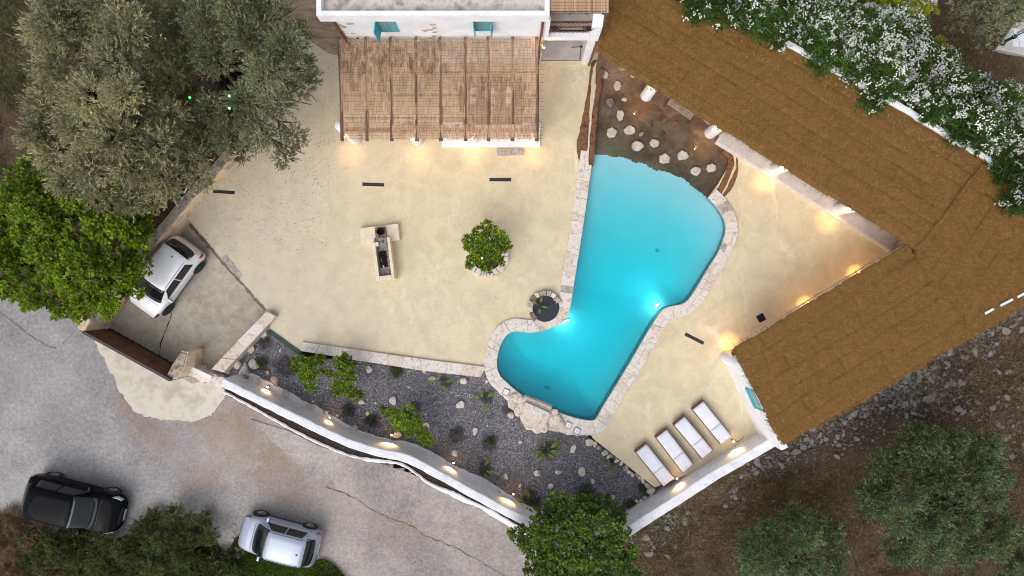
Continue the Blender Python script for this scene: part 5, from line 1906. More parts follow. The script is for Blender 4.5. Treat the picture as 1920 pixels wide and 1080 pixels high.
LW = [((506, 723), (488, 758), 'first'), ((622, 780), (606, 814), 'second'), ((737, 812), (724, 848), 'third'), ((852, 864), (836, 898), 'fourth'), ((963, 922), (946, 955), 'fifth')]
for (a, b), aim, w in LW:
    spike(a, b, Z_GRAVEL, aim, .6, True, 'lit warm spotlight at the foot of the curving white wall, %s from the gate' % w)
for (a, b), aim, lab in (((1158, 976), (1172, 992), 'lit warm spotlight by the big green tree at the corner of the gravel bed'), ((1266, 893), (1275, 910), 'lit warm spotlight at the head of the first lounger pair'),
                         ((1371, 824), (1381, 842), 'lit warm spotlight beside the raised lounger near the gallery')):
    spike(a, b, Z_GRAVEL if a < 1200 else 0, aim, .6, True, lab)
spike(998, 962, Z_GRAVEL, (994, 975), .6, False, 'unlit black spotlight leaning on the white wall, left of the pair')
spike(1024, 974, Z_GRAVEL, (1020, 990), .6, False, 'unlit black spotlight leaning on the white wall, right of the pair')


# ------------------------------------------------------------------ cars
def pchip(xk, yk, x):
    return np.interp(x, xk, yk)


def make_car(name, label, base, ang, L, W, Hh, paint, rimm, dark_lamps, tall=False, roof_lines=True):
    """body surface lofted from cross-sections; panels are patches of that surface"""
    root = empty(name, base, label, 'car', 'cars', rz=ang)
    hl = L / 2
    # stations: x/L from rear (-.5) to front (.5): (x, halfwidth factor, shoulder z, top z, roof half width)
    S = np.array([
        # x     w     zsh   ztop  wroof  z0
        [-.500, .66, .62, .66, .52, .34],
        [-.490, .82, .72, .80, .62, .26],
        [-.470, .91, .84, .98, .66, .22],
        [-.430, .965, .90, 1.22, .70, .20],
        [-.375, .99, .92, 1.41, .75, .19],
        [-.300, 1.0, .92, 1.475, .775, .18],
        [-.150, 1.0, .91, 1.50, .79, .18],
        [.000, 1.0, .90, 1.49, .79, .18],
        [.075, 1.0, .89, 1.45, .785, .18],
        [.130, 1.0, .885, 1.33, .775, .18],
        [.200, .995, .88, 1.14, .755, .18],
        [.262, .985, .87, .965, .78, .18],
        [.300, .975, .85, .92, .78, .18],
        [.380, .94, .79, .86, .76, .19],
        [.440, .885, .72, .77, .70, .20],
        [.475, .79, .64, .67, .60, .23],
        [.494, .66, .54, .56, .48, .28],
        [.500, .54, .46, .48, .40, .32]])
    x_all = np.concatenate([np.linspace(-.5, -.36, 15), np.linspace(-.35, .30, 28), np.linspace(.31, .5, 20)])
    k = Hh / 1.5
    # smooth interpolation
    def cub(col):
        xs, ys = S[:, 0], S[:, col]
        m = np.gradient(ys, xs)
        out = []
        for x in x_all:
            i = min(len(xs) - 2, max(0, np.searchsorted(xs, x) - 1))
            h = xs[i + 1] - xs[i]; t = (x - xs[i]) / h
            a, b = ys[i], ys[i + 1]
            sl = (b - a) / h
            ma = np.clip(m[i], min(0, 3 * sl), max(0, 3 * sl)) if sl else 0; mb_ = np.clip(m[i + 1], min(0, 3 * sl), max(0, 3 * sl)) if sl else 0
            out.append((2 * t ** 3 - 3 * t ** 2 + 1) * a + (t ** 3 - 2 * t ** 2 + t) * h * ma + (-2 * t ** 3 + 3 * t ** 2) * b + (t ** 3 - t ** 2) * h * mb_)
        return np.array(out)
    w = cub(1) * W / 2; zs = cub(2) * k; zt = cub(3) * k; wr = cub(4) * W / 2; z0 = cub(5) * k
    nxs = len(x_all)
    # half section, centre -> sill
    secs = []
    for i in range(nxs):
        g = zt[i] - zs[i]
        wr_ = min(wr[i], w[i] * .95)
        pts = [(0, zt[i] + .022 * k), (wr_ * .5, zt[i] + .014 * k), (wr_ * .86, zt[i] - .012 * k), (wr_, zt[i] - .05 * k * min(1, g / .3) - .01),
               (wr_ + (w[i] * .93 - wr_) * .55, zs[i] + g * .45), (w[i] * .935, zs[i] + min(.03 * k, g * .2)), (w[i] * .975, zs[i] - .02 * k), (w[i] * 1.0, zs[i] - .18 * k),
               (w[i] * .995, max(z0[i] + .14 * k, zs[i] - .42 * k)), (w[i] * .955, z0[i] + .04 * k), (w[i] * .88, z0[i])]
        secs.append(pts)
    nv = len(secs[0])
    ys = np.array([[p[0] for p in s] for s in secs]); zz = np.array([[p[1] for p in s] for s in secs])
    X = x_all * L
    # subdivide across for roundness
    def surf_pt(i, j, s):
        return Vector((X[i], s * ys[i, j], zz[i, j]))
    mb = MB()
    vs, fs = [], []
    full = [(j, -1) for j in range(nv - 1, 0, -1)] + [(0, 1)] + [(j, 1) for j in range(1, nv)]
    m_ = len(full)
    for i in range(nxs):
        for j, s in full:
            vs.append(surf_pt(i, j, s))
    for i in range(nxs - 1):
        for q in range(m_ - 1):
            fs.append((i * m_ + q, (i + 1) * m_ + q, (i + 1) * m_ + q + 1, i * m_ + q + 1))
    fs.append(tuple(range(m_))); fs.append(tuple((nxs - 1) * m_ + q for q in range(m_ - 1, -1, -1)))
    for i in range(nxs - 1):
        fs.append((i * m_ + m_ - 1, (i + 1) * m_ + m_ - 1, (i + 1) * m_, i * m_))
    mb.add(vs, fs)
    mb.build('body', paint, parent=root, local=True, shade=True)

    def patch(nm, x0, x1, j0, j1, s, m, off=.006, par=None, x0b=None, x1b=None, t0=0.0, t1=1.0, nu=8, nvv=5):
        """patch of the body surface between x-fractions and section indices (floats); x0b/x1b at the j1 side; s=0 -> full width over the top"""
        def smp(xf, jf, sgn):
            xi = np.interp(xf, x_all, np.arange(nxs))
            i = int(min(nxs - 2, math.floor(xi))); a = xi - i
            j = int(min(nv - 2, math.floor(jf))); b = jf - j
            f = lambda A: (A[i, j] * (1 - b) + A[i, j + 1] * b) * (1 - a) + (A[i + 1, j] * (1 - b) + A[i + 1, j + 1] * b) * a
            return Vector((xf * L, sgn * f(ys), f(zz)))
        rows = []
        if s == 0:
            jj = [(-j1 + 2 * j1 * q / (2 * nvv)) for q in range(2 * nvv + 1)]
        else:
            jj = [j0 + (j1 - j0) * q / nvv for q in range(nvv + 1)]
        x0b = x0 if x0b is None else x0b
        x1b = x1 if x1b is None else x1b
        V_, F_ = [], []
        for q in jj:
            f = (abs(q) - j0) / max(1e-6, (j1 - j0))
            if s == 0:
                f = f * f
            xa, xb = x0 + (x0b - x0) * f, x1 + (x1b - x1) * f
            for u_ in range(nu + 1):
                xf = xa + (xb - xa) * u_ / nu
                sg = (s if s else (1 if q >= 0 else -1))
                p = smp(xf, abs(q), sg)
                # offset outwards: away from the car's inner axis
                ctr = Vector((p.x * .9, 0, .55 * k))
                n = (p - ctr); n.normalize()
                V_.append(p + n * off)
        nr = len(jj)
        for a in range(nr - 1):
            for b in range(nu):
                q0 = a * (nu + 1) + b
                F_.append((q0, q0 + 1, q0 + nu + 2, q0 + nu + 1))
        me = MB().add(V_, F_)
        o = me.build(nm, m, parent=par or root, local=True, shade=True)
        md = o.modifiers.new('thick', 'SOLIDIFY'); md.thickness = .004; md.offset = 0
        return o
    patch('windscreen', .095, .262, 0, 3.0, 0, 'car_glass', .007, x0b=.075, x1b=.225)
    patch('cowl', .258, .284, 0, 3.0, 0, 'car_trim', .008, x0b=.222, x1b=.25)
    patch('rear_window', -.476, -.385, 0, 3.3, 0, 'car_glass', .007, x0b=-.455, x1b=-.372)
    for s in (-1, 1):
        patch('door_window', -.098, .068, 3.15, 4.98, s, 'car_glass', .007, x1b=.178)
        patch('door_window', -.315, -.110, 3.15, 4.98, s, 'car_glass', .007, x0b=-.345)
        patch('tail_light', -.492, -.435, 5.9, 7.3, s, 'tail_red', .009, x0b=-.49, x1b=-.455)
        patch('headlight', .385, .470, 4.9, 6.9, s, 'headlamp_dark' if dark_lamps else 'headlamp', .009, x0b=.405, x1b=.476)
        patch('door_handle', -.07, -.025, 6.75, 6.95, s, paint, .022)
        patch('door_handle', -.265, -.22, 6.75, 6.95, s, paint, .022)
        patch('sill_trim', -.26, .24, 8.6, 9.4, s, 'car_trim', .006)
        if roof_lines:
            patch('roof_trim', -.39, .085, 2.35, 2.5, s, 'car_trim', .008, nvv=1)
    if roof_lines:
        patch('roof_seam', -.392, -.386, 0, 2.4, 0, 'car_trim', .007)
    patch('front_bumper_grille', .486, .4985, 0, 2.2, 0, 'car_trim', .008)
    # bonnet gap and antenna
    patch('bonnet_gap', .300, .304, 0, 2.6, 0, 'car_trim', .005)
    za = zt[np.argmin(abs(x_all + .30))]
    MB().box((-.31 * L, .06, za + .045), (.09, .035, .05), taper=.5).build('antenna', 'car_trim', parent=root, local=True)
    for s in (-1, 1):
        mb = MB(); mb.box((.165 * L, s * (W / 2 + .07), .96 * k), (.10, .20, .12), 0, 0, 0, .8); mb.build('mirror', paint, parent=root, local=True)
        mb = MB(); mb.box((.165 * L - .055, s * (W / 2 + .07), .96 * k), (.012, .17, .09)); mb.build('mirror_glass', 'car_glass', parent=root, local=True)
    wr_r = .30 * k
    for xw in (-.315, .315):
        for s in (-1, 1):
            yw_ = s * (W / 2 - .075)
            arch = MB(); arch.tube([Vector((xw * L, s * (W / 2 - .16), wr_r + .02)), Vector((xw * L, s * (W / 2 + .004), wr_r + .02))], wr_r + .055, 22)
            arch.build('wheel_arch', 'car_trim', parent=root, local=True)
            wroot = MB()
            pr = [(wr_r * .62, .085), (wr_r * .95, .085), (wr_r, .06), (wr_r, -.06), (wr_r * .95, -.085), (wr_r * .62, -.085)]
            vs, fs = [], []
            n = 24
            for r_, d_ in pr:
                for q in range(n):
                    t = 2 * math.pi * q / n
                    vs.append((xw * L + r_ * math.cos(t), yw_ + s * d_ + s * .02, wr_r + r_ * math.sin(t)))
            for a in range(len(pr)):
                b = (a + 1) % len(pr)
                for q in range(n):
                    fs.append((a * n + q, a * n + (q + 1) % n, b * n + (q + 1) % n, b * n + q))
            wroot.add(vs, fs)
            tw = wroot.build('wheel', 'tyre', parent=root, local=True, shade=True)
            rm = MB()
            c = Vector((xw * L, yw_ + s * .085, wr_r))
            rm.tube([c, c + Vector((0, s * .02, 0))], .06, 12)
            for q in range(5):
                t = 2 * math.pi * q / 5 + .3
                e = c + Vector((math.cos(t) * wr_r * .60, s * .005, math.sin(t) * wr_r * .60))
                rm.tube([c, e], [.04, .03], 5)
            rr = [c + Vector((math.cos(t) * wr_r * .6, s * .004, math.sin(t) * wr_r * .6)) for t in np.linspace(0, 2 * math.pi, 20)]
            rm.tube(rr, .022, 5, caps=False)
            rm.build('rim', rimm, parent=tw, local=True)
            hub = MB(); hub.tube([c - Vector((0, s * .06, 0)), c - Vector((0, s * .04, 0))], wr_r * .62, 18); hub.build('brake_disc', 'car_trim', parent=tw, local=True)
    # number plates
    MB().box((-hl - .006, 0, .55 * k), (.012, .50, .11)).build('number_plate', 'pipe_white', parent=root, local=True)
    MB().box((hl + .004, 0, .36 * k), (.012, .50, .11)).build('number_plate', 'pipe_white', parent=root, local=True)
    return root


def car_pose(w_rear, w_front, side, zg, W, half):
    """wheel-hub pixels of the visible side -> base point and heading"""
    a, b = P(*w_rear, zg + .3), P(*w_front, zg + .3)
    d = (b - a).normalized()
    n = Vector((-d.y, d.x, 0))
    c = (a + b) / 2 + n * side * half
    return Vector((c.x, c.y, zg)), math.atan2(d.y, d.x)


b_, a_ = car_pose((375.8, 500), (315, 582.5), -1, Z_YARD, 1.63, .80)
make_car('parked_car', 'white small hatchback parked in the yard behind the gate', b_, a_, 3.50, 1.60, 1.44, 'paint_white', 'rim_dark', True)
b_, a_ = car_pose((103.5, 891), (211, 919), -1, Z_ROAD, 1.75, .86)
make_car('parked_car', 'glossy black hatchback parked on the road beside the scrub', b_, a_, 4.12, 1.74, 1.50, 'paint_black', 'rim', False, roof_lines=False)
b_, a_ = car_pose((583.6, 985.8), (489, 961.4), 1, Z_ROAD, 1.6, .79)
make_car('parked_car', 'pale silver small hatchback parked on the road below the wall', b_, a_, 3.42, 1.55, 1.46, 'paint_silver', 'rim', True)

# ------------------------------------------------------------------ foliage
def unit(v):
    return v / np.maximum(1e-9, np.linalg.norm(v, axis=-1, keepdims=True))


def leaf_quads(c, d, L, W, nrm_up=0.5, rg=rng, cup=0.0):
    """c base points, d directions -> diamond leaves"""
    n = len(c)
    r = rg.normal(0, 1, (n, 3))
    nn = unit(r * (1 - nrm_up) + np.array([0, 0, 1.0]) * nrm_up * 1.6)
    s = unit(np.cross(d, nn))
    L = np.broadcast_to(L, (n,)); W = np.broadcast_to(W, (n,))
    L = L * rg.uniform(.7, 1.25, n); W = W * rg.uniform(.75, 1.2, n)
    up = np.cross(s, d)
    tip = c + d * L[:, None]
    m = c + d * (L * .45)[:, None] + up * (L * cup)[:, None]
    return np.stack([c, m - s * (W / 2)[:, None], tip, m + s * (W / 2)[:, None]], 1)


def spray_clump(c, r, shoots, per, L, W, rg, flat=.75, up=.35, nrm_up=.35, spread=.6):
    """a bough: shoots radiating from the clump centre, leaves along each shoot"""
    d = rg.normal(0, 1, (shoots, 3)); d[:, 2] = np.abs(d[:, 2]) * 1.0 + up - .25
    d = unit(d)
    ln = r * rg.uniform(.65, 1.12, shoots)
    t = rg.uniform(.42, 1.0, (shoots, per)) ** .7
    bend = rg.normal(0, .12, (shoots, 3))
    pos = c + d[:, None, :] * (ln[:, None] * t)[..., None] * np.array([1, 1, flat]) + bend[:, None, :] * (t ** 2)[..., None] * r
    dirs = unit(d[:, None, :] + rg.normal(0, spread, (shoots, per, 3)))
    pos = pos.reshape(-1, 3); dirs = dirs.reshape(-1, 3)
    return leaf_quads(pos, dirs, L, W, nrm_up, rg)


def rosette_clump(c, r, tufts, per, L, W, rg, flat=.7, low=-.15):
    """tufts of broad leaves on the clump's upper shell"""
    d = rg.normal(0, 1, (tufts, 3)); d = unit(d)
    d[:, 2] = np.where(d[:, 2] < low, -d[:, 2], d[:, 2])
    rr = r * rg.uniform(.55, 1.08, tufts)
    tc = c + d * rr[:, None] * np.array([1, 1, flat])
    az = rg.uniform(0, 2 * np.pi, (tufts, per))
    el = rg.uniform(-.35, .75, (tufts, per))
    ld = np.stack([np.cos(az) * np.cos(el), np.sin(az) * np.cos(el), np.sin(el)], -1)
    ld = unit(ld + d[:, None, :] * .45)
    pos = (tc[:, None, :] + ld * .01 + rg.normal(0, L * .22, (tufts, per, 3))).reshape(-1, 3)
    return leaf_quads(pos, ld.reshape(-1, 3), L, W, .55, rg)


def limbs(parent, base, fork, clumps, r0, rg, m='bark', name='trunk'):
    mb = MB()
    b = Vector(base); f = Vector(fork)
    mid_ = b.lerp(f, .5) + Vector((rg.normal(0, .08), rg.normal(0, .08), 0))
    mb.tube([b - Vector((0, 0, .15)), b + Vector((0, 0, .15)), mid_, f], [r0 * 1.35, r0 * 1.05, r0 * .85, r0 * .75], 10)
    for c, r in clumps:
        c = Vector(c)
        t = c - Vector((0, 0, r * .25))
        m1 = f.lerp(t, .45) + Vector((rg.normal(0, .15), rg.normal(0, .15), rg.uniform(0, .25)))
        mb.tube([f - Vector((0, 0, .1)), m1, t], [r0 * .5, r0 * .3, r0 * .10], 6)
        for k in range(3):
            e = t + Vector((rg.normal(0, r * .5), rg.normal(0, r * .5), rg.uniform(.1, .5) * r))
            mb.tube([m1.lerp(t, .6), e], [r0 * .14, r0 * .04], 5)
    return mb.build(name, m, parent=parent, shade=True)


def tree(name, label, base_px, zg, clumps_px, r0, fork_h, kind, leaf, seed, dens=1.0, L=.16, W=.035, group=None, cat='tree'):
    """clumps_px: (px, py, z, radius m)"""
    rg = np.random.default_rng(seed)
    base = P(*base_px, zg)
    root = empty(name, base, label, cat, group)
    cl = []
    Q = []
    for px, py, z, r in clumps_px:
        if r > .45:
            z, r = z + rg.uniform(-.9, .5) * min(1, r), r * rg.uniform(.82, 1.0)
        c = np.array(P(px, py, z))
        cl.append((c, r))
        area = r * r
        if kind == 'spray':
            n = int(120 * area * dens)
            Q.append(spray_clump(c, r, max(8, n), 13, L, W, rg, flat=1.0, up=.3, spread=.45))
        else:
            n = int(85 * area * dens)
            Q.append(rosette_clump(c, r, max(6, n), 14, L, W, rg, flat=.95))
    limbs(root, base, base + Vector((0, 0, fork_h)), cl, r0, rg)
    quads('crown', np.concatenate(Q), leaf, parent=root)
    return root


def scatter_clumps(cx, cy, rx, ry, z0, h, n, r, seed, fill=None):
    """dome of clumps in pixel ellipse"""
    rg = np.random.default_rng(seed)
    out = []
    tries = 0
    while len(out) < n and tries < 6000:
        tries += 1
        a = rg.uniform(0, 2 * np.pi); q = math.sqrt(rg.uniform(0, 1))
        x, y = cx + rx * q * math.cos(a), cy + ry * q * math.sin(a)
        rr = r * rg.uniform(.75, 1.2)
        if any(math.hypot(x - o[0], y - o[1]) < (rr + o[3]) * 48 * .62 for o in out):
            continue
        z = z0 + h * math.sqrt(max(0, 1 - q * q)) + rg.uniform(-.35, .25)
        out.append((x, y, z, rr))
    return out


# the two big olives
OA = [(100, 62, 5.2, 1.05), (165, 45, 5.5, 1.0), (240, 55, 5.6, 1.0), (225, 115, 5.9, 1.05), (120, 140, 5.6, 1.15), (90, 200, 4.9, .9), (170, 185, 6.0, 1.1), (235, 175, 5.9, .9), (150, 235, 5.4, 1.0),
      (75, 255, 4.4, .8), (105, 290, 4.6, .85), (215, 255, 5.6, 1.05), (170, 310, 5.0, 1.0), (245, 315, 5.1, 1.0), (190, 365, 4.2, .8), (130, 340, 4.3, .8), (250, 375, 4.0, .75), (300, 275, 4.8, .9), (320, 225, 4.2, .8),
      (310, 340, 4.2, .85), (365, 300, 3.9, .8), (380, 335, 3.6, .65), (300, 90, 3.6, .8), (320, 150, 3.2, .8), (290, 200, 3.5, .7), (200, 5, 5.2, 1.0), (120, 10, 5.0, .9), (345, 255, 3.4, .75), (270, 20, 4.0, .9), (230, 215, 4.4, .9), (290, 375, 3.6, .6)]
tree('olive_tree', 'largest grey-green olive tree, filling the upper left corner', (230, 230), -.6, OA, .42, 1.8, 'spray', 'leaf_olive', 101, 3.0, .14, .038, 'olive trees by the house')
OB = [(390, 45, 5.0, 1.0), (440, 15, 4.9, .9), (405, 110, 4.7, .95), (470, 70, 5.0, 1.0), (515, 30, 4.6, .85), (535, 90, 4.7, .9), (565, 125, 4.2, .75), (570, 165, 3.9, .6), (500, 140, 4.9, .9), (525, 195, 4.2, .8),
      (460, 190, 4.3, .85), (560, 70, 4.0, .7), (555, 255, 3.5, .6), (535, 295, 3.3, .55), (490, 250, 3.8, .75), (430, 255, 3.6, .8), (455, 285, 3.2, .6), (345, 40, 3.8, .85), (350, 115, 3.2, .8), (395, 205, 3.4, .7), (350, 180, 2.8, .7), (485, 5, 4.2, .8), (380, 270, 3.2, .6), (590, 150, 3.6, .35)]
tree('olive_tree', 'smaller dark olive tree overhanging the terrace beside the house path', (445, 150), -.3, OB, .34, 1.5, 'spray', 'leaf_olive_dark', 102, 3.0, .13, .036, 'olive trees by the house')

# bright broadleaf at the left edge
MU = scatter_clumps(125, 455, 140, 120, 2.4, 1.8, 40, .68, 5) + [(60, 330, 3.4, .7), (30, 380, 3.5, .8), (10, 470, 3.2, .8), (265, 430, 3.0, .5), (275, 400, 2.8, .4), (200, 575, 2.6, .45), (250, 500, 2.9, .5), (60, 560, 2.6, .5), (15, 540, 2.4, .5), (150, 585, 2.5, .4), (250, 545, 2.4, .4), (190, 555, 2.8, .5)]
tree('mulberry_tree', 'bright green broadleaf tree beside the gate at the left edge', (120, 480), -.6, MU, .30, 1.3, 'rosette', 'leaf_bright', 103, 1.5, .15, .10)

# tree at the bottom centre
BT = scatter_clumps(1092, 1015, 88, 78, 1.9, 1.5, 30, .5, 8) + [(1045, 940, 2.4, .4), (1090, 945, 2.4, .4), (985, 1005, 1.8, .5), (1005, 1035, 1.8, .5), (970, 1000, 1.6, .3), (1020, 1005, 1.7, .4), (1170, 1050, 2.0, .5), (1040, 1075, 2, .6), (1000, 1075, 1.6, .5), (1150, 1000, 2.2, .45), (1100, 1075, 2.2, .6), (1180, 1075, 1.8, .5)]
tree('laurel_tree', 'round green tree over the corner of the white walls at the bottom', (1085, 1010), Z_GRAVEL, BT, .18, .9, 'rosette', 'leaf_deep', 104, 2.2, .13, .075)

# citrus on the terrace and in the gravel
CT = [(885, 452, 1.9, .42), (905, 432, 2.0, .38), (932, 440, 1.9, .36), (945, 462, 1.8, .34), (925, 470, 2.0, .42), (900, 475, 1.8, .40), (880, 462, 1.6, .26), (885, 490, 1.5, .34), (912, 498, 1.5, .34), (935, 488, 1.5, .30), (915, 420, 1.8, .2), (940, 445, 1.7, .25), (905, 450, 2.2, .3)]
tree('citrus_tree', 'bushy citrus tree in the round stone planter', (912, 475), .15, [(a, b + 1, z - .2, r * .82) for a, b, z, r in CT], .06, .7, 'rosette', 'leaf_citrus', 105, 3.6, .11, .06, 'young citrus trees')
C1 = [(562, 676, .9, .22), (578, 686, 1.1, .30), (590, 678, 1.0, .24), (575, 702, 1.0, .28), (582, 722, .8, .24), (556, 690, .8, .2), (588, 700, .9, .24), (603, 672, .8, .16), (550, 670, .7, .1), (608, 698, .7, .14)]
tree('citrus_tree', 'young citrus tree nearest the green grating on the gravel', (580, 690), Z_GRAVEL, [(a, b, z, r * 1.12) for a, b, z, r in C1], .035, .5, 'rosette', 'leaf_citrus', 106, 5.0, .09, .055, 'young citrus trees')
C2 = [(637, 680, .9, .24), (648, 692, 1.1, .30), (650, 668, .8, .16), (642, 712, 1.0, .30), (650, 728, .9, .26), (630, 732, .7, .22), (665, 740, .8, .22), (676, 738, .6, .13), (655, 708, 1.1, .24), (622, 700, .7, .14), (660, 682, .7, .14)]
tree('citrus_tree', 'young citrus tree right of its pair below the stone-capped wall', (645, 705), Z_GRAVEL, [(a, b, z, r * 1.12) for a, b, z, r in C2], .035, .5, 'rosette', 'leaf_citrus', 107, 5.0, .09, .055, 'young citrus trees')
C3 = [(728, 772, .8, .18), (742, 778, .9, .22), (768, 768, .9, .22), (758, 788, 1.1, .28), (776, 790, 1.1, .28), (745, 800, .8, .18), (785, 805, .9, .26), (800, 820, .8, .22), (808, 830, .6, .16), (790, 830, .6, .14), (765, 805, .9, .22), (720, 766, .7, .1)]
tree('citrus_tree', 'young citrus tree standing alone mid gravel near the white wall', (768, 795), Z_GRAVEL, [(a, b, z, r * 1.12) for a, b, z, r in C3], .035, .5, 'rosette', 'leaf_citrus', 108, 5.0, .09, .055, 'young citrus trees')

# dark feathery trees on the slope at lower right
zs = -1.9
T1 = scatter_clumps(1760, 930, 125, 125, 1.0, 1.6, 32, .75, 13) + [(1650, 900, 1.0, .6), (1870, 1030, 1.0, .55), (1690, 850, 1.2, .55), (1720, 810, 1.0, .5), (1620, 920, .6, .5), (1850, 880, 1.4, .6)]
tree('slope_olive', 'large dark green feathery tree on the rubble slope', (1760, 930), zs, T1, .22, 1.2, 'spray', 'leaf_pine', 109, 3.4, .14, .034, 'feathery trees on the slope')
T2 = scatter_clumps(1480, 1040, 92, 75, .6, 1.2, 16, .65, 14) + [(1525, 975, .9, .55), (1400, 1030, .5, .5), (1420, 1000, .6, .4)]
tree('slope_olive', 'smaller dark green feathery tree at the bottom edge below the straw roof', (1480, 1045), zs, T2, .16, .9, 'spray', 'leaf_pine', 110, 3.4, .14, .034, 'feathery trees on the slope')
T3 = [(1900, 1050, .4, .6), (1925, 1010, .5, .6), (1880, 1085, .4, .6), (1930, 1075, .5, .7)]
tree('slope_olive', 'dark feathery tree cut off by the lower right corner', (1915, 1060), zs, T3, .14, .8, 'spray', 'leaf_pine', 111, 3.0, .14, .034, 'feathery trees on the slope')
T4 = [(1850, 10, 3.6, .8), (1890, 25, 3.5, .8), (1830, 45, 3.0, .6), (1860, 60, 2.9, .6), (1910, 5, 3.8, .8), (1930, 45, 3.0, .6), (1800, 5, 2.4, .6), (1840, 75, 2.2, .45), (1790, 40, 1.6, .6)]
tree('neighbour_tree', 'dark feathery tree hanging over the patio in the upper right corner', (1880, 10), -.5, T4, .2, 1.2, 'spray', 'leaf_olive_dark', 112, 1.2, .15, .03)
T5 = [(1650, 5, 3.0, .7), (1690, 0, 3.2, .7), (1720, 12, 2.8, .55), (1665, 25, 2.6, .5), (1740, 20, 2.4, .3), (1630, 0, 2.8, .6)]
tree('privet_tree', 'yellow-green leafy tree at the top edge behind the oleanders', (1680, 0), -.5, T5, .12, .9, 'rosette', 'leaf_yellow', 113, 2.0, .11, .06)
T6 = [(1752, 88, 1.2, .4), (1762, 100, 1.1, .35), (1745, 100, .9, .35)]
tree('privet_shrub', 'small yellow-green shrub peeping out beside the oleander hedge', (1755, 95), -.5, T6, .04, .5, 'rosette', 'leaf_yellow', 114, 2.4, .09, .05, cat='shrub')

# ------------------------------------------------------------------ oleander hedge with white flowers
def roof_gap(c):
    """distance from the back edge of the straw roof"""
    a, b = roof_pts['D'], roof_pts['E']
    d = (b - a).normalized()
    v = Vector((c[0], c[1], a.z)) - a
    return abs(v.x * d.y - v.y * d.x) if (v.x * -d.y + v.y * d.x) > 0 else 0.0


def oleander(label, cx, cy, rx, ry, z0, h, n, seed, flowers=1.0, base=None):
    rg = np.random.default_rng(seed)
    cl = scatter_clumps(cx, cy, rx * 1.06, ry * 1.06, z0, h, n + 2, .62, seed)
    base = P(*(base or (cx, cy)), -.5)
    root = empty('oleander_bush', base, label, 'bush', 'flowering oleanders behind the straw roof')
    Q, F = [], []
    for px, py, z, r in cl:
        c = np.array(P(px, py, z))
        Q.append(spray_clump(c, r, int(230 * r * r * 2.0), 12, .15, .035, rg, up=.4))
        # flower heads: little stars, five petals each, in trusses near the shoot tips
        dr = roof_gap(c)
        nt = int(42 * flowers * r / .6 * rg.uniform(.4, 1.35) * (0.2 if dr < .5 else (.7 if dr < .9 else 1.0)))
        d = rg.normal(0, 1, (nt, 3)); d[:, 2] = np.abs(d[:, 2]) * .9 + .18; d = unit(d)
        tc = c + d * (r * rg.uniform(.88, 1.10, nt))[:, None] * np.array([1, 1, .8])
        per = 10
        pc = (tc[:, None, :] + rg.normal(0, .065, (nt, per, 3))).reshape(-1, 3)
        ax = unit(np.repeat(d, per, 0) + rg.normal(0, .35, (nt * per, 3)) + np.array([0, 0, .5]))
        t1 = unit(np.cross(ax, rg.normal(0, 1, ax.shape))); t2 = np.cross(ax, t1)
        for k in range(5):
            a = 2 * np.pi * k / 5
            pd = t1 * np.cos(a) + t2 * np.sin(a)
            sd_ = -t1 * np.sin(a) + t2 * np.cos(a)
            Lp = .031
            F.append(np.stack([pc, pc + pd * Lp * .6 - sd_ * .014, pc + pd * Lp + ax * .004, pc + pd * Lp * .6 + sd_ * .014], 1))
    mb = MB()
    for px, py, z, r in cl:
        e = P(px, py, z)
        mb.tube([base + Vector((rg.normal(0, .2), rg.normal(0, .2), -.1)), base.lerp(e, .5) + Vector((rg.normal(0, .1), rg.normal(0, .1), .3)), e], [.035, .025, .01], 5)
    mb.build('stems', 'bark', parent=root)
    quads('foliage', np.concatenate(Q), 'leaf_oleander', parent=root)
    quads('flowers', np.concatenate(F), 'petal', parent=root, kind='stuff')


oleander('white oleander at the top edge where the straw roof begins', 1350, -5, 75, 42, 2.6, .6, 9, 201, 1.2)
oleander('white oleander, second of the row from the house', 1460, 22, 70, 48, 2.6, .7, 10, 202, 1.1)
oleander('white oleander with dark gap in front, third of the row from the house', 1560, 60, 62, 62, 2.6, .8, 10, 203, .8)
oleander('large white oleander in the middle of the row', 1655, 105, 70, 82, 2.7, .9, 15, 204, 1.25)
oleander('white oleander right of the largest, overhanging the white wall', 1765, 170, 60, 48, 2.6, .7, 9, 205, .9)
oleander('white oleander beside the earth path, second from the right end', 1850, 220, 62, 60, 2.6, .8, 11, 206, 1.2)
oleander('white oleander drooping over the roof at the right edge', 1905, 330, 36, 62, 2.6, .6, 8, 207, .8)

# ------------------------------------------------------------------ plants in the gravel
def tuft(label, a, b, zg, r, n, leaf, seed, up=.8, L=.24, W=.014, name='grass_tuft', cat='plant', h=0.0, group='tufts planted in the gravel'):
    rg = np.random.default_rng(seed)
    c = P(a, b, zg)
    root = empty(name, c, label, cat, group)
    Q = []
    az = rg.uniform(0, 2 * np.pi, n); el = rg.uniform(.25, 1.35, n)
    d = np.stack([np.cos(az) * np.cos(el), np.sin(az) * np.cos(el), np.sin(el)], -1)
    st = np.array(c) + rg.normal(0, r * .28, (n, 3)) * np.array([1, 1, 0]) + np.array([0, 0, 1.0]) * rg.uniform(0, max(h, .05), n)[:, None]
    Q.append(leaf_quads(st, d, L * (r / .3), W, .2, rg))
    # small leaflets
    m = n * 3
    t = rg.uniform(.3, 1, m); idx = rg.integers(0, n, m)
    pos = st[idx] + d[idx] * (L * (r / .3) * t)[:, None]
    Q.append(leaf_quads(pos, unit(d[idx] + rg.normal(0, .6, (m, 3))), L * .3, W * 1.2, .3, rg))
    quads('blades', np.concatenate(Q), leaf, parent=root)
    mb = MB(); mb.lathe((c.x, c.y, c.z - .03), [(r * .22, 0), (r * .16, .05), (.01, .07)], 8); mb.build('root_crown', 'soil', parent=root)


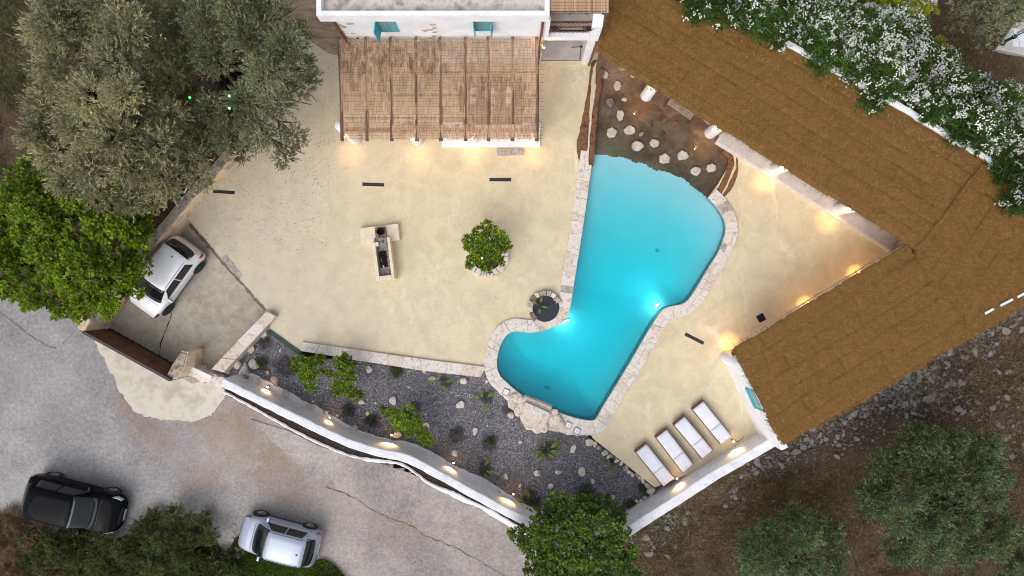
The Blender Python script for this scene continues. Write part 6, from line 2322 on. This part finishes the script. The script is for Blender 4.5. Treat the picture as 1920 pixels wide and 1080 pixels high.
TU = [(497, 640, .2, 50, 'dry_grass', 'small dry brown tuft near the yard wall on the gravel'), (491, 680, .36, 110, 'leaf_scrub', 'thin green tuft beside the group of four pale rocks'),
      (541, 684, .22, 60, 'dry_grass', 'dry yellowish tuft just left of the first young citrus'), (654, 766, .3, 90, 'leaf_scrub', 'small dark tuft below the pair of young citrus trees'),
      (700, 786, .26, 80, 'leaf_scrub', 'small dark tuft left of the lone young citrus'), (743, 697, .38, 160, 'leaf_scrub', 'bushy green grass clump against the stone-capped wall'),
      (855, 812, .17, 45, 'dry_grass', 'small brown tuft in a wet ring mid gravel'), (920, 828, .28, 100, 'leaf_scrub', 'dark tuft in a wet ring below the pool end'),
      (462, 711, .22, 60, 'leaf_deep', 'little green herb at the foot of the white wall near the gate'), (1097, 928, .42, 240, 'leaf_deep', 'dense green shrub just above the bottom tree'),
      (1205, 914, .28, 80, 'leaf_scrub', 'small tuft at the end of the border stones'), (1180, 944, .28, 80, 'leaf_scrub', 'small green tuft near the corner of the white walls'), (1164, 965, .34, 110, 'leaf_citrus', 'yellow-green tuft beside the corner spotlight')]
for i, (a, b, r, n, lf, lab) in enumerate(TU):
    tuft(lab, a, b, Z_GRAVEL, r, n, lf, 400 + i)


def lily(label, a, b, zg, seed, n, size, name='strelitzia'):
    """few large paddle leaves on long stalks"""
    rg = np.random.default_rng(seed)
    c = P(a, b, zg)
    root = empty(name, c, label, 'plant', 'paddle-leaved plants')
    for k in range(n):
        az = 2 * np.pi * k / n + rg.uniform(-.6, .6)
        d = Vector((math.cos(az), math.sin(az), 0))
        ln = size * rg.uniform(.5, 1.1)
        hgt = size * rg.uniform(.5, .9)
        p0, p1 = c + d * .03, c + d * ln * .55 + Vector((0, 0, hgt))
        MB().tube([p0, p0.lerp(p1, .6) + Vector((0, 0, .06)), p1], [.012, .01, .008], 5).build('stalk', 'leaf_banana', parent=root)
        # leaf blade, a strip with a midrib fold
        V_, F_ = [], []
        s = Vector((-d.y, d.x, 0))
        Lb = size * rg.uniform(.65, 1.0); wb = Lb * rg.uniform(.16, .24)
        m_ = 7
        for q in range(m_ + 1):
            t = q / m_
            w = wb * math.sin(math.pi * min(1, t * .92 + .06)) ** .8
            p = p1 + d * Lb * t + Vector((0, 0, .12 * Lb * math.sin(t * 2.4) - .25 * Lb * t * t))
            V_ += [p + s * w + Vector((0, 0, w * .35)), p, p - s * w + Vector((0, 0, w * .35))]
        for q in range(m_):
            F_ += [(3 * q, 3 * q + 1, 3 * q + 4, 3 * q + 3), (3 * q + 1, 3 * q + 2, 3 * q + 5, 3 * q + 4)]
        MB().add(V_, F_).build('leaf', 'leaf_banana' if k % 3 else 'leaf_citrus', parent=root, shade=True)


LI = [(828, 714, 4, .42, 'paddle-leaved plant below the right end of the stone-capped wall'), (909, 746, 4, .40, 'paddle-leaved plant close to the pool\'s lower left corner'),
      (906, 876, 4, .38, 'paddle-leaved plant left of the white wall\'s fourth lamp'), (1024, 842, 6, .46, 'largest paddle-leaved plant, yellowing, below the waterfall'),
      (993, 940, 5, .48, 'paddle-leaved plant near the two unlit spotlights'), (1146, 862, 5, .45, 'paddle-leaved plant beside the border stones')]
for i, (a, b, n, s, lab) in enumerate(LI):
    lily(lab, a, b, Z_GRAVEL, 500 + i, n, s)
lily('small lily with yellow-green leaves in the half-round planter', 1011, 573, .13, 520, 4, .32, 'lily')

# pale rocks on the gravel
RK = [(496, 628, 10, 14), (473, 654, 13, 15), (446, 683, 13, 17), (460, 691, 16, 22), (478, 682, 18, 17), (526, 656, 5, 7), (502, 698, 6, 7), (487, 713, 9, 8), (517, 713, 16, 15), (536, 739, 15, 15), (578, 763, 20, 12),
      (611, 773, 10, 9), (633, 778, 6, 5), (680, 754, 12, 10), (693, 692, 11, 13), (427, 698, 9, 9), (454, 665, 5, 5), (588, 752, 5, 5), (796, 695, 7, 7), (811, 710, 12, 11), (870, 713, 14, 14), (912, 716, 8, 7),
      (863, 759, 14, 17), (738, 751, 13, 15), (767, 726, 5, 4), (705, 755, 5, 5), (689, 775, 7, 9), (666, 803, 13, 14), (744, 816, 17, 13), (800, 798, 13, 11), (891, 808, 9, 14), (854, 850, 14, 13), (958, 778, 11, 13),
      (976, 828, 8, 8), (1075, 842, 9, 15), (1007, 886, 13, 16), (1047, 885, 12, 8), (1091, 884, 13, 15), (1033, 911, 10, 10), (1111, 902, 7, 9), (949, 893, 9, 11), (935, 921, 8, 12), (1147, 931, 12, 9), (1130, 948, 11, 6),
      (1055, 965, 8, 7), (975, 910, 5, 8)]
RK.sort(key=lambda q: q[0])
for i, (a, b, w, h) in enumerate(RK):
    sz = 'large' if w * h > 180 else ('small' if w * h < 75 else 'middling')
    rock('garden_rock', P(a, b, Z_GRAVEL), w / 88, h / 88, min(w, h) / 110 + .02, random.uniform(-.4, .4), 600 + i, 'rock_white' if i % 6 else 'stone_warm', sink=.3,
         label='%s pale rock on the grey gravel, %s from the left' % (sz, ordn(i)), cat='rock', group='pale rocks on the gravel')
BS = [(1105, 828, 14), (1116, 832, 10), (1122, 839, 8), (1133, 849, 12), (1140, 856, 8), (1147, 854, 9), (1156, 863, 11), (1165, 868, 8), (1172, 877, 13), (1179, 885, 8), (1186, 889, 8), (1194, 890, 8), (1198, 895, 7), (1205, 899, 12), (1214, 908, 12), (1220, 917, 14),
      (1222, 928, 9), (1209, 933, 10), (1202, 940, 9), (1194, 940, 7)]
for i, (a, b, s) in enumerate(BS):
    rock('border_stone', P(a, b, Z_GRAVEL + .1), s / 80, s / 95, s / 110, i * 1.1, 700 + i, ('rock_white', 'rock_white', 'stone_grey')[i % 3] if i != 15 else 'stone_warm', sink=.25,
         label='border stone between gravel and terrace, %s from the pool coping' % ordn(i), cat='stone', group='border stones of the gravel bed')
# green weeds in the border
tuft('weedy strip of leaves between the border stones and the terrace', 1190, 884, Z_GRAVEL + .05, .3, 60, 'leaf_deep', 480, L=.14, group=None)

# ------------------------------------------------------------------ rubble and dry scrub outside
def tz(p):
    return terrain_z(np.array([p.x]), np.array([p.y]))[0]


def on_ground(px, py, z0=-1.8):
    p = P(px, py, z0)
    for _ in range(3):
        p = P(px, py, float(tz(p)))
    return p


zones = []
rg = np.random.default_rng(77)
for _ in range(3400):
    t = rg.uniform(0, 1)
    # along the outside foot of wall and roof
    x, y = (1180 + t * 290, 1012 - t * 175) if rg.uniform() < .4 else (1470 + rg.uniform(0, 1) * 450, 0)
    if y == 0:
        y = 838 - (x - 1470) * .588
    off = abs(rg.normal(0, 1)) * (26 if x < 1470 else 34)
    zones.append((x + off * .52 + rg.normal(0, 6), y + off * .85 + rg.normal(0, 6)))
for _ in range(1500):
    zones.append((rg.normal(1745, 48), rg.normal(735, 30)))
for _ in range(700):
    zones.append((rg.normal(1900, 30), rg.normal(800, 60)))
for _ in range(160):
    zones.append((rg.uniform(1250, 1900), rg.uniform(800, 1070)))
big = MB()
k = 0
V_, F_ = ico()
small = MB()
sizes = []
cand = []
for (x, y) in zones:
    if not (1150 < x < 1960 and 560 < y < 1120):
        continue
    s = float(np.clip(rg.lognormal(-3.0, .42), .03, .2))
    cand.append((s, x, y))
cand.sort(reverse=True)
for i, (s, x, y) in enumerate(cand):
    p = on_ground(x, y)
    if i < 150:
        where = 'at the foot of the white wall' if x < 1470 else ('on the pile below the straw roof' if y < 800 else 'on the slope among the dry scrub')
        rock('rubble_stone', p, s, s * rg.uniform(.6, .95), s * .6, rg.uniform(0, 6), 1000 + i, 'rubble', sink=.3, label='grey rubble stone lying loose ' + where, cat='stone',
             group='loose rubble ' + where)
    else:
        # cheap chip for the stuff mesh
        r_ = random.Random(i)
        a0 = r_.uniform(0, 6)
        n = 5
        top = [(p.x + s * .75 * math.cos(a0 + q * 1.257) * r_.uniform(.7, 1.1), p.y + s * .75 * math.sin(a0 + q * 1.257) * r_.uniform(.7, 1.1), p.z + s * r_.uniform(.5, .9)) for q in range(n)]
        bot = [(p.x + s * 1.1 * math.cos(a0 + q * 1.257), p.y + s * 1.1 * math.sin(a0 + q * 1.257), p.z - .05) for q in range(n)]
        small.add(bot + top, [tuple(n + q for q in range(n))] + [(q, (q + 1) % n, n + (q + 1) % n, n + q) for q in range(n)])
small.build('rubble', 'rubble', kind='stuff', label='small grey rubble heaped outside the wall and under the roof edge', cat='rubble')

# dry grass and twigs
def blades(name, regions, n, L, leaf, seed, label, cat, flat=.5, W=.012):
    rg = np.random.default_rng(seed)
    C = []
    for (x0, y0, x1, y1, share, z) in regions:
        m = int(n * share)
        px, py = rg.uniform(x0, x1, m), rg.uniform(y0, y1, m)
        xx = (px - 960) / FOC * (CAM_H - z); yy = (540 - py) / FOC * (CAM_H - z)
        keepm = fbm(xx * .7, yy * .7, seed) > .36
        C.append(np.stack([xx[keepm], yy[keepm], terrain_z(xx[keepm], yy[keepm])], -1))
    C = np.concatenate(C)
    m = len(C)
    az = rg.uniform(0, 2 * np.pi, m); el = rg.uniform(.1, 1.2, m) * flat
    d = np.stack([np.cos(az) * np.cos(el), np.sin(az) * np.cos(el), np.sin(el)], -1)
    C[:, 2] += rg.uniform(0, .06, m)
    quads(name, leaf_quads(C, d, L, W, .3, rg), leaf, kind='stuff', label=label, cat=cat)


REGR = [(1190, 880, 1960, 1120, .8, -1.9), (1720, 600, 1960, 900, .2, -1.8)]
blades('dry_scrub', REGR, 90000, .30, 'dry_grass', 31, 'brown dry grass and twigs covering the slope', 'dry grass')
blades('green_scrub', REGR, 14000, .22, 'leaf_scrub', 32, 'low dark weeds among the dry grass on the slope', 'weeds', .8, .03)
REGT = [(1700, 20, 1960, 380, 1, -.6)]
blades('dry_scrub', REGT, 14000, .16, 'dry_grass', 33, 'short dry grass on the strip behind the oleanders', 'dry grass')
blades('green_scrub', REGT, 8000, .14, 'leaf_scrub', 34, 'short dark grass behind the oleanders and under the trees', 'weeds', .8, .02)
REGL = [(-40, -40, 330, 420, 1, -.6)]
blades('green_scrub', REGL, 22000, .26, 'leaf_scrub', 35, 'dark undergrowth around the olive trees', 'weeds', .9, .03)
blades('dry_scrub', [(-40, -40, 120, 420, 1, -.6)], 6000, .3, 'dry_grass', 36, 'brown dry twigs at the far upper left', 'dry grass')

# fallen branches on the slope
for i, (pts, r) in enumerate([([(1343, 985), (1390, 940), (1415, 900)], .03), ([(1255, 1045), (1290, 1000), (1285, 960)], .025), ([(1460, 900), (1530, 880), (1600, 850)], .02), ([(1500, 850), (1540, 835), (1575, 800)], .02),
                              ([(1810, 728), (1840, 760), (1880, 790)], .025), ([(1830, 745), (1845, 790), (1855, 830)], .02), ([(1860, 740), (1850, 790), (1872, 825)], .02), ([(1225, 960), (1260, 930), (1290, 915)], .02), ([(1660, 735), (1655, 770), (1640, 800)], .015)]):
    q = [on_ground(a, b) + Vector((0, 0, .08 + .1 * (k == 1))) for k, (a, b) in enumerate(pts)]
    mid_ = q[1]
    root = empty('fallen_branch', (mid_.x, mid_.y, mid_.z - .1), 'bare grey fallen branch on the slope, %s counted from the wall corner' % ordn(i), 'branch', 'fallen branches')
    mb = MB(); mb.tube(q, [r, r * .8, r * .3], 6); mb.build('stem', 'twig', parent=root)
    for k in range(5):
        t = random.uniform(.2, .9)
        s = q[0].lerp(q[1], t) if t < .5 else q[1].lerp(q[2], t)
        e = s + Vector((random.uniform(-.4, .4), random.uniform(-.4, .4), random.uniform(.0, .25)))
        mb = MB(); mb.tube([s, e], [r * .4, r * .12], 5); mb.build('twig', 'twig', parent=root)
# two trunks leaning at the upper left
for i, pts in enumerate(([(10, 62), (35, 72), (55, 80)], [(55, 90), (65, 76), (75, 64)])):
    q = [P(a, b, -.2) for a, b in pts]
    root = empty('fallen_branch', q[1], 'pale broken branch at the left edge of the big olive, %s one' % ('longer' if i == 0 else 'shorter'), 'branch', 'broken branches by the olive')
    mb = MB(); mb.tube(q, [.04, .035, .02], 6); mb.build('stem', 'twig', parent=root)
    mb = MB(); mb.tube([q[1], q[1] + Vector((.1, -.3, .1))], [.02, .01], 5); mb.build('twig', 'twig', parent=root)

# ------------------------------------------------------------------ roadside scrub, bottom left
def bush(label, px, py, rx, ry, z0, h, n, leaf, seed, r=.5, dens=1.4, L=.13, W=.03, kind='spray', name='scrub_bush', zg=-.6):
    cl = scatter_clumps(px, py, rx, ry, z0, h, n, r, seed)
    rg = np.random.default_rng(seed)
    base = P(px, py, zg)
    root = empty(name, base, label, 'bush', 'roadside scrub')
    Q = []
    mb = MB()
    for x, y, z, rr in cl:
        c = np.array(P(x, y, z))
        Q.append(spray_clump(c, rr, int(170 * rr * rr * dens) + 8, 12, L, W, rg, up=.5))
        mb.tube([base + Vector((rg.normal(0, .3), rg.normal(0, .3), 0)), Vector(c)], [.03, .01], 5)
    mb.build('stems', 'bark', parent=root)
    quads('foliage', np.concatenate(Q), leaf, parent=root)


sheet('verge', smooth(PL([(-60, 975), (40, 972), (80, 998), (150, 1015), (225, 1008), (275, 978), (320, 968), (370, 985), (408, 1020), (430, 1060), (435, 1130), (-60, 1130)], -.5), True, 4), [], -.505, 'earth', .1,
      kind='structure', label='dark earth verge under the roadside scrub')
bush('tall green scrub at the bottom edge, middle of the verge', 285, 1055, 95, 34, -.35, .5, 22, 'leaf_scrub', 307, .5, 2.6)
bush('greyish scrub behind the tail of the black car', 110, 1030, 70, 34, -.4, .4, 18, 'leaf_scrub', 308, .45, 2.2)
bush('rounded dark green bush at the roadside between the two road cars', 335, 1000, 82, 48, -.35, .6, 24, 'leaf_scrub', 301, .5, 2.6)
bush('dark green scrub at the bottom edge below the black car', 195, 1045, 95, 42, -.35, .4, 24, 'leaf_scrub', 302, .5, 2.4)
bush('scrub at the bottom edge, left of the silver car', 375, 1065, 75, 30, -.4, .4, 16, 'leaf_scrub', 303, .5, 2.6)
bush('sparse brownish scrub in the lower left corner', 55, 1050, 70, 35, -.5, .3, 14, 'dry_grass', 304, .5, 2.2, .2, .02)
bush('yellowed dry grass bush left of the black car', 35, 985, 50, 26, -.55, .2, 12, 'dry_grass', 305, .42, 2.6, .2, .016)
bush('thin green scrub under the front of the black car', 150, 1005, 45, 14, -.55, .15, 6, 'leaf_scrub', 306, .3, 1.5)
blades('roadside_grass', [(430, 1020, 660, 1120, .7, -.6), (-40, 950, 260, 1120, .3, -.6)], 9000, .2, 'leaf_scrub', 37, 'dark green grass at the road edge beside the silver car', 'grass', .9, .03)
# grass bank under the silver car
bank = smooth(PL([(440, 1010), (470, 1035), (520, 1050), (575, 1055), (610, 1050), (640, 1075), (660, 1120), (430, 1120)], -.5), True, 4)
sheet('grass_bank', bank, [], -.50, 'earth', .1, kind='structure', label='earth verge at the bottom edge beside the silver car')
gq = []
rgb = np.random.default_rng(91)
bxy = [(p.x, p.y) for p in bank]
xx = rgb.uniform(min(p[0] for p in bxy), max(p[0] for p in bxy), 26000); yy = rgb.uniform(min(p[1] for p in bxy), max(p[1] for p in bxy), 26000)
kp = in_poly(xx, yy, bxy)
xx, yy = xx[kp], yy[kp]
m = len(xx)
az = rgb.uniform(0, 6.28, m); el = rgb.uniform(.4, 1.3, m)
quads('grass', leaf_quads(np.stack([xx, yy, np.full(m, -.5)], -1), np.stack([np.cos(az) * np.cos(el), np.sin(az) * np.cos(el), np.sin(el)], -1), .2, .022, .2, rgb), 'leaf_deep', kind='stuff',
      label='green grass growing on the verge beside the silver car', cat='grass')
for i, (a, b, s) in enumerate([(447, 1027, .20), (460, 1032, .16), (446, 1042, .2), (437, 1000, .08), (440, 985, .08), (441, 972, .07), (436, 1012, .1)]):
    rock('verge_stone', P(a, b, Z_ROAD), s, s * .75, s * .6, i * .8, 900 + i, 'stone_grey', label='grey stone at the front of the silver car, %s in size order' % ordn(i), cat='stone', group='stones by the silver car')

# leaf litter on the terrace below the olive
rgl = np.random.default_rng(55)
nl = 1500
px = np.concatenate([rgl.normal(590, 45, 600), rgl.uniform(380, 620, 700), rgl.uniform(380, 1000, 200)])
py = np.concatenate([rgl.normal(190, 70, 600), rgl.uniform(250, 470, 700), rgl.uniform(300, 650, 200)])
cpts = np.stack([(px - 960) / FOC * CAM_H, (540 - py) / FOC * CAM_H, np.full(len(px), .008)], -1)
ok = in_poly(cpts[:, 0], cpts[:, 1], terr_xy) & (px < 640)
ok |= in_poly(cpts[:, 0], cpts[:, 1], terr_xy) & (py > 300) & (py < 640)
cpts = cpts[ok]
az = rgl.uniform(0, 6.28, len(cpts))
quads('leaf_litter', leaf_quads(cpts, np.stack([np.cos(az), np.sin(az), rgl.uniform(0, .15, len(cpts))], -1), .055, .02, .9, rgl), 'litter', kind='stuff', label='dead olive leaves scattered on the terrace by the trees', cat='leaves')
rgl = np.random.default_rng(56)
px = rgl.normal(1440, 90, 0)
# fallen white petals on the straw roof
m = 420
t = rgl.uniform(0, 1, m)
px = 1330 + t * 560; py = 12 + t * 325 + np.abs(rgl.normal(0, 26, m))
z = Z_ROOF + .10
cpts = np.stack([(px - 960) / FOC * (CAM_H - z), (540 - py) / FOC * (CAM_H - z), np.full(m, z)], -1)
ok = in_poly(cpts[:, 0], cpts[:, 1], [(p.x, p.y) for p in RW])
cpts = cpts[ok]
az = rgl.uniform(0, 6.28, len(cpts))
quads('fallen_petals', leaf_quads(cpts, np.stack([np.cos(az), np.sin(az), np.zeros(len(cpts))], -1), .026, .02, .9, rgl), 'petal', kind='stuff', label='white oleander petals fallen on the straw roof', cat='petals')

# ------------------------------------------------------------------ odds and ends
# neighbour's patio, top right
c = P(1905, 75, -.2)
pt = empty('tiled_patio', (c.x, c.y, -.4), 'corner of a tiled grey patio in the upper right corner', 'patio')
ppx = [(1868, 92), (1905, 42), (1990, 30), (1990, 118)]
MB().prism([(p.x, p.y) for p in PL(ppx, -.1)], -.7, -.12).build('slab', 'grey_floor', parent=pt)
for i in range(4):
    for j in range(3):
        q = P(1902 + i * 13 + j * 1.5, 60 + j * 11 + i * 1.2, -.1)
        MB().box((q.x, q.y, -.108), (.27, .235, .02), R(-6)).build('tile', 'cushion', parent=pt)
c = P(1896, 72, .4)
root = empty('garden_pump', (c.x, c.y, -.1), 'green metal hand pump standing on the tiled patio', 'pump')
MB().lathe((c.x, c.y, -.1), [(.14, 0), (.13, .03), (.06, .06), (.06, .6), (.09, .62), (.09, .75), (.03, .8)], 14).build('body', 'green_metal', parent=root, shade=True)
mb = MB(); mb.tube([(c.x, c.y, .68), (c.x + .2, c.y + .1, .78), (c.x + .42, c.y + .22, .62)], .025, 6); mb.build('handle', 'green_metal', parent=root)
mb = MB(); mb.tube([(c.x, c.y, .45), (c.x - .15, c.y - .1, .45), (c.x - .2, c.y - .13, .36)], .03, 6); mb.build('spout', 'green_metal', parent=root)
c = P(1736, 8, .4)
root = empty('water_tank', (c.x, c.y, -.5), 'white rounded water tank at the top edge behind the trees', 'tank')
MB().lathe((c.x, c.y + .2, -.5), [(.5, 0), (.55, .1), (.55, .8), (.45, 1.0), (.2, 1.08), (.18, 1.14), (.02, 1.15)], 22).build('body', 'pipe_white', parent=root, shade=True)
MB().lathe((c.x, c.y + .2, .6), [(.2, 0), (.2, .06), (.02, .08)], 16).build('lid', 'pipe_white', parent=root)
# yellow hose under the olives
c = P(412, 270, .2)
mb = MB()
mb.tube([(c.x + .30 * math.cos(t) * (1 + .08 * math.sin(3 * t)), c.y + .42 * math.sin(t), .12 + .02 * math.sin(2 * t)) for t in np.linspace(.6, 6.9, 40)], .018, 6)
plain('hose_yellow', s2l(196, 150, 40), .5)
mb.build('garden_hose', 'hose_yellow', loc=(c.x, c.y, .1), label='coiled yellow garden hose half hidden under the olives', cat='hose')
# white pipes lying by the wall
for i, (a, b, e, f) in enumerate(((362, 362, 372, 367), (345, 362, 352, 350))):
    p, q = P(a, b, .85), P(e, f, .85)
    MB().tube([p, q], .035, 8).build('white_pipe', 'pipe_white', loc=(p.x, p.y, .85), label='short white plastic pipe on the boundary wall, %s one' % ('right' if i == 0 else 'left'), cat='pipe', group='white pipes on the boundary wall')
# green festoon bulbs in the olives and the citrus
for i, (a, b, z, lab) in enumerate(((356, 183, 3.9, 'green lamp shining between the two olives'), (430, 180, 5.5, 'upper green lamp shining in the darker olive'), (430, 203, 5.2, 'lower green lamp shining in the darker olive'),
                                    (904, 484, 2.25, 'tiny green lamp shining in the citrus tree'))):
    c = P(a, b, z)
    root = empty('green_lamp', c, lab, 'lamp', 'green lamps in the trees')
    MB().lathe(c, [(.01, -.04), (.04, -.02), (.045, .02), (.01, .05)], 10).build('bulb', 'green_glow', parent=root, shade=True)
    MB().lathe(c, [(.02, -.10), (.02, -.035)], 8).build('socket', 'black_metal', parent=root)
# brown rusty sheet and a low frame in the scrub
c = on_ground(1440, 915)
MB().box(c + Vector((0, 0, .06)), (.9, .5, .02), R(12), R(6)).build('rusty_sheet', 'rust_metal', loc=c, label='rusty brown metal sheet lying in the scrub', cat='metal sheet')
# cable by the raised lounger
mb = MB(); mb.tube(smooth(PL([(1378, 825), (1384, 828), (1392, 822), (1394, 819)], .012), False, 5), .012, 5); c = P(1386, 825)
mb.build('cable', 'black_metal', loc=(c.x, c.y, 0), label='short black cable on the floor by the raised lounger', cat='cable')
